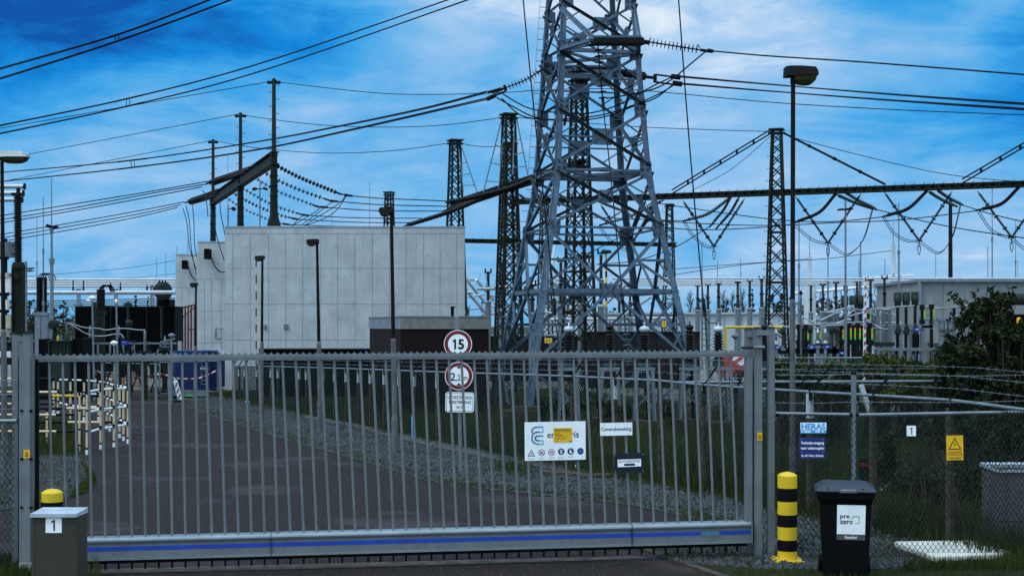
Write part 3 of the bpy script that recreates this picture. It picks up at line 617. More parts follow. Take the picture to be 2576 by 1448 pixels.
for zx, kind in ((371, 0), (444, 1), (519, 2)):
    mb = MB(); c = Z(zx, 511); mb.fdisc(fr, *c, R_, .0041, .005, 0)
    if kind == 0:
        mb.fpoly(fr, [(c[0]+R_*.5*math.cos(a), c[1]+R_*.12+R_*.45*math.sin(a)) for a in [PI*i/10 for i in range(11)]], .005, .0056, 1); mb.fpoly(fr, [(c[0]-R_*.36, c[1]-R_*.05), (c[0]+R_*.36, c[1]-R_*.05), (c[0]+R_*.3, c[1]-R_*.5), (c[0], c[1]-R_*.75), (c[0]-R_*.3, c[1]-R_*.5)], .005, .0056, 1); caption(mb, c, 3, 2)
    elif kind == 1:
        mb.fpoly(fr, [(c[0]-R_*.25, c[1]+R_*.6), (c[0]+R_*.15, c[1]+R_*.6), (c[0]+R_*.12, c[1]+R_*.0), (c[0]+R_*.6, c[1]-R_*.3), (c[0]+R_*.6, c[1]-R_*.55), (c[0]-R_*.45, c[1]-R_*.55), (c[0]-R_*.4, c[1]-R_*.1)], .005, .0056, 1); caption(mb, c, 2, 2)
    else:
        for i in range(3): ww = R_*(.55, .7, .5)[i]; mb.fbox(fr, c[0]-ww, c[0]+ww, c[1]+R_*(.25-.28*i)-.002, c[1]+R_*(.25-.28*i)+.002, .005, .0055, 2)
    mb.build('pictogram', ['navy_sign', 'white_paint', 'ink_grey' if kind < 2 else 'sky_blue_sign'], sg, label=('blue helmet pictogram', 'blue safety boot pictogram', 'plain blue text pictogram')[kind])
fr, w, h, k = sgn(1509, 1591.5, 1062.5, 1094.5, GF.p(gt(1550), 0, .03).y)
t = thing('camera_notice', 'white strip sign reading Camerabewaking on the gate bars', 'sign', fr.o)
mb = MB(); mb.fbox(fr, -w/2, w/2, -h/2, h/2, -.004, .004); mb.build('panel', 'white_sign', t)
mb = MB(); mb.text(fr, 'Camerabewaking', 0, -.004, w=w*.94, h=.056, n0=.005, m=0, bold=.016); mb.build('lettering', 'ink', t)
for a in (-.36, .36):
    for b in (-.36, .36): mb = MB(); mb.fdisc(fr, a*w, b*h, .005, .004, .006, 0, 10); mb.build('screw', 'ink_grey', t)
fr, w, h, k = sgn(1544, 1621, 1139, 1188, GF.p(gt(1582), 0, .035).y); fr = frpx(1582.5, 1163.5, fr.o.y, math.atan2(GR.y, GR.x), -.018)
t = thing('station_plate', 'dark plate with a white nameplate and four corner bolts on the gate', 'sign', fr.o)
mb = MB(); mb.fpoly(fr, [(sx*(w/2-(.01 if q else 0)), sy*(h/2-(0 if q else .01))) for sx, sy, q in ((-1, -1, 1), (1, -1, 1), (1, -1, 0), (1, 1, 0), (1, 1, 1), (-1, 1, 1), (-1, 1, 0), (-1, -1, 0))], -.006, .006); mb.build('back_plate', 'plate_dark', t)
mb = MB(); mb.fbox(fr, -w*.385, w*.395, -h*.19, h*.19, .006, .01, 0); mb.text(fr, '150 kV SCHAKELSTATION', 0, h*.085, w=w*.70, h=.030, n0=.0106, m=1, bold=.012); mb.fbox(fr, -w*.17, w*.19, -h*.14, -h*.03, .01, .0108, 2); mb.build('nameplate', ['white_sign', 'navy_sign', 'ink'], t)
for a in (-.46, .46):
    for b in (-.42, .42): mb = MB(); mb.fdisc(fr, a*w, b*h, .008, .006, .011, 0, 12); mb.build('bolt', 'galv', t)
# ================================================================ BOLLARDS, CONTROL BOX, BIN
def bollard(cx, d, r, zt, bands, label):
    t = thing('bollard', label, 'bollard', V((XD(cx, d), d, 0)), 'yellow and black bollards'); o = V((XD(cx, d), d, 0)); mb = MB(); z = zt
    prof = [(.01, zt), (r*.6, zt-.012), (r*.96, zt-.036), (r, zt-.045)]
    mb.lathe(o, [(a, b) for a, b in prof][::-1], 28, m=0); z = zt-.045; m = 0
    for hgt in bands: mb.lathe(o, [(r, z-hgt), (r, z)], 28, m=m); z -= hgt; m = 1-m
    mb.build('tube', ['yellow', 'black'], t)
    return t, o
k = 16.3/F
t, o = bollard(2010-29.5, 16.3, 24.4*k, ZD(1185.5, 16.3), [(1225.5-1195)*k, (1259-1225.5)*k, (1292-1259)*k, (1322.5-1292)*k, (1355-1322.5)*k, (1383-1355)*k, .13], 'tall yellow and black banded bollard beside the wheelie bin')
mb = MB(); mb.box((o.x, o.y, .025), .33, .33, .022); [mb.lathe((o.x+a*.13, o.y+b*.13, .036), [(.016, 0), (.012, .014)], 8) for a in (-1, 1) for b in (-1, 1)]; mb.build('base_plate', 'yellow', t)
mb = MB(); mb.box((o.x, o.y, .007), .46, .42, .012); mb.build('footing', 'concrete_post', t)
k = 15.35/F
t, o = bollard(131, 15.35, 26.4*k, ZD(1228, 15.35), [(1259-1237)*k, .20, .14, .14, .14, .1], 'yellow topped black bollard half hidden behind the small metal cabinet')
d = 13.9; k = d/F
t = thing('control_cabinet', 'olive brown metal cabinet with white number plate 1 in front of the left gate post', 'cabinet', V((XD(136, d), d, 0)))
mb = MB(); X0, X1 = XD(81, d), XD(192.5, d); zt = ZD(1299, d)
mb.box(((X0+X1)/2, d+.17, zt/2), X1-X0, .34, zt); mb.box((X0+.012, d+.17, zt/2), .03, .35, zt-.002); mb.box((X1-.012, d+.17, zt/2), .03, .35, zt-.003); body = mb.build('body', 'olive_metal', t)
mb = MB(); za, zb_ = ZD(1300, d-.02), ZD(1284, d); xa, xb = XD(78, d), XD(194, d); mb.add([(xa, d-.03, za), (xb, d-.03, za), (xb, d+.36, za), (xa, d+.36, za), (xa, d-.03, za+.034), (xb, d-.03, za+.034), (xb, d+.36, za+.05), (xa, d+.36, za+.05)], [(0, 1, 5, 4), (1, 2, 6, 5), (2, 3, 7, 6), (3, 0, 4, 7), (4, 5, 6, 7), (3, 2, 1, 0)]); mb.build('lid', 'cabinet_lid', t)
fr = frpx(135, 1320, d-.002); mb = MB(); mb.fbox(fr, -20*k, 20.3*k, -19*k, 19*k, 0, .003, 0); num1(mb, fr, 27.5*k, .0045, 1); [mb.fbox(fr, s*16*k-.003, s*16*k+.003, -.001, .001, .003, .0036, 1) for s in (-1, 1)]; mb.build('number_plate', ['white_sign', 'ink'], t)

# wheelie bin: turned a little to the right of the viewer
d = 15.15; bw, bd, hb = .50, .56, .93; yaw = math.radians(-11)
bc = V((XD(2126, 15.4), 15.42, 0)); q = Matrix.Rotation(yaw, 3, 'Z')
def bp(x, y, z): return bc+q @ V((x, y, z))
t = thing('wheelie_bin', 'black wheelie bin with white waste label standing by the fence', 'wheelie bin', bc)
def frus(mb, rows, m=0):
    vs = []
    for hx, y0, y1, z in rows:
        c = .03; vs += [bp(*p) for p in ((-hx+c, y0, z), (hx-c, y0, z), (hx, y0+c, z), (hx, y1-c, z), (hx-c, y1, z), (-hx+c, y1, z), (-hx, y1-c, z), (-hx, y0+c, z))]
    n = 8; mb.add(vs, [(i*n+j, i*n+(j+1) % n, (i+1)*n+(j+1) % n, (i+1)*n+j) for i in range(len(rows)-1) for j in range(n)]+[list(range(n))[::-1], [(len(rows)-1)*n+j for j in range(n)]], m)
mb = MB(); frus(mb, [(.235, -.22, .20, .03), (.27, -.265, .25, .80), (.285, -.285, .27, .86), (.30, -.30, .29, .865), (.305, -.305, .30, .925)]); mb.build('body', 'bin_plastic', t)
mb = MB(); frus(mb, [(.315, -.32, .33, .927), (.32, -.325, .34, .945), (.30, -.29, .33, .965), (.25, -.20, .31, .995), (.235, -.12, .28, 1.004)])
for x in (-.18, .18): mb.bar(bp(x, -.29, .968), bp(x*.92, .26, 1.010), .02, .012)
lid = mb.build('lid', 'bin_lid', t)
mb = MB(); mb.tube(bp(-.2, .37, .95), bp(.2, .37, .95), .014); [mb.bar(bp(x, .33, .94), bp(x, .37, .95), .03, .03) for x in (-.2, 0, .2)]; mb.build('handle', 'bin_lid', t)
mb = MB(); mb.add([bp(x, y, z) for x, y, z in ((-.07, -.327, .935), (.12, -.327, .935), (.10, -.30, .965), (-.05, -.30, .965))], [(0, 1, 2, 3)]); mb.build('lid_grip', 'composite_grey', lid)
for s in (-1, 1):
    mb = MB(); c = bp(s*.255, .22, .10); ax = q @ V((1, 0, 0)); mb.lathe(c-ax*.022, [(.04, 0), (.095, .002), (.10, .02), (.095, .042), (.04, .044)], 22, ax); w_ = mb.build('wheel', 'black_rubber', t)
    mb = MB(); mb.lathe(c-ax*.024, [(.012, 0), (.045, .001), (.045, .047), (.012, .048)], 14, ax); mb.build('hub', 'bin_plastic', w_)
mb = MB(); mb.tube(bp(-.25, .22, .10), bp(.25, .22, .10), .012); mb.build('axle', 'steel_dark', t)
# label on the front face (leaning with the wall of the bin)
fy = lambda z: -.22-(.265-.22)*(z-.03)/.77-.003
fr = Fr(bp(.055, fy(.55), .55), q @ V((1, 0, 0)), (bp(0, fy(.8), .8)-bp(0, fy(.3), .3)))
lw, lh = 68*15.15/F/math.cos(yaw), .375; oz = .06
mb = MB(); mb.fpoly(fr, [(-lw/2, oz-lh/2+.062), (lw/2, oz-lh/2+.062), (lw/2+.006, oz+lh/2), (-lw/2+.004, oz+lh/2)], 0, .003, 0); mb.fbox(fr, -lw/2, lw/2, oz-lh/2, oz-lh/2+.06, 0, .003, 1)
lab = mb.build('label', ['white_sign', 'cabinet_grey'], t)
mb = MB(); mb.text(fr, 'pre', -.063, .115, w=.098, h=.048, n0=.0038, bold=.022); mb.text(fr, 'zero', -.048, .062, w=.135, h=.040, n0=.0038, bold=.022); mb.text(fr, 'Restafval', .0, oz-lh/2+.030, w=.125, h=.030, n0=.0038, m=2, bold=.03)
mb.fstroke(fr, [(.012, .102), (.016, .118), (.028, .127), (.085, .127), (.085, .078), (.081, .062), (.070, .052), (.045, .051)], .0085, .003, .0045, 1); mb.build('lettering', ['ink', 'green_logo', 'white_paint'], lab)
# ================================================================ CHAIN LINK FENCES
def link(mb, a, b, z0a, z1a, z0b, z1b, cw=.06, ch=.085, r=.0034):
    """diagonal wire mesh between two posts (two interwoven families of wires)"""
    L_ = math.hypot(b[0]-a[0], b[1]-a[1]); H = max(z1a-z0a, z1b-z0b); s = ch/cw
    ux, uy = (b[0]-a[0])/L_, (b[1]-a[1])/L_
    def pt(u, v, o):
        f = u/L_; z0 = z0a+(z0b-z0a)*f; hh = (z1a-z0a)+(z1b-z1a-z0b+z0a)*f
        return V((a[0]+ux*u-uy*o, a[1]+uy*u+ux*o, z0+v/H*hh))
    for fam in (1, -1):
        c = -H/s if fam == 1 else 0; end = L_ if fam == 1 else L_+H/s
        while c < end:
            v0, v1 = 0.0, H; u0, u1 = c, c+fam*H/s
            def clip(u, v, ua, va):
                return u, v
            lo, hi = min(u0, u1), max(u0, u1)
            ta, tb = 0.0, 1.0
            for lim, sg_ in ((0, 1), (L_, -1)):
                du = u1-u0
                if abs(du) < 1e-9: continue
                tt = (lim-u0)/du
                if du*sg_ > 0: ta = max(ta, tt)
                else: tb = min(tb, tt)
            if tb-ta > .002:
                p, q_ = pt(u0+(u1-u0)*ta, H*ta, fam*r), pt(u0+(u1-u0)*tb, H*tb, fam*r); mb.tube(p, q_, r, n=3, cap=False)
            c += cw
def barbed(mb, pts, r=.0025, step=.11, barb=.022):
    mb.path(pts, r, 4)
    for i, (p, t) in enumerate(resample(pts, step)):
        x, y = ortho(t); c, s = math.cos(i*1.3), math.sin(i*1.3); k = x*c+y*s; w = t*.008
        mb.tube(p-k*barb+w, p+k*barb-w, r*.8, n=3, cap=False); k2 = x*s-y*c; mb.tube(p-k2*barb-w, p+k2*barb+w, r*.8, n=3, cap=False)
def wire_on(mb, p0, p1, sag=.012): barbed(mb, spline([p0, (p0+p1)/2-V((0, 0, sag)), p1], 10))
# --- near fence right of the gate
d = 16.42
t = thing('chain_link_fence', 'near chain link fence with galvanised top rail running right of the gate', 'fence', V((XD(2150, d), d, 0)))
mb = MB(); mb.tube((XD(2147.5, d), d, 0), (XD(2147.5, d), d, ZD(941, d)), .030, n=14); pst = mb.build('post', 'galv', t)
mb = MB(); mb.lathe((XD(2147.5, d), d, ZD(942, d)), [(.034, 0), (.034, .035), (.012, .05)], 14); mb.build('post_cap', 'black', pst)
mb = MB(); mb.tube((XD(2680, d), d, 0), (XD(2680, d), d, ZD(941, d)), .030, n=14); mb.build('post', 'galv', t)
mb = MB(); mb.tube((XD(1951, d), d, ZD(1039.5, d)), (XD(2140, d), d, ZD(1042.5, d)), .021, n=12); mb.build('top_rail', 'galv', t)
mb = MB(); mb.tube((XD(2155, d), d, ZD(1043.5, d)), (XD(2690, d), d, ZD(1034, d)), .021, n=12); mb.build('top_rail', 'galv', t)
for a, b in ((2136, 2159), (1951, 1958)): mb = MB(); mb.tube((XD(a, d), d, ZD(1042, d)), (XD(b, d), d, ZD(1042, d)), .026, n=10); mb.build('rail_clamp', 'steel_dark', t)
mb = MB(); link(mb, (XD(1950, d), d-.03), (XD(2145, d), d-.03), .04, ZD(1039, d), .04, ZD(1042, d)); link(mb, (XD(2148, d), d-.03), (XD(2680, d), d-.03), .04, ZD(1042, d), .04, ZD(1034, d)); mb.build('wire_mesh', 'mesh_green', t)
for y0, y1 in ((940, 941), (1010, 1004)):
    mb = MB(); wire_on(mb, P(1948, y0+2, d), P(2147, y0, d)); wire_on(mb, P(2147, y0, d), P(2680, y1, d), .02); mb.build('barbed_wire', 'galv', t)
# --- left fence by the gate post
d = 15.3
t = thing('chain_link_fence', 'short chain link fence panel left of the gate with three barbed wires', 'fence', V((XD(0, d), d, 0)))
mb = MB(); mb.tube((XD(-300, d), d, ZD(1061, d)), (XD(37, d), d, ZD(1058, d)), .021, n=12); mb.tube((XD(28, d), d, ZD(1058.5, d)), (XD(43, d), d, ZD(1058, d)), .026, n=10); mb.build('top_rail', 'galv', t)
mb = MB(); link(mb, (XD(-300, d), d-.02), (XD(39, d), d-.02), .04, ZD(1061, d), .04, ZD(1058, d)); mb.build('wire_mesh', 'mesh_green', t)
mb = MB(); mb.tube((XD(-300, d), d, 0), (XD(-300, d), d, ZD(940, d)), .03, n=12); mb.build('post', 'galv', t)
for y in (955, 991, 1027): mb = MB(); wire_on(mb, P(-300, y+5, d), P(43, y, d)); mb.build('barbed_wire', 'galv', t)
# --- long fence receding beside the road
LF = [(585, 999, 920), (681, 1023, 921), (890, 1068, 927), (1101, 1115, 935), (1441, 1187, 946), (1661, 1217, 957), (1771, 1238, 968), (2039, 1298, 985), (2199, 1335, 994), (2393, 1377, 1006), (2640, 1437, 1038)]
t = thing('chain_link_fence', 'long chain link fence with concrete posts and pale tube rail along the access road', 'fence', G(1661, 1217))
pg = [(G(x, y), ZD(yt, GD(y))) for x, y, yt in LF]
mb = MB(); mb.path([V((g.x, g.y, z)) for g, z in pg], .021, 10); mb.build('top_rail', 'galv', t)
mb = MB(); mb2 = MB()
for (a, za), (b, zb2) in zip(pg, pg[1:]): link(mb if a.y < 30 else mb2, a, b, .03, za, .03, zb2, *((.06, .085, .0031) if a.y < 30 else (.075, .106, .0042)))
mb.build('wire_mesh', 'mesh_green', t); mb2.build('wire_mesh', 'mesh_green', t)
def along(px):
    for (x0, y0, t0), (x1, y1, t1) in zip(LF, LF[1:]):
        if x0 <= px <= x1: f = (px-x0)/(x1-x0); return G(px, y0+(y1-y0)*f), ZD(t0+(t1-t0)*f, GD(y0+(y1-y0)*f))
PX = [586, 601, 615, 646, 681, 699, 752, 770, 812, 841, 870, 901, 931, 966, 1003, 1042, 1099, 1441, 1548, 1661, 1771, 2039, 2199, 2393]
for px in PX:
    g, z = along(px); near = px > 1300; w = .078 if near else .07; mb = MB(); lean = .0
    mb.box((g.x, g.y+.06, (z-.10)/2), w, .10, z-.10, 0); wt = px < 1120 or px in (1548, 2039)
    if wt: mb.box((g.x, g.y+.06, z-.20), w+.006, .106, .35, 0, 1)
    po = mb.build('concrete_post', ['concrete_post', 'concrete_white'], t)
    mb = MB(); tip = V((g.x+.28, g.y-.12, z+.40)) if px >= 2000 else V((g.x+.20, g.y-.05, z+.30)); mb.bar(V((g.x, g.y, z-.12)), V((g.x, g.y, z+.03)), .045, .045); mb.bar(V((g.x, g.y, z)), tip, .032, .032); mb.build('wire_arm', 'steel_dark', po)
for f in (.35, .72, 1.0):
    mb = MB(); pts = [V((g.x+(.25*f if g.y < 25 else .2*f), g.y-.08*f, z+(.40 if g.y < 25 else .3)*f)) for g, z in pg]; barbed(mb, pts, .0026, .16, .025); mb.build('barbed_wire', 'galv', t)
# --- fence branching off to the right behind the first one
d = 24.3; t = thing('chain_link_fence', 'straight chain link fence with one pale rail crossing the grass behind the near fence', 'fence', V((XD(2170, d), d, 0)))
mb = MB(); mb.tube(P(1722, 961, d), P(2700, 957, d), .024, n=10); mb.build('top_rail', 'galv', t)
mb = MB(); link(mb, (XD(1722, d), d), (XD(2700, d), d), .03, ZD(961, d), .03, ZD(957, d), .07, .10, .0036); mb.build('wire_mesh', 'mesh_green', t)
for y in (927, 941): mb = MB(); barbed(mb, spline([P(1722, y+2, d), P(2200, y, d), P(2700, y-2, d)], 6), .003, .16, .025); mb.build('barbed_wire', 'galv', t)
for x in (1850, 2010, 2340, 2500):
    mb = MB(); g = V((XD(x, d), d+.08, 0)); mb.box((g.x, g.y, .82), .10, .10, 1.64); po = mb.build('concrete_post', 'concrete_post', t); mb = MB(); mb.bar(V((g.x, d, 1.6)), V((g.x+.22, d-.1, 2.1)), .035); mb.build('wire_arm', 'steel_dark', po)
mb = MB(); mb.bar(P(2190, 1042, d-.5), P(2166, 968, d-.5), .10, .07); mb.top('leaning_post', 'concrete_white', 'short white speckled post leaning against the fence behind the near fence post', 'post')
# --- fence signs, each fixed to the mesh
def fsign(name, px, py, w, h, d, label, m='white_sign', roll=0):
    fr = frpx(px, py, d, 0, roll); k = d/F; t = thing(name, label, 'sign', fr.o); mb = MB(); mb.fbox(fr, -w*k/2, w*k/2, -h*k/2, h*k/2, -.002, .003); mb.build('panel', m, t); return fr, k, t
dn = 16.36
fr, k, t = fsign('maker_plate', 2046, 1075.5, 66, 27, dn, 'small pale plate with big blue letters above the dark blue notice on the near fence', 'sky_blue_sign')
mb = MB(); mb.fbox(fr, -32.4*k, 32.4*k, -5.2*k, 13*k, .003, .0042, 0); mb.text(fr, 'HERAS', 0, 3.6*k, w=61*k, h=15.5*k, n0=.0048, m=1, bold=.05); [mb.fbox(fr, (x-w)*k, (x+w)*k, -11*k, -7.5*k, .003, .0036, 0) for x, w in ((-28, 1.5), (-17, 6), (-9, 2), (7, 2), (13, 3), (24, 2))]; mb.build('lettering', ['white_sign', 'sky_blue_sign'], t)
fr, k, t = fsign('no_entry_notice', 2043.5, 1126, 66, 53, dn, 'dark blue notice with white Dutch lettering Verboden toegang on the near fence', 'navy_sign')
mb = MB(); mb.text(fr, 'Verboden toegang', 0, 12*k, w=58*k, h=9.5*k, n0=.004, bold=.022); mb.text(fr, 'voor onbevoegden', 0, -1*k, w=59*k, h=9.5*k, n0=.004, bold=.022); mb.text(fr, 'Art. 461 Wetb.v. Strafrecht', 0, -19*k, w=56*k, h=6*k, n0=.004, bold=.02); [mb.fdisc(fr, x*k, y*k, .7*k, .003, .005, 0, 8) for x in (-27, 26) for y in (22, -10.5)]; mb.build('lettering', 'white_sign', t)
dm = 16.36
fr, k, t = fsign('number_plate', 2292.5, 1083, 23, 26, dm, 'small white square plate with number 1 on the chain link fence')
mb = MB(); num1(mb, fr, 17*k, .0045, 0); mb.build('lettering', 'ink', t)
fr, k, t = fsign('high_voltage_sign', 2402, 1125.5, 42, 62, 16.36, 'yellow high voltage warning sign before a concrete fence post', 'yellow_sign', -.02)
mb = MB(); fr2 = fr
tri = lambda s, oy: [(-16.5*k*s, -6*k*s+oy), (16.5*k*s, -6*k*s+oy), (0, 25*k*s+oy-4*k*s)]
mb.fpoly(fr, [(-16*k, -4*k), (16*k, -4*k), (0, 26.5*k)], .003, .004, 1); mb.fpoly(fr, [(-12.2*k, -1.8*k), (12.2*k, -1.8*k), (0, 21.5*k)], .004, .0048, 0)
mb.fpoly(fr, [(1.5*k, 15*k), (-3*k, 6.3*k), (.3*k, 7*k), (-1.2*k, .2*k), (3*k, 9.2*k), (-.2*k, 8.6*k), (2.6*k, 15*k)], .0048, .0055, 1)
mb.fbox(fr, -20.5*k, 20.5*k, -6.6*k, -6*k, .003, .004, 1); mb.text(fr, 'HOGE SPANNING', 0, -11.5*k, w=34*k, h=4.4*k, n0=.004, m=1, bold=.02); mb.text(fr, 'LEVENSGEVAARLIJK', 0, -17.6*k, w=39*k, h=4.4*k, n0=.004, m=1, bold=.02); mb.fbox(fr, -20.5*k, 20.5*k, -23*k, -22.4*k, .003, .004, 1); mb.text(fr, '0800-9009', 0, -26.8*k, w=29*k, h=4.6*k, n0=.004, m=1)
mb.build('lettering', ['yellow_sign', 'ink'], t)
# ================================================================ THINGS BY THE FENCE
# white slab behind the near fence
mb = MB(); c = [G(2250, 1379), G(2440, 1376), G(2548, 1408), G(2352, 1418)]; c = [V((q.x, q.y, 0)) for q in c]; n = 8; vs = []
cc = sum(c, V())/4
for z, s_ in ((.012, .985), (.03, 1.0), (.075, 1.0), (.09, .98)):
    for i in range(4):
        for f in (.0, .04, .96): p = c[i].lerp(c[(i+1) % 4], f); vs.append(cc+(p-cc)*s_+V((0, 0, z)))
k = 12; mb.add(vs, [(i*k+j, i*k+(j+1) % k, (i+1)*k+(j+1) % k, (i+1)*k+j) for i in range(3) for j in range(k)]+[list(range(3*k, 4*k)), list(range(k))[::-1]]); mb.top('plastic_slab', 'slab_white', 'large off white slab lying on the ground behind the fence', 'slab')
# grey street cabinet at the right edge
d = 17.6; t = thing('street_cabinet', 'grey weathered concrete cabinet with pale lid at the right edge behind the fence', 'cabinet', V((XD(2570, d), d, 0)))
xa, xb = XD(2510, d), XD(2640, d); mb = MB(); mb.box(((xa+xb)/2, d+.3, .45), xb-xa-.03, .56, .9); mb.box(((xa+xb)/2, d+.3, .14), xb-xa, .6, .26); mb.box(((xa+xb)/2, d+.3, .62), xb-xa, .6, .66); mb.build('body', 'cabinet_grey', t)
mb = MB(); z = ZD(1184, d); mb.add([(xa-.02, d-.02, z-.015), (xb+.02, d-.02, z-.015), (xb+.02, d+.62, z), (xa-.02, d+.62, z), (xa-.02, d-.02, z+.015), (xb+.02, d-.02, z+.015), (xb+.02, d+.62, z+.05), (xa-.02, d+.62, z+.05)], [(0, 1, 5, 4), (1, 2, 6, 5), (2, 3, 7, 6), (3, 0, 4, 7), (4, 5, 6, 7), (3, 2, 1, 0)]); mb.build('lid', 'cabinet_lid', t)
# black and red banded low post behind the bin
d = GD(1250); o = V((XD(2174, d), d, 0)); t = thing('marker_post', 'low black post with two thin red bands behind the wheelie bin', 'post', o); mb = MB(); zt = ZD(1149, d); mb.lathe(o, [(.078, 0), (.075, zt-.06), (.07, zt-.02), (.05, zt)], 16); mb.build('tube', 'black', t)
mb = MB(); [mb.lathe(o+V((0, 0, zt-q)), [(.077, 0), (.077, .012)], 16) for q in (.10, .135)]; mb.build('red_band', 'red_bright', t)
# litter and debris
def crumple(name, px, py, w, h, mt, label, cat, seed):
    r = random.Random(seed); g = G(px, py); k = g.y/F; mb = MB(); n = 5
    vs = [g+V(((i/n-.5)*w*k, (j/2-.5)*.12+r.uniform(-.03, .03), max(.012, h*k*(1-abs(i/n-.45)*1.3)*(.3+.7*(j/2))+r.uniform(-.25, .25)*h*k*.4))) for i in range(n+1) for j in range(3)]
    lo = [V((v.x, v.y, .010)) for v in vs]
    mb.add(vs+lo, [(i*3+j, (i+1)*3+j, (i+1)*3+j+1, i*3+j+1) for i in range(n) for j in range(2)]+[(18+i*3, 18+(i+1)*3, (i+1)*3, i*3) for i in range(n)]+[(i*3+2, (i+1)*3+2, 18+(i+1)*3+2, 18+i*3+2) for i in range(n)]+[(0, 1, 19, 18), (1, 2, 20, 19), (15, 33, 34, 16), (16, 34, 35, 17)]); mb.top(name, mt, label, cat)
crumple('plastic_litter', 1448, 1182, 24, 18, 'litter', 'torn pale blue plastic litter at the foot of the long fence', 'litter', 2)
crumple('plastic_litter', 2235, 1235, 42, 14, 'white_paint', 'flat white plastic scrap lying in the grass behind the wheelie bin', 'litter', 4)
crumple('plastic_litter', 622, 1012, 12, 7, 'sky_blue_sign', 'small crumpled bright blue scrap on the gravel near the blue tank', 'litter', 6)
g = G(1037, 1107); mb = MB(); mb.lathe(g, [(.022, 0), (.022, ZD(1046, g.y)-.02), (.012, ZD(1044, g.y))], 10); mb.top('marker_stake', 'tank_label', 'thin bright blue stake in front of the long fence', 'stake')
# ================================================================ TRAFFIC SIGN POST
d = 9660/(1190-820); base = G(1160, 1190); d = base.y
t = thing('road_sign', 'traffic sign post with speed limit 15, height limit 2,25 m and text board', 'road sign', base)
mb = MB(); mb.path([base, P(1156, 1050, d), P(1151, 872, d), P(1149.5, 797, d)], .034, 12); pole = mb.build('pole', 'galv', t)
mb = MB(); mb.lathe(P(1149.5, 797.5, d), [(.036, 0), (.034, .02), (.012, .03)], 12); mb.build('pole_cap', 'galv', pole)
k = d/F
def disc(px, py, lab):
    fr = frpx(px, py, d-.06); mb = MB(); mb.fdisc(fr, 0, 0, 36*k, -.01, .006, 0, 48); o = mb.build('sign_disc', 'white_sign', t, lab)
    mb = MB(); mb.fring(fr, 0, 0, 25*k, 33.6*k, .006, .0075, 0, 48); mb.fring(fr, 0, 0, 35.3*k, 36.4*k, -.012, .0065, 0, 48); mb.build('red_ring', 'red_sign', o); return fr, o
fr, o = disc(1152, 865, 'round red ringed speed limit sign reading 15')
mb = MB(); mb.text(fr, '5', 8*k, -.5*k, w=15*k, h=26*k, n0=.0075, bold=.035); num1(mb, fr, 26*k, .0078, 0, -8*k, -.5*k); mb.fbox(fr, -9.5*k, -4.6*k, -13.4*k, 12*k, .0062, .0076); mb.build('numerals', 'ink', o)
fr, o = disc(1154.5, 945, 'round red ringed height limit sign reading 2,25 m')
mb = MB(); mb.text(fr, '2', -15*k, -2*k, w=13*k, h=20*k, n0=.0075, bold=.012); mb.text(fr, ',', -6*k, -11*k, h=5*k, n0=.0075, bold=.02); mb.text(fr, '25', 4*k, -4*k, w=15*k, h=15*k, n0=.0075, bold=.012); mb.text(fr, 'm', 17*k, -6.5*k, w=8.5*k, h=9*k, n0=.0075, bold=.012)
for s in (-1, 1): mb.fpoly(fr, [(-6*k, s*24*k), (6*k, s*24*k), (0, s*17*k)], .0062, .0072)
mb.build('numerals', 'ink', o)
fr = frpx(1156.5, 1011, d-.06, 0, .02); w, h = 72*k, 50*k; mb = MB(); c = 4*k
mb.fpoly(fr, [(-w/2+c, -h/2), (w/2-c, -h/2), (w/2, -h/2+c), (w/2, h/2-c), (w/2-c, h/2), (-w/2+c, h/2), (-w/2, h/2-c), (-w/2, -h/2+c)], -.008, .004); o = mb.build('text_board', 'white_sign', t)
mb = MB(); i = 3*k; [mb.fstroke(fr, [(sx*(w/2-i), -h/2+i), (sx*(w/2-i), h/2-i)], 1.1*k, .004, .0048) for sx in (-1, 1)]; [mb.fstroke(fr, [(-w/2+i, sy*(h/2-i)), (w/2-i, sy*(h/2-i))], 1.1*k, .0041, .0049) for sy in (-1, 1)]
mb.text(fr, 'UITGEZONDERD', 0, 12*k, w=61*k, h=7.8*k, n0=.005, bold=.02); mb.text(fr, 'TOESTEMMING', 0, 0, w=57*k, h=7.8*k, n0=.005, bold=.02); mb.text(fr, 'W.V.', 0, -13*k, w=17*k, h=7.8*k, n0=.005, bold=.02); mb.build('lettering', 'ink', o)
# ================================================================ POLE BARRIER
def bz(x, y): return (x/6.228, 930.8+y/6.228)
posts = [(1245, 345, 1270), (1360, 325, 1325), (1575, 285, 1240), (1785, 275, 1205), (2002, 268, 1150), (1935, 245, 1105), (1875, 235, 1060), (1800, 230, 980), (1720, 200, 955), (1670, 185, 925), (1545, 165, 785), (1318, 150, 790), (1105, 140, 775), (910, 140, 690), (840, 130, 675), (735, 600, 1155)]
t = thing('pole_barrier', 'pen of cream poles with black and white rails set up beside the road', 'barrier', G(*bz(1575, 1240)))
PB = []
for x, y0, y1 in posts:
    px, pb = bz(x, y1); pt_ = bz(x, y0)[1]; g = G(px, pb); z = ZD(pt_, g.y); r = 17/6.228*g.y/F; PB.append((g, z))
    mb = MB(); mb.tube(g+V((0, 0, .1)), g+V((0, 0, z-.02)), r, n=10); mb.tube(g+V((0, 0, z-.07)), g+V((0, 0, z+.01)), r*1.15, n=10, m=1); [mb.tube(g+V((0, 0, z*q)), g+V((0, 0, z*q+.04)), r*1.15, n=10, m=1) for q in (.36, .68)]; mb.tube(g+V((0, 0, .11)), g+V((0, 0, .15)), r*1.2, n=10, m=1); mb.tube(g, g+V((0, 0, .11)), r*1.2, n=10, m=2)
    mb.build('post', ['cream_pole', 'black', 'white_paint'], t)
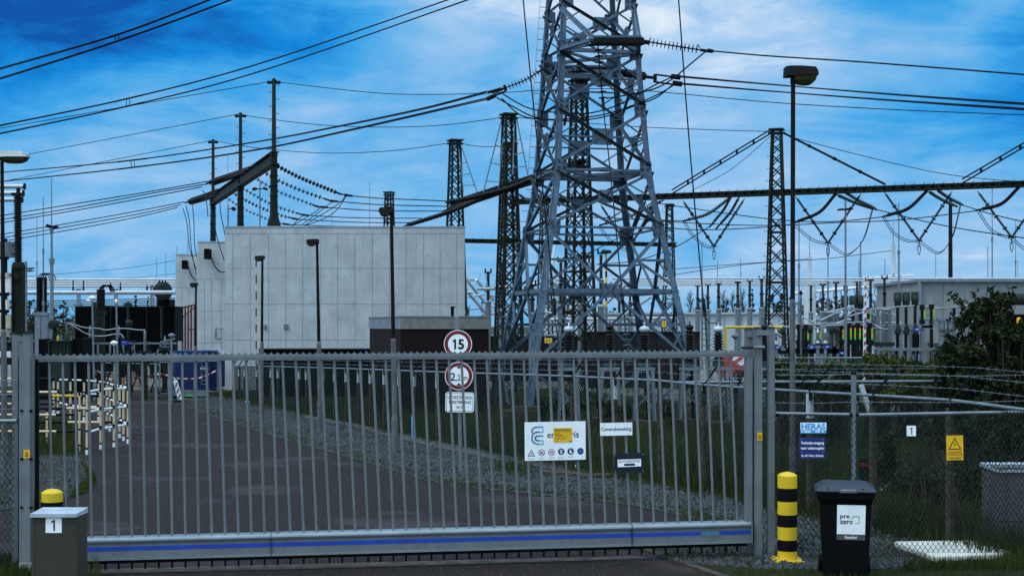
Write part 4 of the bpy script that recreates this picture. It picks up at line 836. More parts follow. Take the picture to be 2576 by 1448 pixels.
def rail_(a, b, nseg=3, mm=(0, 1), name='rail', mats=('white_paint', 'black')):
    mb = MB(); r = .024
    for f0, f1, m in ((0, .14, 1), (.14, .44, 0), (.44, .56, 1), (.56, .86, 0), (.86, 1, 1)) if nseg > 2 else ((0, .16, 1), (.16, .84, 0), (.84, 1, 1)): mb.tube(a.lerp(b, f0), a.lerp(b, f1), r*(1.14 if m else 1), n=8, m=m)
    mb.build(name, list(mats), t)
order = [1, 2, 3, 4, 5, 6, 7, 8, 9, 10, 11, 12, 13]
for i, j in zip(order, order[1:]):
    (ga, za), (gb, zb3) = PB[i], PB[j]
    for q in (.985, .66, .345): rail_(ga+V((0, 0, za*q)), gb+V((0, 0, zb3*q)), 2)
def prail(y, x0, x1, d, segs, name='rail'):
    mb = MB(); k = d/F
    for a, b, m in segs: mb.tube(P(bz(a, y)[0], bz(a, y)[1], d), P(bz(b, y)[0], bz(b, y+2)[1], d), 19/6.228*k, n=8, m=m)
    mb.build(name, ['cream_pole', 'black', 'yellow'], t)
for y, segs, d in ((340, [(-300, 895, 0), (895, 1215, 1)], 30.8), (695, [(-300, 880, 0), (880, 1230, 1)], 30.8), (955, [(-300, 885, 0), (885, 1230, 1)], 30.8), (595, [(-200, 1040, 1), (1040, 1610, 0), (1610, 1785, 1)], 33.6), (812, [(-200, 1065, 1), (1065, 1620, 0), (1620, 2000, 1)], 33.6), (400, [(-200, 820, 1), (820, 1280, 2), (1280, 1550, 1)], 37), (133, [(-200, 480, 0), (480, 840, 1)], 44), (525, [(-200, 490, 0), (490, 840, 1)], 44)): prail(y, 0, 0, d, segs)
# ================================================================ LAMP POSTS
def lamp(top, foot, r0, r1, head, label, pale=False, base=True, grp='lamp posts', flip=1):
    """head: pixel box x0,x1,y0,y1 of the lantern"""
    fx, fy = foot; g = G(fx, fy); d = g.y; tp = P(*top, d); t = thing('lamp_post', label, 'lamp post', g, grp)
    mb = MB(); h = tp.z; kk = min(.2, .7/h); mid = g.lerp(tp, kk)
    cut = g.lerp(tp, .47); rc = r0+(r1-r0)*.47
    if base: mb.tube(g, mid, r0*1.45, n=12); mb.lathe(mid, [(r0*1.45, 0), (r0*1.12, .12)], 12, tp-g); mb.tube(mid, cut, r0*1.12, n=12); mb.lathe(cut, [(r0*1.12, 0), (rc, .05)], 12, tp-g); mb.tube(cut, tp, rc, r1, 12, m=1)
    else: mb.tube(g, cut, r0, rc, 12); mb.tube(cut, tp, rc, r1, 12, m=1)
    if base: fr = Fr(g.lerp(tp, kk*.42)+V((0, -r0*1.44, 0))); mb.fbox(fr, -r0*.6, r0*.6, -.14, .14, 0, .004)
    mb.build('pole', ['lamp_pole', 'lamp_dark'], t)
    x0, x1, y0, y1 = head; a, b = P(x0, y0, d), P(x1, y1, d); w = b.x-a.x; hh = a.z-b.z; dep = min(.30, w*.55); cx = (a.x+b.x)/2
    s = flip; mb = MB(); zt, zm = a.z, a.z-hh*.48
    # shell: tapered canopy, high over the pole and thinner to the tip
    pts = [(-.5, .04, 1.0), (-.36, 0, 1.0), (.0, .0, 1), (.42, .05, .95), (.5, .24, .8)]
    rows = []
    for u, dz, ww in pts: rows.append((cx+s*u*w, zt-dz*hh, zm-(.05*hh if u < -.3 else 0), dep*ww/2))
    vs = [];
    for x, z1, z0, q in rows: vs += [V((x, d-q, z0)), V((x, d-q*.75, z1)), V((x, d+q*.75, z1)), V((x, d+q, z0))]
    mb.add(vs, [(i*4+j, i*4+(j+1) % 4, (i+1)*4+(j+1) % 4, (i+1)*4+j) for i in range(4) for j in range(4)]+[(0, 1, 2, 3), (19, 18, 17, 16)])
    px0 = tp.x; mb.tube(V((px0, d, tp.z-.02)), V((px0, d, zm+.02)), r1*1.25, n=10); hd = mb.build('lantern', 'lamp_pale' if pale else 'lamp_shell', t)
    mb = MB(); vs = []
    for v, q in ((0, 1), (.55, .86), (.9, .55), (1.0, .2)):
        for u in (-1, 1):
            for e in (-1, 1): vs.append(V((cx+s*w*.10+u*w*.36*q, d+e*dep*.42*q, zm-v*hh*.5-.002)))
    mb.add(vs, [(i*4+a_, i*4+b_, (i+1)*4+b_, (i+1)*4+a_) for i in range(3) for a_, b_ in ((0, 1), (1, 3), (3, 2), (2, 0))]+[(12, 13, 15, 14)]); mb.build('lens', 'lens', hd)
    return t
lamp((1995, 208), (1993, 1250), .040, .036, (1974, 2056, 168, 216), 'tall dark lamp post on the right with a boxy lantern, standing behind the yellow bollard')
lamp((984.5, 540), (994, 1138), .050, .036, (953, 991, 521, 546), 'tall lamp post on the gravel verge before the right part of the white wall', flip=-1)
lamp((797.5, 612), (806, 1086), .050, .034, (771, 802, 601, 620), 'mid height lamp post in front of the middle of the white wall', flip=-1)
lamp((660, 652), (658, 1052), .046, .034, (641, 666, 643, 658), 'lamp post in front of the left end of the white wall', flip=-1)
lamp((493, 718), (491, 1012), .050, .036, (478, 498, 711, 723), 'small lamp post standing in front of the blue tank', flip=-1)
lamp((938, 742), (942, 976), .045, .036, (931, 945, 734, 744), 'smallest lamp post at the corner of the dark brick building', base=False, flip=1)
lamp((5, 403), (12, 1219), .044, .030, (-22, 71, 381, 412), 'tall lamp post with a pale rounded lantern at the far left edge', pale=True)
# double arm and floodlight masts
def mast(name, x, y0, y1, d, r0, r1, label, mt='galv', heads=(), joints=(), xt=None, cat='mast', grp=None):
    zb = max(0, ZD(y1, d)); a = V((XD(x, d), d, 0)); b = P(xt if xt else x, y0, d); t = thing(name, label, cat, a, grp)
    mb = MB(); L_ = (b-a).length; prev = 0; rr = r0
    js = list(joints)+[1.0]
    for i, j in enumerate(js):
        r_ = r0+(r1-r0)*i/max(1, len(js)-1) if len(js) > 1 else r0
        mb.tube(a.lerp(b, prev), a.lerp(b, j), r_, r_*.9 if len(js) > 1 else r1, 8)
        if j < 1: mb.tube(a.lerp(b, j-.012), a.lerp(b, j+.012), r_*1.5, n=8)
        prev = j
    mb.build('pole', mt, t)
    for hx, hy, w, h, tilt in heads:
        c = P(hx, hy, d); k = d/F; mb = MB(); dx = w*k/2; vs = []
        fr = Fr(c, V((math.cos(tilt), 0, math.sin(tilt))), V((-math.sin(tilt), 0, math.cos(tilt)))); mb.fpoly(fr, [(-dx, -h*k/2), (dx*.9, -h*k/2), (dx, h*k*.1), (dx*.5, h*k/2), (-dx, h*k/2)], -.14, .14)
        q = P(x, hy, d); mb.bar(c, V((q.x, q.y, q.z)), .05, .05); mb.build('floodlight', 'lamp_shell', t)
    return t
mast('floodlight_mast', 131, 448, 930, 55, .10, .022, 'tall floodlight mast with two lamps in front of the left transformers', heads=((123, 569, 10, 8, -.3), (140, 571, 10, 7, .3)), joints=(.33, .62, .76), xt=129.5)
mast('floodlight_mast', 654, 452, 700, 72, .06, .03, 'floodlight mast rising behind the white wall between the steel columns', heads=((641, 475, 11, 6, .3), (668, 475, 11, 6, -.3)))
mast('floodlight_mast', 574, 515, 700, 84, .06, .04, 'short floodlight mast with one tilted lamp behind the stepped walls', heads=((588, 525, 9, 9, .6),))
mast('double_lamp_mast', 2127, 503, 960, 46, .052, .034, 'pale steel mast with two flat lamps rising in front of the switchgear', heads=((2115, 527, 13, 4, .12), (2133, 526, 13, 5, .15)), joints=(.58,))
mast('floodlight_mast', 2391, 500, 720, 80, .16, .10, 'thick dark mast behind the right concrete building', mt='steel_dark')
mast('camera_mast', 65, 657, 900, 52, .055, .05, 'pale twin mast with two flat arms at left between the insulator column and the transformers', heads=((79, 675, 14, 2, .25), (78, 681, 12, 2, .2)))
# lightning rods over the yard
for x, y0, y1, d, r, lb in ((93, 543, 740, 66, .035, 'shortest of the three lightning rods at far left'), (109, 495, 740, 60, .045, 'middle one of the three tall rods at far left beside the cable columns'),
    (394, 650, 705, 110, .05, 'leftmost short lightning rod over the left busbars beside the grey wall'), (417, 637, 705, 110, .05, 'short lightning rod second from left over the left busbars'), (445, 621, 660, 100, .05, 'short lightning rod just above the end of the lowest grey wall'), (472, 606, 650, 100, .05, 'short lightning rod above the lowest grey wall near its drop wires'),
    (573, 392, 610, 74, .03, 'thin lightning rod left of the sloping steel beam'), (930, 458, 590, 72, .03, 'thin lightning rod rising behind the middle of the white wall'), (835, 503, 590, 72, .025, 'thin lightning rod behind the white wall among the strung conductors'),
    (1766, 610, 830, 88, .07, 'lightning rod right of the big pylon, tallest of the three near there'), (1805, 656, 830, 90, .055, 'lightning rod over the busbars right of the big pylon, between two others'), (1863, 650, 830, 92, .055, 'lightning rod over the busbars just left of the green lattice tower'),
    (2010, 555, 930, 70, .06, 'grey lightning mast just right of the tall dark lamp post'), (2083, 620, 900, 84, .075, 'twisted lightning rod under the first hanging V right of the lamp post'), (2161, 656, 900, 86, .06, 'thinner of two close lightning rods beside the red white pole'), (2165, 608, 900, 84, .10, 'thicker of two close lightning rods beside the red white pole'),
    (2226, 649, 800, 95, .06, 'short lightning rod left of the white tubular mast'), (2261, 510, 860, 72, .07, 'grey stepped lightning mast left of the concrete building'), (2354, 638, 720, 100, .055, 'short rod above the left end of the concrete building'), (2485, 620, 720, 100, .065, 'short rod above the concrete building left of the tall thin one'),
    (2496, 470, 720, 82, .06, 'tall thin mast above the concrete building near the right edge'), (2555, 552, 720, 88, .05, 'lightning mast above the concrete building at the right edge'), (2560.5, 656, 720, 100, .045, 'shortest rod at the right edge above the concrete building')):
    mast('lightning_rod', x, y0, y1, d, r, r*.45, lb, joints=(.45, .72) if y1-y0 > 120 else (.55,), cat='lightning rod', grp='lightning rods over the yard')
for x, y0, d, lb in ((2037, 590, 96, 'white tubular mast with a thin top behind the busbars, left one'), (2247, 560, 90, 'thick white tubular mast left of the concrete building')):
    a = V((XD(x, d), d, 0)); t = thing('tubular_mast', lb, 'mast', a, 'white tubular masts'); z2 = ZD(705, d); z3 = ZD(y0+55, d); z4 = ZD(y0, d); mb = MB(); mb.lathe(a, [(.42, 0), (.40, z2-.3), (.22, z2), (.14, z2+.1), (.12, z3)], 16); mb.build('tube', 'shed_white', t); mb = MB(); mb.tube(a+V((0, 0, z3)), a+V((0, 0, z4)), .03, .015, 6); mb.build('tip', 'galv', t)
# small yard lamps with mushroom heads
for x, y0, d, w, lb, mt in ((232, 752, 52, 20, 'yard lamp with two overlapping white heads in front of the dark radiators', 'white_paint'), (292.5, 759, 52, 9, 'thin yard lamp with a white ball head in front of the dark radiators', 'white_paint'), (287, 865, 48, 19, 'low yard lamp with a wide white dish beside the transformer bay', 'white_paint'), (432, 846, 50, 19, 'low yard lamp with a grey dish near the lowest grey wall', 'composite_grey'), (1850, 848, 44, 21, 'low yard lamp with a grey dish behind the right end of the gate', 'composite_grey'), (2015, 737, 52, 8, 'slim dark yard lamp just right of the tall dark lamp post', 'lamp_shell')):
    c = P(x, y0, d); k = d/F; g = V((c.x+.08, d, 0)) if x < 300 else V((c.x, d, 0)); t = thing('yard_lamp', lb, 'lamp', g, 'small yard lamps'); mb = MB(); mb.tube(g, c, .045, .03, 8); mb.build('pole', 'lamp_pole' if mt == 'lamp_shell' else 'galv', t)
    mb = MB(); r = w*k/2; mb.lathe(c-V((0, 0, .05)), [(.05, 0), (r, .07), (r*.96, .11), (r*.5, .15), (.02, .17)] if w > 12 else [(r*.7, 0), (r, .05), (r, .10), (r*.3, .15)], 14); mb.build('head', mt, t)
    if x == 232: mb = MB(); c2 = P(225, 757, d); mb.lathe(c2-V((0, 0, .05)), [(.05, 0), (.13, .05), (.1, .10), (.02, .12)], 12); mb.bar(c2, c, .03); mb.build('head', mt, t)
# ================================================================ BIG PYLON
PC = V((2.532, 44.5, 0)); PTH = .206
def pw(z):
    K = [(0, 5.557), (7.2, 3.028), (13, 2.258), (22, 1.25)]
    for (a, wa), (b, wb) in zip(K, K[1:]):
        if z <= b: return (wa+(wb-wa)*(z-a)/(b-a))/2
    return .62
def leg(i, z):   # 0 front left, 1 front right, 2 back right, 3 back left
    sx, sy = ((-1, -1), (1, -1), (1, 1), (-1, 1))[i]; w = pw(z); a, b = sx*w, sy*w
    return V((PC.x+a*math.cos(PTH)-b*math.sin(PTH)-.009*z, PC.y+a*math.sin(PTH)+b*math.cos(PTH), z))
ZT = 21.0
pyl = thing('transmission_pylon', 'huge grey steel lattice transmission pylon towering out of the top of the picture', 'pylon', PC)
def axis(i):   # outward-pointing horizontal directions of the two faces meeting at leg i
    e1 = V((math.cos(PTH), math.sin(PTH), 0)); e2 = V((-math.sin(PTH), math.cos(PTH), 0)); sx, sy = ((-1, -1), (1, -1), (1, 1), (-1, 1))[i]; return e1*-sx, e2*-sy
for i in range(4):
    mb = MB(); u, v = axis(i); zs = [-.1, 3.75, 7.2, 11.0, 13.0, ZT]; wd = [.20, .19, .18, .165, .15, .11]
    for a, b, w0, w1 in zip(zs, zs[1:], wd, wd[1:]):
        p, q = leg(i, a), leg(i, b); th = .026
        for e, o in ((u, v), (v, u)):   # two flanges of the angle
            vs = []
            for pt_, w in ((p, w0), (q, w1)): vs += [pt_, pt_+e*w, pt_+e*w+o*th, pt_+o*th]
            mb.add(vs, [(0, 1, 5, 4), (1, 2, 6, 5), (2, 3, 7, 6), (3, 0, 4, 7), (0, 3, 2, 1), (4, 5, 6, 7)])
    for z in (5.3, 7.3, 11.1, 2.75, 9.3):   # splice plates and their bolts
        p, q = leg(i, z-.4), leg(i, z+.4)
        for e, o in ((u, v), (v, u)):
            vs = []
            for pt_ in (p, q): b = pt_-o*.012; vs += [b+e*.01, b+e*.17, b+e*.17+o*.011, b+e*.01+o*.011]
            mb.add(vs, [(0, 1, 5, 4), (1, 2, 6, 5), (2, 3, 7, 6), (3, 0, 4, 7), (0, 3, 2, 1), (4, 5, 6, 7)])
            for k in range(6):
                for c in (.055, .14): pt_ = p.lerp(q, (k+.5)/6)+e*c-o*.012; mb.tube(pt_, pt_-o*.022, .015, n=5)
    for z in (3.75, 2.75, 5.62, 7.5, 9.35):   # stiffener collars
        p = leg(i, z); mb.bar(p+u*.10+v*.10-V((0, 0, .01)), p+u*.10+v*.10+V((0, 0, .01)), .225, .225, up=u)
    lg = mb.build('leg', 'steel_pale', pyl)
    if i == 3:   # step bolts on the back left leg
        mb = MB(); z = 3.0
        while z < 15: p = leg(3, z); mb.tube(p, p-u*.19, .011, n=4); mb.tube(p-u*.18, p-u*.19+V((0, 0, .03)), .009, n=4); z += .34
        mb.path([leg(3, z)-u*.19 for z in (7.5, 10, 13, 15)], .006, 4); mb.build('step_bolts', 'galv', lg)
for i in range(4):
    p = leg(i, 0); c = PC+(p-PC)*.985; mb = MB(); mb.box((c.x, c.y, .12), 1.25, 1.1, .30, PTH); mb.box((c.x, c.y, .20), .75, .7, .36, PTH); mb.build('footing', 'concrete_post', pyl)
def member(mb, a, b, w, off, flip=1): # an angle iron lying in a face whose inward normal is off
    d = (b-a).normalized(); s = d.cross(off).normalized()*flip; th = .014
    for e, o in ((s, off), (off, s)):
        vs = []
        for pt_ in (a, b): q = pt_-s*w*.5; vs += [q, q+e*w, q+e*w+o*th, q+o*th]
        mb.add(vs, [(0, 1, 5, 4), (1, 2, 6, 5), (2, 3, 7, 6), (3, 0, 4, 7), (0, 3, 2, 1), (4, 5, 6, 7)])
PAN = [(1.55, 5.62, 3.75), (5.72, 7.36, None), (7.55, 9.25, None), (9.4, 11.0, None), (11.2, 12.55, None), (12.6, 14.4, None), (14.5, 16.2, None), (16.3, 18.0, None), (18.0, 19.6, None)]
for i in range(4):
    j = (i+1) % 4; pa, pb = axis(i); e = (leg(j, 5)-leg(i, 5)).normalized(); nrm = V((0, 0, 1)).cross(e); nrm = nrm if nrm.dot(PC+V((0, 0, 0))-leg(i, 0)) > 0 else -nrm
    mb = MB(); low = [0]
    def brace(a, b, w, flip=1, name='diagonal_brace'):
        if a.z > 12.58 and b.z > 12.58: member(mb, a, b, w, nrm, flip); return
        q_ = MB(); member(q_, a, b, w, nrm, flip); q_.build(name, 'steel_pale', pyl)
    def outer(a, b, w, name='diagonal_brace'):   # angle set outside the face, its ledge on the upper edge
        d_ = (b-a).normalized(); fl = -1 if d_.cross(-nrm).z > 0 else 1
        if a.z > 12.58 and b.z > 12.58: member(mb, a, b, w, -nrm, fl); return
        q_ = MB(); member(q_, a, b, w, -nrm, fl); q_.build(name, 'steel_brace_dark', pyl)
    def strut(a, b, w):
        if a.z > 12.58: member(mb, a, b, w, nrm); return
        q_ = MB(); member(q_, a, b, w, nrm); q_.build('foot_strut' if min(a.z, b.z) < 5.4 else 'strut', 'steel_pale', pyl)
    for k, (z0, z1, zc) in enumerate(PAN):
        A0, B0, A1, B1 = leg(i, z0), leg(j, z0), leg(i, z1), leg(j, z1); w = .088 if k < 4 else .08
        o = nrm*.03
        if zc:
            C = (leg(i, zc)+leg(j, zc))/2
            for q in (A0, B0, A1, B1): brace(q+o, C+o, w*1.1, 1 if q in (A0, B1) else -1)
            brace(leg(i, zc)+o*1.6, leg(j, zc)+o*1.6, .14, 1, 'belt'); gc = C
        else:
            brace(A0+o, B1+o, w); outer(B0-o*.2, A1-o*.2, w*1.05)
            d1, d2 = B1-A0, A1-B0; # crossing point
            wA, wB = (B0-A0).length, (B1-A1).length; f = wA/(wA+wB); gc = A0.lerp(B1, f); zc_ = gc.z
            if k in (2, 3): strut(leg(i, zc_)+o, leg(j, zc_)+o, .055)
            if k == 1: brace(leg(i, 7.42)+o, leg(j, 7.42)+o, .085, 1, 'belt'); strut(leg(i, 5.67)+o, leg(j, 5.67)+o, .07)
            # redundants: short struts from the diagonals to the legs
            for P0, P1, Q in ((A0, B1, i), (B0, A1, j)):
                q = P0.lerp(P1, .25); strut(q+o, leg(Q, z0+(z1-z0)*.5)+o, .04)
                q = P0.lerp(P1, .78); oth = j if Q == i else i; strut(q+o, leg(oth, z0+(z1-z0)*.5)+o, .04)
        # gusset plates: centre and at the legs
        def plate(c, w2, h2, off):
            fr = Fr(c-nrm*off, e if e.cross(V((0, 0, 1))).dot(-nrm) > 0 else -e); gp_ = MB(); gp_.fpoly(fr, [(-w2, -h2*.7), (-w2*.8, -h2), (w2*.8, -h2), (w2, -h2*.7), (w2, h2*.7), (w2*.8, h2), (-w2*.8, h2), (-w2, h2*.7)], -.008, .008)
            for a in (-1, 1):
                for b in (-1, 1):
                    for c_ in (.35, .55, .75): pt_ = fr.p(a*w2*c_, b*h2*c_, .008); gp_.tube(pt_, pt_+fr.n*.024, .019, n=5, m=1)
            gp_.build('gusset_plate', ['steel_pale', 'steel_dark'], pyl)
        if k < 5: plate(gc, .33 if k in (2, 3) else .22, .25 if k in (2, 3) else .2, .0)
        if k < 5:
            for Q, s in ((i, 1), (j, -1)):
                for zz, hh in ((z0, .22), (z1, .22)) if k else ((z1, .26),):
                    plate(leg(Q, zz)+e*s*.19, .16, hh*.85, .006)
    if True:   # lower panel redundants
        for zz in (2.75,):
            a, b = leg(i, zz), leg(j, zz); fA = .235; strut(a+nrm*.03, a.lerp(b, fA)+nrm*.03, .09); strut(b+nrm*.03, b.lerp(a, fA)+nrm*.03, .09)
        for Q, s in ((i, j), (j, i)):
            dq = leg(Q, 5.62); C = (leg(i, 3.75)+leg(j, 3.75))/2; m_ = dq.lerp(C, .5); strut(m_+nrm*.03, leg(Q, 3.85)+nrm*.03, .075); strut(m_+nrm*.03, leg(Q, m_.z)+nrm*.03, .07)
            dq = leg(Q, 1.55); m_ = dq.lerp(C, .52); strut(m_+nrm*.03, leg(Q, 3.6)+nrm*.03, .075); strut(dq.lerp(C, .25)+nrm*.03, leg(Q, 2.75)+nrm*.03, .06); strut(leg(Q, 1.45)+nrm*.03, leg(s, 1.45).lerp(leg(Q, 1.45), .72)-V((0, 0, 1.2))+nrm*.03, .09)
    mb.build('upper_bracing', 'steel_pale', pyl)
for z in (3.75, 7.42, 11.05):
    mb = MB()
    for a, b in ((0, 2), (1, 3)): mb.ang(leg(a, z-.05), leg(b, z-.05), .09, .014)
    if z < 11: [mb.ang((leg(a, z)+leg((a+1) % 4, z))/2, (leg((a+1) % 4, z)+leg((a+2) % 4, z))/2, .08, .014) for a in range(4)]
    mb.build('diaphragm', 'steel_pale', pyl)
# cross arms: a short stub arm towards the viewer, one to the back, both with plated undersides
def arm(name, tip0, tip1, zroot, legs, dz, th):
    mb = MB(); t0, t1 = P(*tip0), P(*tip1); mb.bar(t0, t1, .34, th, m=0); mb.bar(t0+V((0, 0, th/2+.05)), t1+V((0, 0, th/2+.05)), .10, .06, m=1); mb.bar(t0-V((.1, 0, th/2)), t1+V((.12, 0, -th/2)), .5, .035, m=2)
    for L_, tp in zip(legs, (t0, t1)): mb.ang(leg(L_, zroot), tp, .12, .014, m=1); mb.ang(leg(L_, zroot+dz), tp+V((0, 0, .05)), .10, .014, m=1)
    m_ = (t0+t1)/2; mb.ang(leg(legs[0], zroot), m_, .08, .012, m=1); mb.ang(leg(legs[1], zroot), m_, .08, .012, m=1); mb.ang(leg(legs[0], zroot), leg(legs[1], zroot), .12, .014, m=1)
    mb.build(name, ['steel_dark', 'steel_pale', 'black'], pyl)
arm('cross_arm', (1494, 104, 40.4), (1612, 104, 41.2), 11.0, (0, 1), 1.3, .16)
arm('cross_arm', (1376, 174, 48.2), (1536, 176, 49.6), 10.7, (3, 2), 1.2, .14)
# number plate and warning plate
def pplate(name, px, py, w, h, d, back):
    fr = frpx(px, py, d); k = d/F; mb = MB(); mb.fbox(fr, -back[0]*k, back[1]*k, -back[2]*k, back[3]*k, -.004, .003, 0); mb.fbox(fr, -w*k/2, w*k/2, -h*k/2, h*k/2, .003, .007, 1); return fr, k, mb
fr, k, mb = pplate('number_plate', 1670.5, 814, 10, 14.5, 42.3, (16, 10, 8.5, 8.5)); num1(mb, fr, 9.5*k, .0082, 2); mb.build('number_plate', ['steel_pale', 'yellow_sign', 'ink'], pyl)
fr, k, mb = pplate('warning_plate', 1379.5, 856, 18, 12, 41.3, (10.5, 10.5, 7.5, 7)); mb.fpoly(fr, [(-7*k, -3.5*k), (-1.5*k, -3.5*k), (-4.2*k, 2*k)], .007, .008, 2); [mb.fbox(fr, a*k, b*k, y*k, (y+.8)*k, .007, .008, 2) for a, b, y in ((-6, 6, 3.8), (0, 7.5, -1.5), (0, 7.5, .2), (3, 7.5, -4.5))]; mb.build('warning_plate', ['steel_pale', 'yellow_sign', 'ink'], pyl)
# ================================================================ SMALL LATTICE TOWERS
def lattice(px, py_top, py_vis, d, label, wt=.42, wb=1.05, nb=15, yaw=.35, mt='steel_green', fat=1.0):
    x = XD(px, d); zt = ZD(py_top, d); t = thing('lattice_tower', label, 'lattice tower', V((x, d, 0)), 'green lattice gantry towers')
    def lg(i, z):
        sx, sy = ((-1, -1), (1, -1), (1, 1), (-1, 1))[i]; w = (wb+(wt-wb)*z/zt)/2; a, b = sx*w, sy*w; return V((x+a*math.cos(yaw)-b*math.sin(yaw), d+a*math.sin(yaw)+b*math.cos(yaw), z))
    for i in range(4):
        mb = MB(); c = V((x, d, 0)); q = (c-lg(i, 0)).normalized()*.035; mb.bar(lg(i, 0)+q, lg(i, zt)+q, .072*fat, .072*fat, up=V((math.cos(yaw), math.sin(yaw), 0))); mb.build('leg', mt, t)
    zs = [0]; z = 0
    while z < zt-.25: z += .98*(wb+(wt-wb)*z/zt); zs.append(min(z, zt))
    for i in range(4):
        j = (i+1) % 4; mb = MB()
        for z0, z1 in zip(zs, zs[1:]): mb.bar(lg(i, z0), lg(j, z1), .018, .042*fat); mb.bar(lg(j, z0), lg(i, z1), .018, .042*fat)
        for z in (zs[-1], zs[len(zs)//2], zs[len(zs)//3]): mb.bar(lg(i, z), lg(j, z), .05, .06)
        mb.build('face_lattice', mt, t)
    mb = MB(); mb.box((x, d, zt+.03), wt+.2, wt+.2, .07, yaw); mb.bar(V((x-wt*.9, d, zt-.12)), V((x+wt*.9, d, zt-.12)), .08, .08); mb.build('cap', mt, t)
    mb = MB(); z = 3
    while z < zt-.3: p = lg(0, z); mb.tube(p, p-V((.14, 0, 0)), .011, n=4); mb.tube(p-V((.135, 0, 0)), p+V((-.14, 0, .05)), .009, n=4); z += .55
    mb.build('step_bolts', mt, t); return t
TW = {}
for key, px, pt_, d, lb in (('A1', 1145, 355, 66, 'green lattice tower standing behind the right end of the white wall'), ('A2', 1280, 290, 58, 'green lattice tower with the highest visible top just left of the pylon'), ('A3', 1457, 205, 50, 'green lattice tower seen through the middle of the big pylon'),
    ('B1', 1282, 362, 67.2, 'green lattice tower whose lower top shows directly behind a taller tower left of the pylon'), ('B2', 1954, 328, 62.5, 'green lattice tower just left of the tall dark lamp post'), ('C1', 979, 485, 92, 'far lattice tower peeping over the white wall behind a lamp post'), ('C2', 1684, 515, 100, 'far lattice tower just right of the big pylon'), ('C3', 1370, 498, 96, 'far lattice tower seen through the left side of the big pylon')):
    TW[key] = (lattice(px, pt_, 0, d, lb, yaw=.38 if key[0] == 'A' else -.35, fat=1.15), V((XD(px, d), d, 0)))
# ================================================================ GANTRY BEAMS
def beam_lattice(name, a, b, label, w=.42, h=.38, mt='steel_green', n=18):
    t = thing(name, label, 'gantry beam', (a+b)/2, 'gantry beams'); dr_ = (b-a).normalized(); s = dr_.cross(V((0, 0, 1))).normalized(); u = V((0, 0, 1))
    mb = MB(); [mb.bar(a+s*w/2*i+u*h/2*j, b+s*w/2*i+u*h/2*j, .06, .06) for i in (-1, 1) for j in (-1, 1)]; mb.bar(a-s*0, b, .03, h*.92); [mb.bar(a+u*h/2*j, b+u*h/2*j, w, .02) for j in (-1, 1)]; mb.build('chord', mt, t)
    mb = MB()
    for k in range(n):
        p, q = a.lerp(b, k/n), a.lerp(b, (k+1)/n)
        for i in (-1, 1): mb.bar(p+s*w/2*i-u*h/2, q+s*w/2*i+u*h/2, .04, .05); mb.bar(p+s*w/2*i+u*h/2, q+s*w/2*i-u*h/2, .04, .05)
        for j in (-1, 1): mb.bar(p-s*w/2+u*h/2*j, q+s*w/2+u*h/2*j, .05, .04)
    mb.build('lattice', mt, t); mb = MB()
    for k in range(n+1): p = a.lerp(b, k/n); mb.bar(p-s*w*.6-u*h*.42, p+s*w*.6-u*h*.42, .12, .03); mb.tube(p+u*h*.5, p+u*(h*.5+.12)+dr_*.06, .012, n=4)
    mb.build('bracket', mt, t); return t
ZBm = ZD(484.5, 62.5)
B1, B2 = TW['B1'][1], TW['B2'][1]; dB = (B2-B1).normalized()
def Bb(px):  # point on beam B under photo column px
    k = (px-CX)/F; t_ = (k*B1.y-B1.x)/(dB.x-k*dB.y); p = B1+dB*t_; return V((p.x, p.y, ZBm))
beam_lattice('gantry_beam', Bb(1283), Bb(2760), 'long dark steel beam crossing the sky on the right, carrying the hanging V insulators', w=.28, h=.20, n=64)
A1, A3 = TW['A1'][1], TW['A3'][1]; a_, b_ = A1.copy(), A1+(A3-A1)*1.02; a_ += (A1-A3)*.02; a_.z = b_.z = ZD(513, 66); beam_lattice('gantry_beam', a_, b_, 'dark steel beam running from the tower by the white wall towards the pylon', w=.3, h=.24, n=26)
a_, b_ = P(1165, 605.5, 93.5), P(1700, 615.5, 100.3); beam_lattice('gantry_beam', a_, b_, 'far thin steel beam seen through the pylon legs below the others', w=.3, h=.22, n=24)
# stays holding beam B
def stay(name, p, q, r, label, twin=0, grp='beam stays'):
    mb = MB(); pts = spline([p, q], 12)
    if twin: o = V((0, 0, twin/2)); mb.path([v+o for v in pts], r, 5); mb.path([v-o for v in pts], r, 5); [mb.bar(pts[i]+o*1.3, pts[i]-o*1.3, r*2.4, r*2.4) for i in (2, 4, 6, 8, 10)]
    else: mb.path(pts, r, 6); [mb.tube(pts[i], pts[i].lerp(pts[i+1], .3), r*1.5, n=6) for i in (3, 6, 9)]
    return mb.top(name, 'steel_dark', label, 'stay', grp)
stay('beam_stay', P(1938, 331, 62.5), Bb(1690)+V((0, 0, .2)), .035, 'twin stay from the tower beside the lamp post down left to the beam', .17)
stay('beam_stay', P(1970, 334, 62.4), Bb(2226)+V((0, 0, .2)), .055, 'thick stay from the tower beside the lamp post down right to the beam')
stay('beam_stay', Bb(2420)+V((0, 0, .2)), P(2720, 280, 57), .035, 'twin stay rising from the beam out of the picture at the right edge', .17)
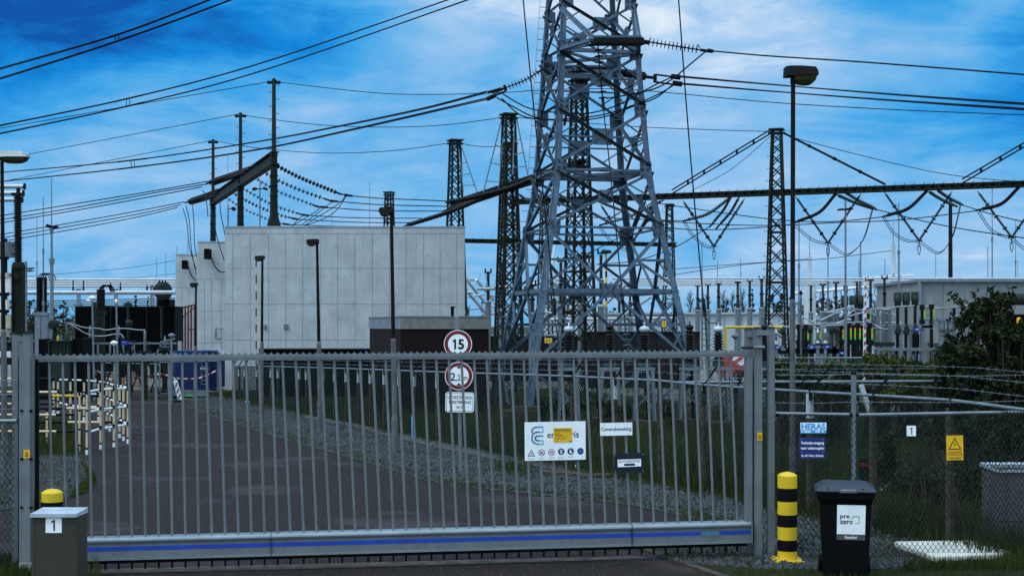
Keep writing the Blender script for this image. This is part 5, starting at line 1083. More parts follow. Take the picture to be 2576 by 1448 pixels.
# braced ladders-like struts beside the two left towers
for (x0, y0), (x1, y1), d, lb, s in (((1160, 366), (1200, 483), 65, 'thin raking strut on the right side of the tower by the white wall', 1), ((1262, 300), (1216, 483), 58, 'thin raking strut on the left side of the highest small tower', -1), ((1300, 300), (1328, 440), 57.5, 'thin raking strut between the highest small tower and the pylon', 1)):
    a, b = P(x0, y0, d), P(x1, y1, d); mb = MB(); mb.tube(a, b, .03, n=6); mb.tube(a-V((s*.10, 0, .2)), b-V((s*.62, 0, .0)), .026, n=6)
    for f in (.35, .6, .85): p = a.lerp(b, f); q = (a-V((s*.10, 0, .2))).lerp(b-V((s*.62, 0, 0)), f); mb.bar(p, q, .035, .035)
    mb.top('raking_strut', 'galv', lb, 'strut', 'raking struts of the towers')
# ================================================================ PORTAL ON THE WALLS
por = thing('steel_portal', 'dark steel portal of three tapering columns with a sloping beam on the stepped walls', 'portal', P(689, 570, 60.4))
for x, y0, yb, yw, d in ((689, 197, 386, 569, 60.4), (605, 283, 452, 609, 70.3), (536, 350, 500, 641, 80.4)):
    c = P(x, yw, d); zt, zm, z0 = ZD(y0, d), ZD(yb, d), ZD(yw, d); mb = MB(); mb.lathe((c.x, d, z0-.4), [(.30, 0), (.30, .42), (.17, .9), (.165, 1.2), (.145, zm-z0+.42)], 12)
    mb.lathe((c.x, d, zm), [(.13, 0), (.10, .05), (.078, zt-zm-.05), (.05, zt-zm)], 10); [mb.lathe((c.x, d, z0+.4+(zm-z0-.2)*q), [(.19, 0), (.19, .03)], 12) for q in (.15, .3, .45, .6, .75, .9)]; col = mb.build('column', 'steel_green', por)
    mb = MB(); z = zm+.2; i = 0
    while z < zt-.2: s = 1 if i % 2 else -1; mb.tube(V((c.x+.08*s, d, z)), V((c.x+.21*s, d, z)), .011, n=4); mb.tube(V((c.x+.205*s, d, z)), V((c.x+.21*s, d, z-.06)), .01, n=4); z += .30; i += 1
    mb.build('step_bolts', 'steel_dark', col)
    mb = MB(); mb.bar(V((c.x-.26, d, zt-.18)), V((c.x+.26, d, zt-.18)), .10, .10); [mb.lathe((c.x+q, d, zt-.18), [(.07, -.08), (.07, .08)], 8, V((1, 0, 0))) for q in (-.2, .2)]; mb.build('head_fitting', 'steel_dark', col)
mb = MB(); a, b = P(690, 398, 60.4), P(536, 503, 80.4); a -= (b-a)*.01; b += (b-a)*.02
mb.bar(a, b, .05, .50); [mb.bar(a+V((0, 0, q)), b+V((0, 0, q)), .34, .05) for q in (-.25, .25)]; mb.build('beam', 'steel_green', por)
# ================================================================ CONDUCTORS AND EARTH WIRES
def run_on(px, pts):   # lines that leave the picture run on towards the next towers
    if px[0][0] <= -60: pts = [pts[0]+(pts[0]-pts[1]).normalized()*22+V((0, 0, .4))]+pts
    if px[-1][0] >= 2620 or px[-1][1] <= -40: pts = pts+[pts[-1]+(pts[-1]-pts[-2]).normalized()*16]
    if px[0][1] <= -40: pts = [pts[0]+(pts[0]-pts[1]).normalized()*9]+pts
    return pts
def wire(name, px, d0, d1, r, label, cat='wire', grp=None, m='wire', n=10):
    mb = MB(); mb.path(run_on(px, spline(pxline(px, d0, d1), n)), r, 5); return mb.top(name, m, label, cat, grp)
def bundle(lines, d0, d1, r, spacers, label):
    t = thing('conductor_bundle', label, 'power line', P(*lines[0][0], d0), 'twin bundle conductors')
    for i, l in enumerate(lines):
        pts = run_on(l, spline(pxline(l, d0, d1), 14))
        for o in (-1, 1):   # each line is a pair of strands side by side, seen almost edge-on
            mb = MB(); mb.path([p+V((0, o*.18, o*.018*(1+2*k/len(pts)))) for k, p in enumerate(pts)], r, 6); mb.build('conductor', 'wire', t)
    for sx in spacers:
        ee = []
        for l in lines:
            pts = spline(pxline(l, d0, d1), 40); k = min(range(1, len(pts)-1), key=lambda k: abs(CX+F*pts[k].x/pts[k].y-sx)); ee.append((pts[k], (pts[k+1]-pts[k-1]).normalized()))
        a, b = ee[0][0], ee[1][0]; mb = MB(); o = V((.06, 0, 0)); mb.bar(a-o, b-o, .022); mb.bar(a+o, b+o, .022); mb.bar(a-o, a+o, .02); mb.bar(b-o, b+o, .02)
        for e, tn in ee: mb.tube(e-tn*.75, e+tn*.75, r*1.5, n=6)
        mb.build('spacer', 'wire', t)
    return t
bundle([[(-60, 190), (0, 173), (294, 88), (527, 0), (640, -45)], [(-60, 214), (0, 198), (295, 104), (581, 0), (700, -48)]], 55, 45, .021, [294], 'uppermost twin conductor bundle crossing the top left corner')
bundle([[(-60, 329), (0, 316), (322, 248), (644, 163), (1127, 0), (1240, -40)], [(-60, 347), (0, 336), (322, 267), (644, 183), (1177, 0), (1300, -45)]], 56, 44, .021, [321], 'second twin conductor bundle from the top, rising right from the left edge')
bundle([[(-60, 440), (0, 434), (333, 403), (644, 357), (857, 317), (1062, 274), (1224, 232)], [(-60, 463), (0, 457), (335, 421), (644, 377), (900, 323), (1232, 247)]], 58, 45.5, .021, [334], 'lowest twin conductor bundle on the left, ending at the insulator string left of the pylon')
EW = 'thin earth wires'
wire('earth_wire', [(-60, 334), (0, 323), (330, 266), (665, 208), (684, 203)], 66, 60.4, .017, 'thin wire from the left edge to the top of the tallest portal column', grp=EW)
wire('earth_wire', [(694, 203), (712, 208), (934, 233), (1094, 238), (1288, 232), (1348, 228), (1570, 225), (1932, 257), (2250, 276), (2620, 291)], 60.4, 44, .016, 'thin wire from the tallest portal column through the pylon to the right edge', grp=EW)
wire('earth_wire', [(72, 388), (320, 341), (580, 291), (601, 287)], 76, 70.3, .018, 'thin wire from behind the left lamp to the middle portal column', grp=EW)
wire('earth_wire', [(609, 288), (645, 295), (800, 314), (965, 320), (1100, 316), (1220, 302), (1270, 294)], 70.3, 58, .017, 'sagging thin wire between the middle portal column and the highest small tower', grp=EW)
wire('earth_wire', [(-60, 470), (20, 454), (270, 405), (515, 357), (532, 353)], 86, 80.4, .019, 'thin wire from the left edge to the shortest portal column', grp=EW)
wire('earth_wire', [(540, 353), (560, 358), (644, 372), (810, 385), (977, 380), (1110, 363), (1136, 357)], 80.4, 66, .018, 'sagging thin wire between the shortest portal column and the tower by the white wall', grp=EW)
wire('earth_wire', [(1153, 357), (1174, 364), (1215, 369), (1258, 368), (1275, 365)], 66, 67, .016, 'very short sagging wire between the two lattice towers left of the pylon', grp=EW)
wire('earth_wire', [(1290, 294), (1316, 297), (1475, 310), (1621, 320), (1800, 327), (1932, 331), (1946, 330)], 58, 62.5, .016, 'thin wire from the highest small tower through the pylon to the lamp post tower', grp=EW)
wire('earth_wire', [(1962, 332), (2000, 347), (2150, 387), (2350, 433), (2500, 452), (2640, 460)], 62.5, 58, .016, 'sagging thin wire from the tower by the lamp post down to the right edge', grp=EW)
wire('earth_wire', [(1946, 336), (1840, 425), (1738, 481)], 62.5, 64, .014, 'thin slack wire under the twin stay left of the tower by the lamp post', grp=EW)
# lead-ins of the portal, upper and lower trio
LT = 'phase wires into the portal'
for i, (l, d1) in enumerate((([(-60, 553), (0, 543), (180, 514), (370, 483), (530, 455)], 66), ([(-60, 562), (0, 553), (190, 522), (400, 483), (521, 463)], 66.5), ([(-60, 570), (0, 561), (220, 524), (420, 487), (508, 470)], 67),
    ([(-60, 600), (0, 590), (200, 557), (350, 530), (463, 508)], 75), ([(-60, 609), (0, 599), (200, 565), (350, 538), (455, 515)], 75.5), ([(-60, 618), (0, 608), (200, 574), (350, 545), (447, 522)], 76))):
    wire('phase_wire', l, d1+5, d1, .026, ('upper', 'lower')[i//3]+' trio of wires from the left into the portal, '+('top', 'middle', 'bottom')[i % 3]+' wire', grp=LT)
# insulator strings
def string(px, d0, d1, R, label, pitch=.145, m='porcelain', r=.022, double=0, grp='insulator strings', clamp=None, name='insulator_string'):
    pts = spline(pxline(px, d0, d1), 10); t = thing(name, label, 'insulator string', pts[0], grp)
    mb = MB()
    for o in ((-double, double) if double else (0,)): discs(mb, [p+V((0, 0, o)) for p in pts], pitch, R, r)
    mb.build('shed_stack', m, t)
    mb = MB(); L_ = (pts[-1]-pts[0]).normalized(); e = pts[-1]; tn = (pts[-1]-pts[-2]).normalized()
    mb.tube(e, e+tn*.35, .045, n=6); mb.tube(pts[0]-(pts[1]-pts[0]).normalized()*.2, pts[0], .035, n=6)
    if double: mb.bar(pts[0]-V((0, 0, double*1.4)), pts[0]+V((0, 0, double*1.4)), .07); mb.bar(e-V((0, 0, double*1.4)), e+V((0, 0, double*1.4)), .07)
    if clamp: a, b = P(*clamp[0], d1), P(*clamp[1], d1); mb.tube(e, a, .03, n=6); mb.tube(a, b, .06, .045, n=8)
    mb.build('end_fitting', 'steel_dark', t); return t
for i, (a, b) in enumerate((((538, 452), (634, 420)), ((528, 459), (622, 428)), ((540, 462), (612, 436)), ((480, 502), (548, 478)), ((472, 508), (545, 486)), ((482, 511), (540, 494)))):
    d = 62.5 if i < 3 else 72; string([b, ((a[0]+b[0])/2, (a[1]+b[1])/2+.5), a], d, d+3, .085, ('upper', 'lower')[i//3]+' group of strings left of the sloping portal beam, '+('top', 'middle', 'bottom')[i % 3]+' string', pitch=.25, r=.016, grp='strings left of the portal')
ST = [([(700, 419), (760, 449), (844, 483)], [(866, 490), (887, 493)], [(887, 493), (960, 499), (1060, 503), (1125, 506)], 60.6), ([(662, 432), (702, 455), (760, 480), (814, 499)], [(832, 505), (851, 507)], [(851, 507), (960, 515), (1125, 519)], 63), ([(640, 447), (680, 471), (702, 483), (786, 515)], [(806, 520), (826, 522)], [(826, 522), (950, 530), (1120, 531)], 65.5),
      ([(612, 475), (680, 513), (702, 522), (744, 535)], [(760, 540), (778, 542)], [(778, 542), (900, 548), (1060, 549)], 68), ([(585, 485), (640, 515), (702, 540), (724, 546)], [(735, 549), (752, 552)], [(752, 552), (900, 559), (1050, 560)], 71), ([(570, 497), (612, 525), (675, 552), (690, 557)], [(712, 563), (730, 565)], [(730, 565), (850, 569), (1000, 570)], 74)]
for i, (l, c, w_, d) in enumerate(ST):
    nm = ('first and highest', 'second', 'third', 'fourth', 'fifth', 'sixth and lowest')[i]
    string(l, (60.6, 64, 67, 70.5, 74, 76)[i], d+2.5, .10, nm+' of the strings drooping right from the portal above the white wall', pitch=.21, r=.016, clamp=c, grp='strings right of the portal'); wire('phase_wire', w_, d+2.5, 66+i*.6, .024, nm+' of the wires leading right above the white wall to the lattice towers', grp='phase wires above the white wall')
# strings at the upper left end of beam A
for l, d0, d1, lb in (([(1290, 470), (1210, 500), (1130, 533), (1026, 566)], 58, 66, 'long lower string drooping left from the beam onto the white wall end'), ([(1330, 455), (1250, 487), (1160, 517), (1125, 528)], 56, 64, 'middle thick string drooping left from the beam beside the lattice towers'), ([(1370, 437), (1290, 470), (1210, 492), (1130, 508)], 53, 62, 'upper thick string drooping left from the beam towards the wall')):
    string(l, d0, d1, .11, lb, pitch=.26, r=.02, grp='strings on the left beam')
# jumpers dropping behind the wall
JP = 'jumper wires behind the wall top'
for i, l in enumerate(([(870, 491), (858, 507), (838, 522), (800, 545), (768, 566)], [(836, 506), (822, 518), (790, 543), (760, 564)], [(808, 521), (790, 535), (762, 552), (736, 568)], [(764, 541), (750, 552), (733, 570)], [(872, 492), (845, 530), (810, 552), (765, 568)])):
    wire('jumper_wire', l, 66, 64, .02, ('first', 'second', 'third', 'fourth', 'fifth')[i]+' slack jumper from the right, dropping behind the top of the white wall', grp=JP)
for i, (l, d) in enumerate((([(460, 523), (470, 560), (477, 623), (493, 676)], 75), ([(468, 517), (476, 555), (482, 630), (494, 690)], 74), ([(484, 510), (488, 560), (489, 610), (494, 646)], 73), ([(527, 493), (532, 530), (547, 600), (564, 655)], 68), ([(553, 507), (556, 540), (563, 575), (568, 600)], 67), ([(509, 478), (516, 490), (521, 520), (523, 545)], 68))):
    wire('drop_wire', l, d, d-3, .022, ('first', 'second', 'third', 'fourth', 'fifth', 'sixth')[i]+' drop wire from the left, hanging from the lead-in clamps beside the stepped walls', grp='drop wires at the stepped walls')
# pylon strings and lines to the right
string([(1352, 183), (1318, 203), (1272, 221)], 44.8, 44.8, .12, 'stout dark string left of the pylon holding the lowest bundle', pitch=.11, clamp=[(1262, 224), (1226, 233)], grp='pylon strings')
mb = MB(); a, b = P(1268, 218, 44.8), P(1232, 247, 44.8); mb.bar(P(1268, 214, 44.8), P(1272, 230, 44.8), .07, .07); mb.tube(P(1272, 230, 44.8), P(1240, 242, 44.8), .035, n=6); mb.tube(P(1248, 239, 44.8), P(1224, 250, 44.8), .07, n=8); mb.top('yoke_clamp', 'steel_dark', 'dark clamp yoke at the right end of the lowest left bundle', 'clamp')
string([(1634, 106), (1690, 115), (1762, 126)], 41.2, 41.2, .125, 'string sticking out right from the upper pylon arm', pitch=.115, clamp=[(1780, 127), (1795, 129)], grp='pylon strings')
mb = MB(); [mb.tube(P(1612, 101+q, 41.2), P(1634, 105+q, 41.2), .03, n=6) for q in (0, 6)]; mb.path(spline([P(1632, 104, 41.2), P(1636, 98, 41.2), P(1639, 97, 41.2)]), .015, 5); mb.path(spline([P(1752, 122, 41.2), P(1756, 113, 41.2), P(1760, 122, 41.2)]), .015, 5); mb.top('arcing_horn', 'steel_dark', 'dark link and arcing horns beside the upper pylon arm', 'fitting')
wire('phase_wire', [(1795, 129), (1932, 141), (2150, 155), (2400, 174), (2640, 193)], 41.2, 34, .022, 'single line running from the upper right pylon string to the right edge')
mb = MB(); dd = 43; mb.bar(P(1648, 187, dd), P(1648, 208, dd), .10, .10); mb.tube(P(1620, 193, dd), P(1645, 196, dd), .05, n=6); [mb.tube(P(1650, y, dd), P(1690, y+5, dd), .03, n=6) for y in (188, 207)]; [mb.tube(P(x, y, dd), P(x+24, y+3, dd), .08, n=8) for x, y in ((1688, 192), (1692, 209))]; mb.top('yoke_clamp', 'steel_dark', 'dark twin clamp yoke just right of the pylon', 'clamp')
bundle([[(1712, 193), (1932, 212), (2250, 238), (2640, 266)], [(1716, 211), (1932, 229), (2250, 253), (2640, 279)]], 43, 36, .02, [], 'twin conductor bundle leaving the pylon to the right edge')
string([(1560, 183), (1590, 187), (1618, 192)], 47, 44, .14, 'short string inside the right half of the pylon behind the right leg', pitch=.16, grp='pylon strings')
string([(1504, 112), (1507, 150), (1511, 200), (1516, 248)], 40.6, 40.6, .13, 'string hanging straight down inside the pylon below the upper arm', pitch=.17, grp='pylon strings')
string([(1440, 186), (1433, 235), (1424, 290)], 47.8, 47.8, .10, 'dark string hanging inside the pylon left of its middle', pitch=.12, grp='pylon strings')
JJ = 'jumper loops around the pylon'
for i, (l, d0, d1) in enumerate((([(1776, 129), (1735, 163), (1690, 200), (1650, 222), (1600, 235), (1525, 248)], 41.2, 41.5), ([(1690, 194), (1640, 218), (1560, 262), (1480, 285), (1400, 283), (1340, 275), (1300, 258), (1258, 232)], 43, 44.8), ([(1700, 211), (1660, 235), (1600, 262), (1520, 288), (1440, 298), (1370, 300), (1310, 290), (1262, 248)], 43, 44.8), ([(1694, 212), (1650, 246), (1600, 265), (1520, 294), (1440, 303), (1350, 296), (1290, 268), (1250, 246)], 43, 44.8))):
    wire('jumper_wire', l, d0, d1, .022, ('straight jumper from the upper right string down into the pylon', 'upper slack jumper loop passing through the pylon', 'middle slack jumper loop passing through the pylon', 'lowest slack jumper loop passing through the pylon')[i], grp=JJ)
# vertical down-leads in front of the pylon, each ending in a green glass string beside a cable termination
for i, (l, gl, d, tail) in enumerate((([(1313, -40), (1316, 0), (1343, 277), (1373, 550), (1394, 752)], [(1396, 806), (1405, 860), (1411, 925)], 35, [(1396, 800), (1410, 816), (1424, 815), (1429, 817)]), ([(1516, 255), (1532, 400), (1552, 600), (1565, 742)], [(1571, 800), (1576, 855), (1581, 920)], 35.5, [(1570, 795), (1590, 812), (1617, 814), (1621, 815)]), ([(1704, -40), (1707, 0), (1730, 310), (1755, 600), (1769, 752)], [(1775, 812), (1778, 860), (1785, 925)], 34.5, [(1772, 795), (1786, 812), (1803, 812), (1807, 814)]))):
    w = ('left', 'middle', 'right')[i]; wire('down_lead', l, d+4 if i == 1 else d, d, .018, w+' one of the three long down-leads crossing the pylon', grp='down-leads at the pylon')
    t = thing('insulator_string', w+' one of the green glass strings ending the three down-leads behind the gate', 'insulator string', P(*gl[-1], d), 'green glass strings at the down-leads')
    mb = MB(); discs(mb, spline(pxline(gl, d, d), 6), .135, .115, .022, n=12); mb.build('shed_stack', 'glass_green', t)
    mb = MB(); a, b = P(l[-1][0], l[-1][1], d), P(gl[0][0], gl[0][1], d); q = V((.03, 0, 0)); [mb.tube(a.lerp(b, f0)+q*s, a.lerp(b, f1)+q*s, .014, n=5) for s in (-1, 1) for f0, f1 in ((0, .3), (.35, .7))]; mb.tube(a, b, .016, n=5); [mb.bar(a.lerp(b, f)-q*1.6, a.lerp(b, f)+q*1.6, .03) for f in (.0, .3, .36, .7)]; mb.build('turnbuckle', 'steel_dark', t)
    wire('link_wire', tail, d, d+.6, .014, w+' one of the short slack wires from a down-lead to a cable termination', grp='termination link wires')
# ---------------------------------------------------------------- hanging Vs and strings on the right beam
def dB_(px): return Bb(px).y
def vstring(a, b, c, label):
    d = (dB_(a[0])+dB_(c[0]))/2; t = thing('v_insulator', label, 'insulator', P(*b, d), 'V insulators on the right beam')
    for e in (a, c):
        p, q = P(*e, dB_(e[0])), P(*b, d); mb = MB(); v = q-p
        mb.tube(p, q, .022, n=6)
        for f0, f1 in ((.06, .26), (.32, .52), (.58, .78), (.82, .98)):
            post_ins(mb, p.lerp(q, f0), p.lerp(q, f1), .075, .035, .07, n=8)
        for f in (.29, .55, .80): mb.tube(p.lerp(q, f-.015), p.lerp(q, f+.015), .09, n=8)
        mb.build('insulator_arm', 'porcelain', t)
    q = P(*b, d); mb = MB(); mb.bar(q-V((.14, 0, 0)), q+V((.14, 0, 0)), .06, .05); mb.tube(q, q-V((0, 0, .28)), .025, n=6); mb.path(spline([q-V((.06, 0, .2)), q-V((.05, 0, .45)), q-V((0, 0, .60)), q-V((-.05, 0, .45)), q-V((-.06, 0, .2))]), .016, 5); mb.build('yoke', 'steel_dark', t)
vstring((1511, 515), (1581, 622), (1649, 527), 'V shaped pair of insulators seen through the right part of the pylon')
vstring((1718, 505), (1796, 619), (1873, 500), 'first V shaped pair of insulators right of the pylon, left of the tower')
vstring((2002, 495), (2083, 611), (2166, 487), 'V shaped pair of insulators just right of the tall dark lamp post')
vstring((2225, 484), (2312, 605), (2395, 482), 'V shaped pair of insulators above the left end of the concrete building')
vstring((2459, 481), (2545, 597), (2632, 474), 'V shaped pair of insulators cut by the right edge')
G2 = 'curved strings on the right beam'
for l, lb, m in (([(1837, 497), (1782, 537), (1733, 552)], 'curved string drooping left from the beam between pylon and tower', 'glass_green'), ([(2102, 488), (2062, 533), (2006, 557)], 'curved dark string drooping left onto the tall lamp post', 'porcelain'), ([(2330, 482), (2285, 524), (2234, 541)], 'curved dark string drooping left above the twisted masts', 'porcelain'), ([(2562, 472), (2520, 512), (2469, 526)], 'curved dark string drooping left at the right edge', 'porcelain'),
    ([(1660, 508), (1590, 542), (1524, 562)], 'curved green string seen through the right side of the pylon', 'glass_green')):
    string(l, dB_(l[0][0]), dB_(l[0][0])-1.5, .078, lb, pitch=.12, m=m, r=.034, grp=G2)
for l, lb in (([(1836, 500), (1820, 528), (1797, 556)], 'left one of two parallel fat dark strings between pylon and tower'), ([(1856, 502), (1838, 533), (1813, 562)], 'right one of two parallel fat dark strings between pylon and tower'), ([(1622, 510), (1608, 545), (1596, 574)], 'left one of two fat dark strings beside the right rear pylon leg'), ([(1642, 512), (1628, 545), (1612, 574)], 'right one of two fat dark strings beside the right rear pylon leg')):
    string(l, dB_(l[0][0]), dB_(l[0][0]), .085, lb, pitch=.075, r=.055, grp='fat dark strings')
for a, b, lb in (((2112, 493), (2195, 524), 'lower green glass string right of the lamp post mast'), ((2130, 486), (2192, 519), 'upper green glass string right of the lamp post mast'), ((2341, 485), (2400, 516), 'lower green glass string above the concrete building'), ((2361, 480), (2415, 512), 'upper green glass string above the concrete building'), ((1484, 494), (1556, 526), 'green glass string seen behind the right half of the pylon'), ((1398, 505), (1470, 535), 'green glass string seen behind the middle of the pylon'), ((1310, 492), (1380, 540), 'green glass string seen behind the left leg of the pylon'), ((1345, 470), (1400, 512), 'second green glass string behind the left leg of the pylon')):
    d = dB_(max(a[0], 1300)); string([a, ((a[0]+b[0])/2, (a[1]+b[1])/2+2), b], d, d+2, .075, lb, pitch=.12, m='glass_green', r=.03, grp='green glass strings on the beam')
RW = 'wires under the right beam'
for i, (l, d0, d1, lb) in enumerate((([(2195, 524), (2209, 528), (2345, 561), (2460, 582), (2640, 607)], 62, 50, 'line sloping down right from the green strings near the lamp post'), ([(2412, 513), (2429, 518), (2500, 540), (2640, 572)], 60, 50, 'line sloping down right from the green strings above the building'),
    ([(1733, 552), (1718, 555), (1600, 551), (1500, 547), (1400, 545)], 62, 66, 'line running left into the pylon from the curved green string'), ([(1655, 511), (1760, 527), (1932, 550), (2075, 558), (2218, 546), (2234, 541)], 66, 58, 'long sagging line from the pylon to the curved string above the twisted masts'), ([(1655, 555), (1760, 562), (1932, 567), (2125, 559), (2265, 553), (2449, 531), (2469, 526)], 66, 57, 'longest sagging line from the pylon to the curved string at the right edge'), ([(1650, 570), (1755, 578), (1900, 573), (1985, 565), (2006, 557)], 66, 60, 'lowest sagging line from the pylon to the lamp post string'),
    ([(1797, 562), (1760, 585), (1695, 623), (1600, 655), (1500, 665)], 62, 66, 'line from the fat dark strings down left through the pylon'), ([(1596, 577), (1540, 606), (1470, 640), (1400, 652)], 64, 68, 'line from the fat dark strings inside the pylon sloping down left'))):
    wire('phase_wire', l, d0, d1, .022, lb, grp=RW)
for l, lb in (([(2000, 571), (2042, 605), (2083, 617), (2122, 641), (2145, 634), (2172, 600), (2194, 527)], 'double jumper loop hanging under the V beside the lamp post'), ([(2220, 546), (2245, 586), (2279, 607), (2312, 611), (2352, 637), (2374, 629), (2397, 590), (2415, 516)], 'double jumper loop hanging under the V above the building'), ([(2459, 533), (2495, 583), (2545, 603), (2576, 628), (2620, 640), (2660, 600)], 'double jumper loop running out at the right edge'), ([(1718, 556), (1741, 594), (1771, 620), (1796, 625)], 'double jumper loop under the first V right of the pylon'), ([(1505, 570), (1535, 608), (1575, 632), (1583, 626)], 'double jumper loop seen through the pylon')):
    t = thing('jumper_loop', lb, 'jumper loop', P(*l[0], 60), 'double jumper loops')
    for o in (0, 4): mb = MB(); mb.path(spline(pxline([(x+o*.8, y-o) for x, y in l], 60, 61), 10), .016, 5); mb.build('wire', 'wire', t)
# far fine wires
for l, d, lb in (([(0, 700), (300, 676), (441, 655)], 150, 'faint far wire at left sloping up to the grey wall'), ([(250, 703), (350, 697), (441, 688)], 150, 'faint far wire just above the left busbars'), ([(1700, 676), (1900, 661), (2060, 652), (2150, 642), (2245, 630)], 95, 'faint far wire from the pylon to the white tubular mast'), ([(2036, 651), (1960, 657), (1850, 668), (1700, 690)], 96, 'faint far wire from the left white tubular mast')):
    wire('earth_wire', l, d, d, .022, lb, grp='faint far wires')
# ================================================================ WALLS AND BUILDINGS
def pbox(mb, x0, x1, y0, y1, d, th, m=0, floor=False):
    z1 = ZD(y0, d); z0 = -.05 if floor else ZD(y1, d); a, b = XD(x0, d), XD(x1, d); mb.box(((a+b)/2, d+th/2, (z0+z1)/2), b-a, th, z1-z0, 0, m)
def firewall(x0, x1, ytop, d, vx, hy, label, th=.32):
    t = thing('concrete_wall', label, 'wall', V(((XD(x0, d)+XD(x1, d))/2, d, 0)), 'stepped white concrete walls'); mb = MB(); pbox(mb, x0, x1, ytop, 0, d, th, 0, True)
    xs = [x0]+[v for v in vx]+[x1]; ys = [ytop]+hy+[820+9660/d]; g = .020
    for i in range(len(ys)-1):
        for j in range(len(xs)-1) if i else [None]:
            a, b = (XD(xs[j], d), XD(xs[j+1], d)) if j is not None else (XD(x0, d), XD(x1, d)); z1, z0 = ZD(ys[i], d), ZD(ys[i+1], d)
            mb.box(((a+b)/2, d-.014, (z0+z1)/2), b-a-g, .03, z1-z0-g)
    o = mb.build('panel_face', 'concrete_white', t); mb = MB(); pbox(mb, x0-.6, x1+.6, ytop-2.2, ytop, d-.06, th+.12); mb.build('coping', 'concrete_white', t); return t
bigw = firewall(566, 1169, 571, 60, [586, 630, 676, 719, 762, 806, 850, 893, 937, 980, 1022, 1066, 1107, 1149], [588, 675, 765, 855], 'big white panelled concrete wall in the middle of the yard')
mw = firewall(497, 566.5, 609, 70, [515, 533, 557], [702, 782, 862], 'second white concrete wall, one step back left of the big wall')
lw_ = firewall(442, 497.5, 641, 80, [458, 475], [723, 803], 'lowest and furthest left of the stepped white concrete walls')
for x0, x1, y0, y1, d, cab, lab, par in ((513, 527, 626, 651, 69.8, [(530, 643), (540, 668), (553, 683), (566, 684)], 'x', mw), (457, 469, 655, 676, 79.8, [(472, 665), (480, 690), (493, 706)], 'y', lw_)):
    mb = MB(); pbox(mb, x0, x1, y0, y1, d-.5, .5); [pbox(mb, x0+q, x0+q+1.2, y0-1, y0+2, d-.55, .3) for q in (1, 5, 9)]; bx_ = mb.build('control_box', 'trafo_dark', par); mb = MB(); mb.path(spline(pxline(cab, d-.3, d-.2), 8), .03, 6); mb.build('cable', 'steel_green', bx_)
for x0, x1, y0, y1 in ((714, 725, 815, 826.5), (664, 670, 816, 826.5)): mb = MB(); pbox(mb, x0, x1, y0, y1, 59.9, .07); mb.build('vent_plate', 'composite_grey', bigw)
mb = MB(); d = 69.8; q = lambda *l: mb.path([P(x, y, d) for x, y in l], .04, 6); q((543, 852), (543, 826), (562, 826)); q((543, 849), (549, 853), (555, 849)); mb.build('pipe_loop', 'galv', mw)
mb = MB(); d = 79; [mb.tube(P(x, y, d), P(x, 884, d), .05, n=6) for x, y in ((459, 772), (466, 771), (473.5, 769), (481, 768), (490, 766))]; mb.tube(P(457, 773, d), P(492, 766, d), .05, n=6); mb.tube(P(457, 800, d), P(490, 772, d), .04, n=6); mb.tube(P(473, 828, d), P(490, 828, d), .04, n=6); mb.top('pipe_rack', 'rust_pipe', 'rusty red frame of thin upright pipes in front of the lowest grey wall', 'pipe frame')
mb = MB(); a = P(644.5, 650, 54); b = P(644.5, 940, 54)
for i in range(14): mb.tube(a.lerp(b, i/14), a.lerp(b, (i+1)/14), .028, n=8, m=i % 2)
mb.top('marker_pole', ['rust_pipe', 'cap_beige'], 'thin red and white banded pole beside the left lamp post on the white wall', 'pole')
t = thing('steel_skip', 'long low black steel skip in front of the foot of the white wall', 'skip', V((XD(790, 55), 55, 0))); mb = MB(); pbox(mb, 652, 930, 880, 0, 55, 1.4, 0, True); mb.build('body', 'trafo_dark', t); mb = MB(); pbox(mb, 650, 932, 877, 880, 54.9, 1.6); mb.build('rim', 'steel_dark', t); mb = MB(); pbox(mb, 918, 922.5, 882, 889, 54.95, .02); mb.build('number_label', 'tank_label', t)
# dark brick building
t = thing('brick_building', 'low dark brick building with a stained pale fascia in front of the white wall', 'building', V((XD(1110, 45), 45, 0)))
C0 = V((XD(1007, 45), 45, 0)); C1 = V((XD(1232, 45.1), 45.1, 0)); C2 = V((XD(928, 51.5), 51.5, 0)); zt, zf = ZD(795, 45), ZD(827, 45); C3 = C1+(C2-C0)
def prism(mb, pts, z0, z1, m=0):
    k = len(pts); mb.add([V((p.x, p.y, z0)) for p in pts]+[V((p.x, p.y, z1)) for p in pts], [list(range(k))[::-1], list(range(k, 2*k))]+[(i, (i+1) % k, k+(i+1) % k, k+i) for i in range(k)], m)
cc = (C0+C1+C2+C3)/4; ins_ = [cc+(c-cc)*.985 for c in (C0, C1, C3, C2)]
mb = MB(); prism(mb, ins_, -.05, zf+.05)
fr = Fr(ins_[0], (ins_[1]-ins_[0])); W_ = (ins_[1]-ins_[0]).length; z = .1; i = 0
while z < zf-.02: # brick courses in relief
    x = -.1 if i % 2 else -.22
    while x < W_-.03: mb.fbox(fr, max(x, 0)+.004, min(x+.23, W_)-.004, z, min(z+.062, zf), 0, .007); x += .24
    z += .075; i += 1
mb.build('wall', 'brick_dark', t)
mb = MB(); e = (C1-C0).normalized(); fr = Fr(C0, C1-C0); WW = (C1-C0).length; sp = [0, .37*WW*1.02, WW*.625, WW]; f2 = Fr(C2, C0-C2); W2 = (C0-C2).length
for a, b in ((0, .62*WW), (.62*WW, WW)): mb.fbox(fr, a+.004, b-.004, zf, zt-.03, -.05, .0, 1)
mb.fbox(f2, 0, W2-.002, zf, zt-.03, -.05, 0, 0); mb.fbox(fr, -.01, WW+.02, zt-.03, zt+.01, -.06, .02, 2); mb.fbox(f2, 0, W2-.03, zt-.03, zt+.008, -.06, .02, 2); mb.build('fascia', ['fascia_clean', 'fascia_stained', 'galv'], t)
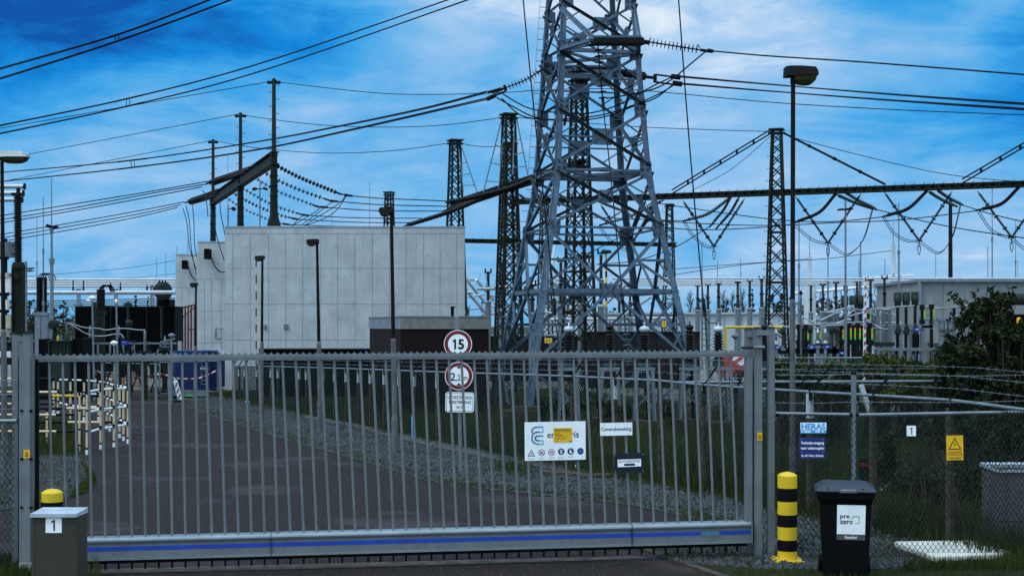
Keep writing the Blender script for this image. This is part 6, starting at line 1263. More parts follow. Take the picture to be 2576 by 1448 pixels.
mb = MB(); prism(mb, [cc+(c-cc)*.97 for c in (C0, C1, C3, C2)], zt-.06, zt-.035); roof = mb.build('roof', 'panel_dark', t); p = P(1138, 795, 47); mb = MB(); mb.tube(V((p.x, p.y, zt-.04)), P(1138, 772, 47), .055, n=10); mb.box(P(1139.5, 772, 47), .17, .13, .04); mb.build('flue', 'black', roof)
mb = MB(); pbox(mb, 946, 957, 889, 0, 44, .5, 0, True); mb.top('meter_box', 'steel_green', 'slim dark green box standing at the brick building beside the lamp post', 'box')
# dark shed, white shed, concrete building
t = thing('dark_shed', 'low dark brown shed behind the legs of the big pylon', 'building', V((XD(1620, 62), 62, 0))); mb = MB(); pbox(mb, 1478, 1761, 836, 0, 62, 5, 0, True); [pbox(mb, x, x+.8, 838, 0, 61.98, .03, 1, True) for x in (1535, 1594, 1651, 1706)]; mb.build('wall', ['panel_dark', 'black'], t); mb = MB(); pbox(mb, 1476, 1763, 834, 837, 61.9, 5.2); mb.build('roof', 'steel_dark', t)
t = thing('dark_shed', 'long dark low shed behind the left foot of the pylon', 'building', V((XD(1290, 70), 70, 0))); mb = MB(); pbox(mb, 1232, 1470, 845, 0, 70, 4, 0, True); mb.build('wall', 'panel_dark', t); mb = MB(); pbox(mb, 1230, 1472, 842.5, 845, 69.9, 4.2); mb.build('roof', 'wire_light', t)
t = thing('white_shed', 'long pale flat roofed shed behind the busbar posts', 'building', V((XD(1800, 105), 105, 0))); mb = MB(); pbox(mb, 1480, 2010, 790, 0, 105, 8, 0, True); [pbox(mb, x, x+.6, 792, 0, 104.97, .05, 1, True) for x in range(1500, 2000, 46)]; mb.build('wall', ['shed_white', 'composite_grey'], t); mb = MB(); pbox(mb, 1478, 2013, 785, 790, 104.8, 8.4); mb.build('roof', 'alu', t)
t = thing('pale_building', 'pale far building with a dark window band behind the pylon', 'building', V((XD(1420, 125), 125, 0))); mb = MB(); pbox(mb, 1372, 1465, 757, 0, 125, 8, 0, True); mb.build('wall', 'shed_white', t); mb = MB(); pbox(mb, 1380, 1412, 781, 790, 124.9, .12); pbox(mb, 1420, 1450, 781, 790, 124.9, .12); mb.build('window', 'black', t); mb = MB(); pbox(mb, 1370, 1467, 755, 757.5, 124.7, 8.5); mb.build('roof', 'concrete_grey', t)
t = thing('concrete_building', 'grey concrete building with vertical panel joints at the right edge', 'building', V((XD(2480, 74), 74, 0))); mb = MB(); pbox(mb, 2317, 2760, 705, 0, 74, 9, 0, True)
xs = [2319, 2372, 2427, 2482, 2535, 2590, 2645, 2700, 2758]
for a, b in zip(xs, xs[1:]): A, B = XD(a, 74), XD(b, 74); z1 = ZD(710, 74); mb.box(((A+B)/2, 73.985, z1/2), B-A-.025, .04, z1)
mb.build('wall', 'concrete_grey', t); mb = MB(); pbox(mb, 2314, 2765, 701.5, 708.5, 73.75, 9.5); pbox(mb, 2313.5, 2319, 704, 0, 73.8, .3, 0, True); mb.build('roof_edge', 'fascia_clean', t); mb = MB(); pbox(mb, 2337, 2388, 860, 863, 73.7, .3); mb.tube(P(2338, 862, 73.9), V((XD(2338, 73.9), 73.9, 0)), .04, n=6); mb.build('ledge_pipe', 'galv', t)
t = thing('brown_wall', 'low dark reddish brown wall far behind the left transformers', 'wall', V((XD(60, 100), 100, 0))); mb = MB(); pbox(mb, -300, 460, 862, 0, 100, .4, 0, True); mb.build('face', 'brick_dark', t); mb = MB(); pbox(mb, -300, 460, 860, 862, 99.9, .6); mb.build('coping', 'panel_dark', t)
# ================================================================ TUBULAR BUSBARS
def pipe(px, d0, d1, r, label, m='alu', grp='tubular busbars', name='busbar'):
    mb = MB(); mb.path(spline(pxline(px, d0, d1), 4), r, 10); return mb.top(name, m, label, 'busbar', grp)
for i, (x, d) in enumerate(((1540, 78), (1590, 82), (1540, 86), (1560, 90))):
    y = 820-2.6*F/d; z = .055
    pipe([(x, y), (2050, y-.3), (2760, y-.5)], d, d, z, ('front', 'second', 'third', 'rear')[i]+'most of the four long tubular busbars on the right' if i in (0, 3) else ('', 'second', 'third')[i]+' from the front of the four long tubular busbars on the right')
for i, d in enumerate((84, 87, 90, 94)):
    y = 703+i*5.6; pipe([(40, y+.6), (200, y+.3), (441, y)], d, d, .075, ('highest', 'second highest', 'third', 'lowest')[i]+' of the four thin busbars at left behind the grey walls')
pipe([(-60, 735.5), (150, 735.4), (441, 735)], 70, 70, .10, 'thick shiny busbar at left running in front of the round tank'); pipe([(-60, 738.5), (150, 738.4), (441, 738)], 72, 72, .06, 'thin busbar just under the thick one at left')
def bus_post(px, y0, yi, d, label, grp='busbar posts on the right'):
    g = V((XD(px, d), d, 0)); z0, z1 = ZD(yi, d), ZD(y0, d); t = thing('busbar_post', label, 'post insulator', g, grp)
    mb = MB(); mb.tube(g, g+V((0, 0, z0)), .15, n=12); mb.lathe(g+V((0, 0, z0-.02)), [(.20, 0), (.20, .06), (.12, .1)], 12); mb.build('pedestal', 'galv', t)
    mb = MB(); h = z1-z0; zz = lambda f: g+V((0, 0, z0+h*f)); post_ins(mb, zz(.06), zz(.47), .115, .075, .085); post_ins(mb, zz(.53), zz(.96), .10, .065, .085); mb.build('insulator', 'porcelain_brown', t)
    mb = MB(); mb.lathe(zz(.46), [(.09, 0), (.125, .02), (.125, .08), (.09, .1)], 12); mb.build('collar', 'steel_dark', t); mb = MB(); mb.box(zz(.985), .35, .22, .07); [mb.tube(zz(.98)+V((q, 0, 0)), zz(.98)+V((q, 0, .2)), .04, n=6) for q in (-.14, .14)]; mb.build('clamp', 'steel_dark', t)
for i, (px, y0, yi, d) in enumerate(((1755, 718, 782, 92), (1781, 716, 781, 90), (1808, 713, 779, 86), (1856, 709, 778, 84), (1886, 706, 777, 82), (1916, 701, 776, 78), (2040, 717, 787, 91), (2070, 715, 786, 89), (2103, 710, 783, 86), (2156, 707, 780, 84), (2190, 703, 778, 81), (2225, 699, 776, 78))):
    bus_post(px, y0, yi, d, ('first', 'second', 'third', 'fourth', 'fifth', 'sixth')[i % 6]+' of six brown busbar posts between the pylon and the green tower, from the left' if i < 6 else ('first', 'second', 'third', 'fourth', 'fifth', 'sixth')[i % 6]+' of six brown busbar posts right of the tall lamp post, from the left')
# white pipe truss and hanging loops behind the right busbars
t = thing('pipe_truss', 'white sloping pipe truss under the right busbars between the two white masts', 'truss', P(2120, 730, 94)); a, b = P(1990, 738, 97), P(2300, 711, 92); mb = MB(); mb.tube(a, b, .11, n=10); mb.tube(a+V((0, 0, .8)), b+V((0, 0, .5)), .045, n=6)
for k in range(14): p, q = a.lerp(b, k/14), a.lerp(b, (k+1)/14); mb.tube(p, p.lerp(q, .5)+V((0, 0, .7)), .03, n=5); mb.tube(p.lerp(q, .5)+V((0, 0, .7)), q, .03, n=5)
mb.build('truss', 'white_paint', t); mb = MB()
for k in range(9):
    p = a.lerp(b, (k+.5)/9)-V((0, 0, .1)); mb.path(spline([p-V((.2, 0, 0)), p-V((.28, 0, .45)), p-V((0, 0, .7)), p-V((-.28, 0, .45)), p-V((-.2, 0, 0))], 4), .028, 5)
mb.build('hanging_loops', 'steel_dark', t)
t = thing('corona_loops', 'cluster of black wire cages hanging below the busbars beside the thick white mast', 'fitting', P(2245, 730, 86)); mb = MB()
for x, y in ((2232, 724), (2247, 718), (2257, 730), (2266, 720), (2240, 736), (2268, 734)):
    p = P(x, y, 86); mb.tube(p+V((0, 0, .25)), p+V((0, 0, .75)), .02, n=5); [mb.path(spline([p+V((c*.02, 0, .28)), p+V((c*.15, 0, .1)), p+V((c*.15, 0, -.15)), p+V((c*.02, 0, -.3))], 4), .02, 5) for c in (-1, 1)]
mb.bar(P(2230, 737, 86), P(2270, 737, 86), .05); mb.build('cages', 'wire', t)
# diagonal white pipe frames, between the wall and the pylon and inside it
def pframe(segs, d, r, label, m='alu'):
    mb = MB(); [mb.tube(P(a, b, d), P(c, e, d+2), r, n=8) for a, b, c, e in segs]; mb.top('pipe_bus', m, label, 'busbar', 'sloping pipe busbars')
pframe([(1177, 703, 1198, 703), (1198, 703, 1246, 759), (1246, 759, 1246, 790)], 80, .085, 'bright sloping pipe busbar just right of the white wall, rear one'); pframe([(1170, 699, 1225, 766), (1225, 766, 1240, 789), (1215, 789, 1262, 787)], 76, .085, 'bright sloping pipe busbar just right of the white wall, middle one'); pframe([(1170, 726, 1225, 790)], 72, .085, 'bright sloping pipe busbar just right of the white wall, lowest one'); pframe([(1178, 747, 1222, 739), (1222, 739, 1246, 745), (1182, 778, 1246, 770)], 74, .06, 'level pipe busbars crossing the sloping ones right of the white wall')
pframe([(1588, 704, 1500, 786), (1500, 786, 1440, 800)], 84, .10, 'bright pipe busbar sloping down left inside the right side of the pylon'); pframe([(1540, 708, 1432, 778)], 80, .09, 'bright pipe busbar sloping down left in the middle of the pylon'); pframe([(1640, 745, 1560, 800)], 88, .09, 'bright pipe busbar sloping down left behind the right pylon legs'); pframe([(1380, 803, 1700, 800)], 90, .10, 'long level pipe busbar low behind the pylon legs'); pframe([(1300, 772, 1460, 800)], 86, .07, 'thin pipe busbar sloping down right behind the left pylon legs')
for x, y0, yi, d, lb in ((1228, 684, 760, 70, 'tall black post insulator between the brick building and the pylon'), (1263, 660, 782, 64, 'tall black post insulator behind the left pylon leg'), (1411, 655, 770, 66, 'left one of three tall dark post insulators inside the pylon'), (1461, 646, 766, 66, 'middle one of three tall dark post insulators inside the pylon'), (1512, 635, 772, 66, 'right one of three tall dark post insulators inside the pylon'), (1339, 715, 790, 60, 'dark post insulator beside the left front pylon leg'), (1558, 716, 790, 84, 'slim dark post insulator behind the right side of the pylon'), (1585, 720, 800, 88, 'slimmer dark post insulator behind the right rear pylon leg')): bus_post(x, y0, yi, d, lb, 'tall post insulators around the pylon')
for x, y0, d, lb in ((1473.5, 650, 65, 'left yellow and black banded rod inside the pylon'), (1525, 637, 65, 'right yellow and black banded rod inside the pylon')):
    mb = MB(); a, b = P(x, y0, d), P(x, 772, d); [mb.tube(a.lerp(b, i/9), a.lerp(b, (i+1)/9), .05, n=8, m=i % 2) for i in range(9)]; mb.lathe(a, [(.22, 0), (.25, .04), (.22, .14)], 10, m=1); mb.tube(b, V((b.x, d, 0)), .07, n=8, m=2); mb.top('earthing_rod', ['yellow_sign', 'trafo_green', 'galv'], lb, 'rod', 'banded earthing rods')
for x0, x1, y, d in ((1200, 1257, 726, 68), (1243, 1290, 721, 64), (1168, 1189, 735, 72)): mb = MB(); mb.tube(P(x0, y, d), P(x1, y, d), .07, n=8); mb.tube(P(x0, y, d), P(x0+9, y-40, d), .012, n=4); mb.tube(P((x0+x1)/2, y, d), P((x0+x1)/2-8, y-40, d), .012, n=4); mb.top('switch_rod', 'alu', {1200: 'level switch arm crossing the black post insulator by the brick building', 1243: 'level switch arm behind the left rear leg of the pylon', 1168: 'short level switch arm at the corner of the white wall'}[x0], 'switch arm', 'level switch arms')
# ================================================================ SWITCHGEAR ON THE RIGHT
def eq(name, zx, zt, zb, d, label, kind, grp):
    """apparatus measured in the enlarged right-hand view: centre, top and bottom of the insulator"""
    px, y0, y1 = 1932+zx/3, 483+zt/3, 483+zb/3; g = V((XD(px, d), d, 0)); a, b = g+V((0, 0, ZD(y1, d))), g+V((0, 0, ZD(y0, d))); t = thing(name, label, 'switchgear', g, grp); h = b-a; k = d/F
    if kind == 'arrester':
        mb = MB(); post_ins(mb, a+h*.06, a+h*.72, 4.6*k, 3.2*k, .075); mb.build('insulator', 'composite_grey', t); mb = MB(); mb.lathe(a+h*.72, [(3.6*k, 0), (3.6*k, h.z*.14), (2.2*k, h.z*.16), (2.2*k, h.z*.27), (1*k, h.z*.3)], 12); mb.build('head', 'alu', t); mb = MB(); mb.lathe(a, [(5.5*k, 0), (5.5*k, .06), (3.6*k, .1)], 12); mb.build('base_flange', 'alu', t)
    if kind == 'brown':
        mb = MB(); post_ins(mb, a, a+h*.78, 4.3*k, 3*k, .075); mb.build('insulator', 'porcelain_brown', t); mb = MB(); mb.lathe(a+h*.76, [(4*k, 0), (7*k, .08), (7*k, .2), (3*k, .3), (1.4*k, .34), (1.4*k, h.z*.24)], 14); mb.build('head', 'trafo_green', t)
    if kind == 'tall':
        mb = MB(); post_ins(mb, a, a+h*.5, 6.2*k, 4.6*k, .10); post_ins(mb, a+h*.54, b, 5.8*k, 4.2*k, .10); mb.build('insulator', 'composite_grey', t); mb = MB(); mb.lathe(a+h*.49, [(5*k, 0), (5.6*k, .05), (5*k, h.z*.06)], 12); mb.build('collar', 'galv', t); mb = MB(); mb.lathe(b, [(4.6*k, 0), (4.6*k, .08), (2*k, .12)], 12); mb.build('top_cap', 'galv', t)
    if kind == 'mushroom':
        mb = MB(); post_ins(mb, a, a+h*.62, 4.8*k, 3.6*k, .08); mb.build('insulator', 'porcelain', t); mb = MB(); mb.lathe(a+h*.62, [(3.8*k, 0), (4*k, .1), (8*k, .2), (8.5*k, .42), (5*k, .62), (4.2*k, .7), (9.6*k, .74), (9.8*k, h.z*.38)], 18); mb.build('head', 'trafo_green', t); mb = MB(); mb.lathe(a-V((0, 0, .45)), [(8*k, 0), (8*k, .25), (5*k, .42)], 12); mb.build('base', 'trafo_green', t)
    if kind == 'strip':
        mb = MB(); post_ins(mb, a, b, 5*k, 3.6*k, .08); mb.build('insulator', 'porcelain', t); fr = Fr(a+V((4.4*k, -5*k, 0))); mb = MB(); n = 4
        for i in range(n): mb.fbox(fr, -1.9*k, 1.9*k, h.z*i/n, h.z*(i+1)/n, 0, .03, i % 2)
        mb.build('banded_strip', ['strip_green', 'strip_orange'], t)
        mb = MB(); mb.box(b+V((0, 0, .1)), 11*k, 9*k, .2); mb.box(a-V((0, 0, .1)), 11*k, 10*k, .16); mb.build('contact_head', 'steel_dark', t)
    mb = MB(); zs = a.z-(.45 if kind == 'mushroom' else .18); mb.bar(g, V((g.x, g.y, zs)), 7*k, 7*k); mb.box((g.x, g.y, zs+.05), 12*k, 12*k, .1); mb.build('stand', 'steel_dark' if kind in ('strip', 'mushroom') else 'galv', t)
for i, (zx, zt, zb, d, k, lb) in enumerate(((62, 1035, 1142, 52, 'arrester', 'grey banded arrester with silver cap just right of the gate portal'), (112, 1050, 1160, 55, 'brown', 'slim brown instrument transformer left of the tall lamp post'), (375, 1030, 1140, 54, 'arrester', 'left one of two grey arresters with silver caps right of the lamp post'), (432, 1030, 1140, 54, 'arrester', 'right one of two grey arresters with silver caps right of the lamp post'), (318, 1035, 1150, 56, 'brown', 'slim brown post with a small dark head left of the two silver capped arresters'), (484, 1040, 1160, 56, 'brown', 'left one of two brown instrument transformers beside the double lamp mast'), (522, 1040, 1160, 56, 'brown', 'right one of two brown instrument transformers beside the double lamp mast'),
    (443, 905, 1060, 64, 'tall', 'first of three tall grey banded insulators left of the double lamp mast'), (480, 905, 1060, 64, 'tall', 'second of three tall grey banded insulators left of the double lamp mast'), (516, 905, 1120, 64, 'tall', 'third and longest of three tall grey banded insulators left of the double lamp mast'), (827, 885, 1140, 60, 'tall', 'left one of three tall grey insulators on the green box by the red white pole'), (872, 885, 1140, 60, 'tall', 'middle one of three tall grey insulators on the green box by the red white pole'), (916, 885, 1140, 60, 'tall', 'right one of three tall grey insulators on the green box by the red white pole'),
    (578, 850, 985, 66, 'mushroom', 'mushroom headed transformer partly behind the double lamp mast'), (642, 850, 985, 66, 'mushroom', 'mushroom headed transformer just right of the double lamp mast'), (700, 847, 985, 66, 'mushroom', 'mushroom headed transformer just left of the red white pole'), (978, 826, 990, 60, 'mushroom', 'left one of three mushroom headed transformers before the concrete building'), (1042, 824, 990, 60, 'mushroom', 'middle one of three mushroom headed transformers before the concrete building'), (1110, 821, 990, 60, 'mushroom', 'right one of three mushroom headed transformers before the concrete building'),
    (231, 1035, 1112, 57, 'strip', 'first switch pole with orange green strip, right of the tall lamp post'), (263, 1035, 1112, 60, 'strip', 'second switch pole with orange green strip, right of the tall lamp post'), (286, 1035, 1115, 57, 'strip', 'third switch pole with orange green strip, right of the tall lamp post'), (608, 1025, 1112, 57, 'strip', 'first of four switch poles with strips between lamp mast and red white pole'), (640, 1025, 1110, 59, 'strip', 'second of four switch poles with strips between lamp mast and red white pole'), (676, 1025, 1112, 57, 'strip', 'third of four switch poles with strips between lamp mast and red white pole'), (704, 1025, 1110, 59, 'strip', 'fourth of four switch poles with strips between lamp mast and red white pole'), (768, 1025, 1112, 57, 'strip', 'switch pole with strip just right of the red white pole, low down'), (756, 905, 975, 64, 'strip', 'switch pole with strip just right of the red white pole, high up'), (1163, 885, 958, 60, 'strip', 'left one of two high switch poles with strips before the concrete building'), (1233, 882, 956, 60, 'strip', 'right one of two high switch poles with strips before the concrete building'), (550, 1035, 1110, 60, 'strip', 'switch pole with strip half hidden left of the double lamp mast'), (378, 1035, 1110, 62, 'strip', 'switch pole with strip half hidden behind the left silver capped arrester'))):
    eq({'arrester': 'surge_arrester', 'brown': 'instrument_transformer', 'tall': 'tall_insulator', 'mushroom': 'current_transformer', 'strip': 'switch_pole'}[k], zx, zt, zb, d, lb, k, {'arrester': 'silver capped arresters', 'brown': 'brown instrument transformers', 'tall': 'tall grey insulators', 'mushroom': 'mushroom headed transformers', 'strip': 'switch poles with banded strips'}[k])
def zp(zx, zy, d): return P(1932+zx/3, 483+zy/3, d)
def bsign(x0, x1, y0, y1, d, label):
    a, b = zp(x0, y0, d), zp(x1, y1, d); fr = Fr((a+b)/2); w, h = b.x-a.x, a.z-b.z; t = thing('equipment_sign', label, 'sign', fr.o, 'blue equipment signs'); mb = MB(); mb.fbox(fr, -w/2, w/2, -h/2, h/2, -.01, .01); mb.build('panel', 'blue_sign', t); mb = MB(); [mb.fbox(fr, -w*q, w*q, h*(.16-.3*i)-.012, h*(.16-.3*i)+.012, .01, .014) for i, q in enumerate((.27, .15))]; mb.build('lettering', 'logo_pale_blue', t)
for a in ((48, 97, 1160, 1181, 51, 'small blue sign beside the gate portal'), (302, 355, 1159, 1182, 51, 'small blue sign right of the tall lamp post'), (420, 471, 1155, 1178, 51, 'small blue sign under the two silver capped arresters'), (534, 583, 1203, 1225, 51, 'small blue sign low beside the double lamp mast'), (1098, 1153, 1025, 1047, 58, 'small blue sign under the mushroom heads before the concrete building')): bsign(*a)
# steel frames carrying the gear
def frame(name, bars, d, label, m='steel_dark', r=.10):
    mb = MB()
    for x0, y0, x1, y1 in bars: a, b = zp(x0, y0, d), (zp(x1, y1, d) if y1 != 'g' else V((zp(x1, y0, d).x, d, 0))); mb.bar(a, b, r, r)
    mb.top(name, m, label, 'frame', 'steel frames under the switchgear')
frame('equipment_stand', [(0, 1185, 600, 1190), (0, 1205, 600, 1205), (60, 1150, 60, 'g'), (165, 1160, 165, 'g'), (240, 1160, 240, 'g'), (330, 1185, 330, 'g'), (440, 1180, 440, 'g'), (500, 1160, 500, 'g'), (345, 1158, 470, 1158)], 55, 'dark steel frame under the gear right of the gate portal', r=.14)
frame('equipment_stand', [(540, 1125, 790, 1125), (560, 1135, 800, 1135), (600, 1130, 600, 'g'), (660, 1130, 660, 'g'), (720, 1130, 720, 'g'), (770, 1130, 770, 'g')], 59, 'dark steel stand under the switch poles by the red white pole', r=.12)
frame('equipment_stand', [(210, 1125, 310, 1125), (215, 1140, 315, 1140), (225, 1125, 225, 'g'), (290, 1125, 290, 'g')], 59, 'dark steel stand under the three switch poles right of the lamp post', r=.12)
frame('equipment_stand', [(930, 1000, 930, 'g'), (945, 1035, 1170, 1035), (950, 1010, 1240, 1010), (1000, 1040, 1000, 'g'), (1060, 1040, 1060, 'g'), (1090, 1040, 1090, 'g'), (1165, 1040, 1165, 'g'), (1225, 960, 1225, 1025), (1160, 1020, 1240, 1020)], 60, 'grey steel frame under the mushroom heads before the concrete building', 'galv', .14)
mb = MB(); a, b = zp(800, 1132, 60), zp(948, 1160, 60); mb.box(((a.x+b.x)/2, 60.3, (a.z+b.z)/2), b.x-a.x, .9, a.z-b.z); mb.box(((a.x+b.x)/2+.1, 60.4, b.z/2-.1), (b.x-a.x)*.75, .7, b.z-.1); mb.top('switch_drive', 'trafo_green', 'dark green box carrying three tall grey insulators', 'box')
a, b = zp(1095, 1070, 59.8), zp(1145, 1170, 59.8); mb = MB(); mb.box(((a.x+b.x)/2, 60, (a.z+b.z)/2), b.x-a.x, .3, a.z-b.z); mb.lathe(V(((a.x+b.x)/2, 60, b.z-.28)), [(.18, 0), ((b.x-a.x)/2*.95, .28)], 12); mb.top('drive_cabinet', 'black', 'black drive cabinet hanging in the frame before the concrete building', 'cabinet')
mb = MB(); pbox(mb, 1932, 2205, 877, 881, 66, .3); mb.top('cable_tray', 'alu', 'long pale cable tray running low under the switchgear', 'cable tray')
mb = MB(); pbox(mb, 2130, 2212, 868, 900, 76, .6); mb.top('white_container', 'shed_white', 'low white container behind the red white pole', 'container')
t = thing('blue_container', 'blue container behind the pale steel fence before the concrete building', 'container', V((XD(2270, 70), 70, 0))); mb = MB(); pbox(mb, 2238, 2310, 876, 0, 70, 2, 0, True); [pbox(mb, x, x+2, 878, 0, 69.93, .08, 0, True) for x in range(2241, 2308, 6)]; mb.build('body', 'tank_blue', t); mb = MB(); pbox(mb, 2236, 2312, 873, 877, 69.9, 2.2); mb.build('lid', 'tank_label', t)
CD = 'pale connection tubes of the switchgear'
for i, (l, lb) in enumerate((([(20, 1018), (90, 1008), (160, 1020), (240, 1012), (330, 1000), (420, 1012), (520, 1003), (600, 1010), (660, 995), (730, 1005)], 'long wavy connection tube above the silver capped arresters'), ([(150, 1012), (250, 1022), (375, 1025), (440, 1015), (560, 1000)], 'second wavy connection tube above the silver capped arresters'), ([(200, 1000), (300, 1005), (400, 995), (500, 990), (620, 985), (700, 980)], 'upper wavy connection tube left of the red white pole'), ([(760, 980), (800, 1000), (860, 1030), (900, 1035)], 'tube dipping to the right of the red white pole'), ([(740, 1010), (800, 1025), (850, 1030)], 'lower tube dipping to the right of the red white pole'), ([(750, 890), (820, 880), (900, 885), (960, 868), (1040, 862), (1100, 858)], 'wavy tube along the mushroom heads'), ([(1110, 868), (1170, 860), (1230, 868), (1330, 878), (1450, 862), (1600, 835), (1720, 800)], 'long tube from the mushroom heads rising right to the green tank'), ([(1180, 955), (1280, 970), (1380, 950), (1460, 915), (1560, 850), (1700, 790)], 'lower tube from the switch poles rising right to the green tank'), ([(640, 880), (700, 890), (760, 900)], 'short tube left of the red white pole'), ([(1165, 885), (1200, 875), (1250, 880), (1330, 874)], 'short kinked tube over the two high switch poles'))):
    mb = MB(); d = 58 if i < 6 else 61; mb.path(spline([zp(x, y, d+(j % 2)*.3) for j, (x, y) in enumerate(l)], 6), .04, 6); mb.top('connection_tube', 'wire_light', lb, 'connection tube', CD)
rr = random.Random(11); mb = MB()   # small joints and clamps on the tubes
for k in range(26): p = zp(rr.uniform(150, 1130), rr.choice((905, 940, 985, 1000, 1015, 1120, 1150)), 63); q = p+V((rr.uniform(.3, 1.1), 0, rr.uniform(-.5, .5))); mb.tube(p, q, .035, n=6); mb.box(q, .14, .14, .12)
mb.top('connection_joints', 'alu', 'jumble of pale joints and short tubes among the switchgear', 'joints', kind='stuff')
# green transformer behind the bush
t = thing('transformer', 'dark green transformer with a cylindrical tank half hidden behind the big bush', 'transformer', V((XD(2560, 56), 56, 0))); mb = MB(); mb.tube(P(2512, 753, 56), P(2700, 749, 56), .24, n=20); mb.lathe(P(2512, 753, 56), [(.14, -.06), (.26, -.04), (.26, 0), (.2, .02)], 20, V((1, 0, 0))); mb.build('conservator', 'trafo_green', t); mb = MB(); pbox(mb, 2530, 2720, 790, 0, 56.5, 2.2, 0, True); [pbox(mb, x, x+3, 795, 0, 56.4, .12, 0, True) for x in range(2533, 2720, 9)]; [mb.bar(P(x, 762, 56.3), P(x, 800, 56.3), .12) for x in (2530, 2600)]; mb.build('body', 'trafo_dark', t); mb = MB(); mb.lathe(P(2563, 812, 56), [(.09, 0), (.09, .18), (.06, .22)], 10); mb.build('yellow_cap', 'yellow_sign', t)
for i, (x, d) in enumerate(((2400, 62), (2421, 62), (2439, 62))):
    g = V((XD(x, d), d, 0)); t = thing('post_insulator', ('left', 'middle', 'right')[i]+' one of three dark post insulators before the concrete building', 'post insulator', g, 'dark post insulators before the concrete building'); mb = MB(); post_ins(mb, P(x, 803, d), P(x, 774, d), .09, .06, .07); mb.build('insulator', 'porcelain', t); mb = MB(); mb.tube(g, P(x, 803, d), .07, n=8); mb.lathe(P(x, 774, d), [(.08, 0), (.08, .08), (.03, .12)], 8); mb.build('stand', 'galv', t)
for x in (2369, 2390): mb = MB(); d = 58; g = V((XD(x, d), d, 0)); mb.tube(g, P(x, 807, d), .13, n=12); a = P(x, 806, d); mb.box((a.x, d, a.z+.03), .42, .3, .1); mb.bar(a-V((.2, 0, .25)), a-V((.38, 0, -.02)), .04); mb.top('steel_column', 'galv', {2369: 'left one of two round grey steel columns before the concrete building', 2390: 'right one of two round grey steel columns before the concrete building, beside the bush'}[x], 'column', 'round steel columns')
mb = MB(); mb.tube(P(1825, 822.5, 46), P(1968, 822.5, 46), .045, n=10); mb.tube(P(1825.5, 822.5, 46), V((XD(1825.5, 46), 46, 0)), .045, n=10); mb.tube(P(1941, 822.5, 46), V((XD(1941, 46), 46, 0)), .045, n=10); mb.top('height_gauge', 'yellow', 'yellow tubular height frame behind the right end of the gate', 'height frame')
t = thing('barrier_pole', 'white pole with red marks standing upright among the switchgear', 'barrier pole', G(2174, 1005)); d = G(2174, 1005).y; a, b = P(2174, 925, d), P(2177, 693, d); a = a-(b-a)*.25; mb = MB(); mb.bar(a, b, .085, .05); pl = mb.build('pole', 'white_paint', t); mb = MB(); L_ = (b-a)
for i in range(1, 15): c = a+L_*(i/14.5); fr = Fr(c+V((0, -.027, 0))); mb.fpoly(fr, [(-.028, -.09), (.034, -.05), (.034, .09), (-.028, .05)], 0, .006)
mb.build('red_marks', 'red_paint', pl); mb = MB(); c = a.lerp(b, .60); mb.fbox(Fr(c+V((0, -.027, 0))), -.03, .03, -.15, .15, 0, .005); mb.build('blue_mark', 'tank_label', pl)
# pale steel fence and mid-distance chain link fence
d = 42; t = thing('picket_fence', 'pale steel picket fence with gate before the grey concrete building', 'fence', V((XD(2300, d), d, 0)))
for x0, x1, y in ((2212, 2322, 876), (2327, 2410, 876)):
    mb = MB(); a, b = P(x0, y+2, d), P(x1, y+2, d); z = a.z; mb.bar(a, b, .06, .09); mb.bar(V((a.x, d, .25)), V((b.x, d, .25)), .05, .06); x = a.x+.07
    while x < b.x-.05: mb.tube(V((x, d, .25)), V((x, d, z-.03)), .014, n=5); x += .125
    mb.build('panel', 'composite_grey', t)
for x in (2210, 2324.5, 2412): mb = MB(); p = P(x, 874, d); mb.box((p.x, d, p.z/2), .09, .09, p.z); mb.build('post', 'composite_grey', t)
for x in (2248, 2400):
    fr = frpx(x, 906, d-.04); k = d/F; t = thing('warning_triangle', {2248: 'yellow warning triangle on the pale steel fence, left one', 2400: 'yellow warning triangle beside the bush, right one'}[x], 'sign', fr.o, 'yellow warning triangles'); mb = MB(); mb.fbox(fr, -6.2*k, 6.2*k, -9*k, -5.2*k, -.01, 0, 0); mb.fpoly(fr, [(-6.5*k, -5*k), (6.5*k, -5*k), (0, 7*k)], -.01, 0, 1); mb.fpoly(fr, [(-5*k, -4.2*k), (5*k, -4.2*k), (0, 5*k)], 0, .008, 0); mb.fstroke(fr, [(.8*k, 3*k), (-1.2*k, -.4*k), (.9*k, -.4*k), (-.6*k, -3.6*k)], .8*k, .008, .012, 1); mb.build('panel', ['yellow_sign', 'ink'], t)
d = 40; t = thing('chain_link_fence', 'low chain link fence behind the hedge in front of the switchgear', 'fence', V((XD(2080, d), d, 0))); mb = MB(); mb.tube(P(1935, 900, d), P(2212, 899.5, d), .025, n=8); mb.build('top_rail', 'galv', t); mb = MB(); link(mb, (XD(1935, d), d), (XD(2212, d), d), .05, ZD(900, d), .05, ZD(899.5, d), .075, .10, .0035); mb.build('wire_mesh', 'galv', t)
for x in (1950, 2014, 2079, 2145, 2210): mb = MB(); p = P(x, 897, d); mb.box((p.x, d+.03, p.z/2), .07, .07, p.z); mb.build('post', 'steel_dark', t)
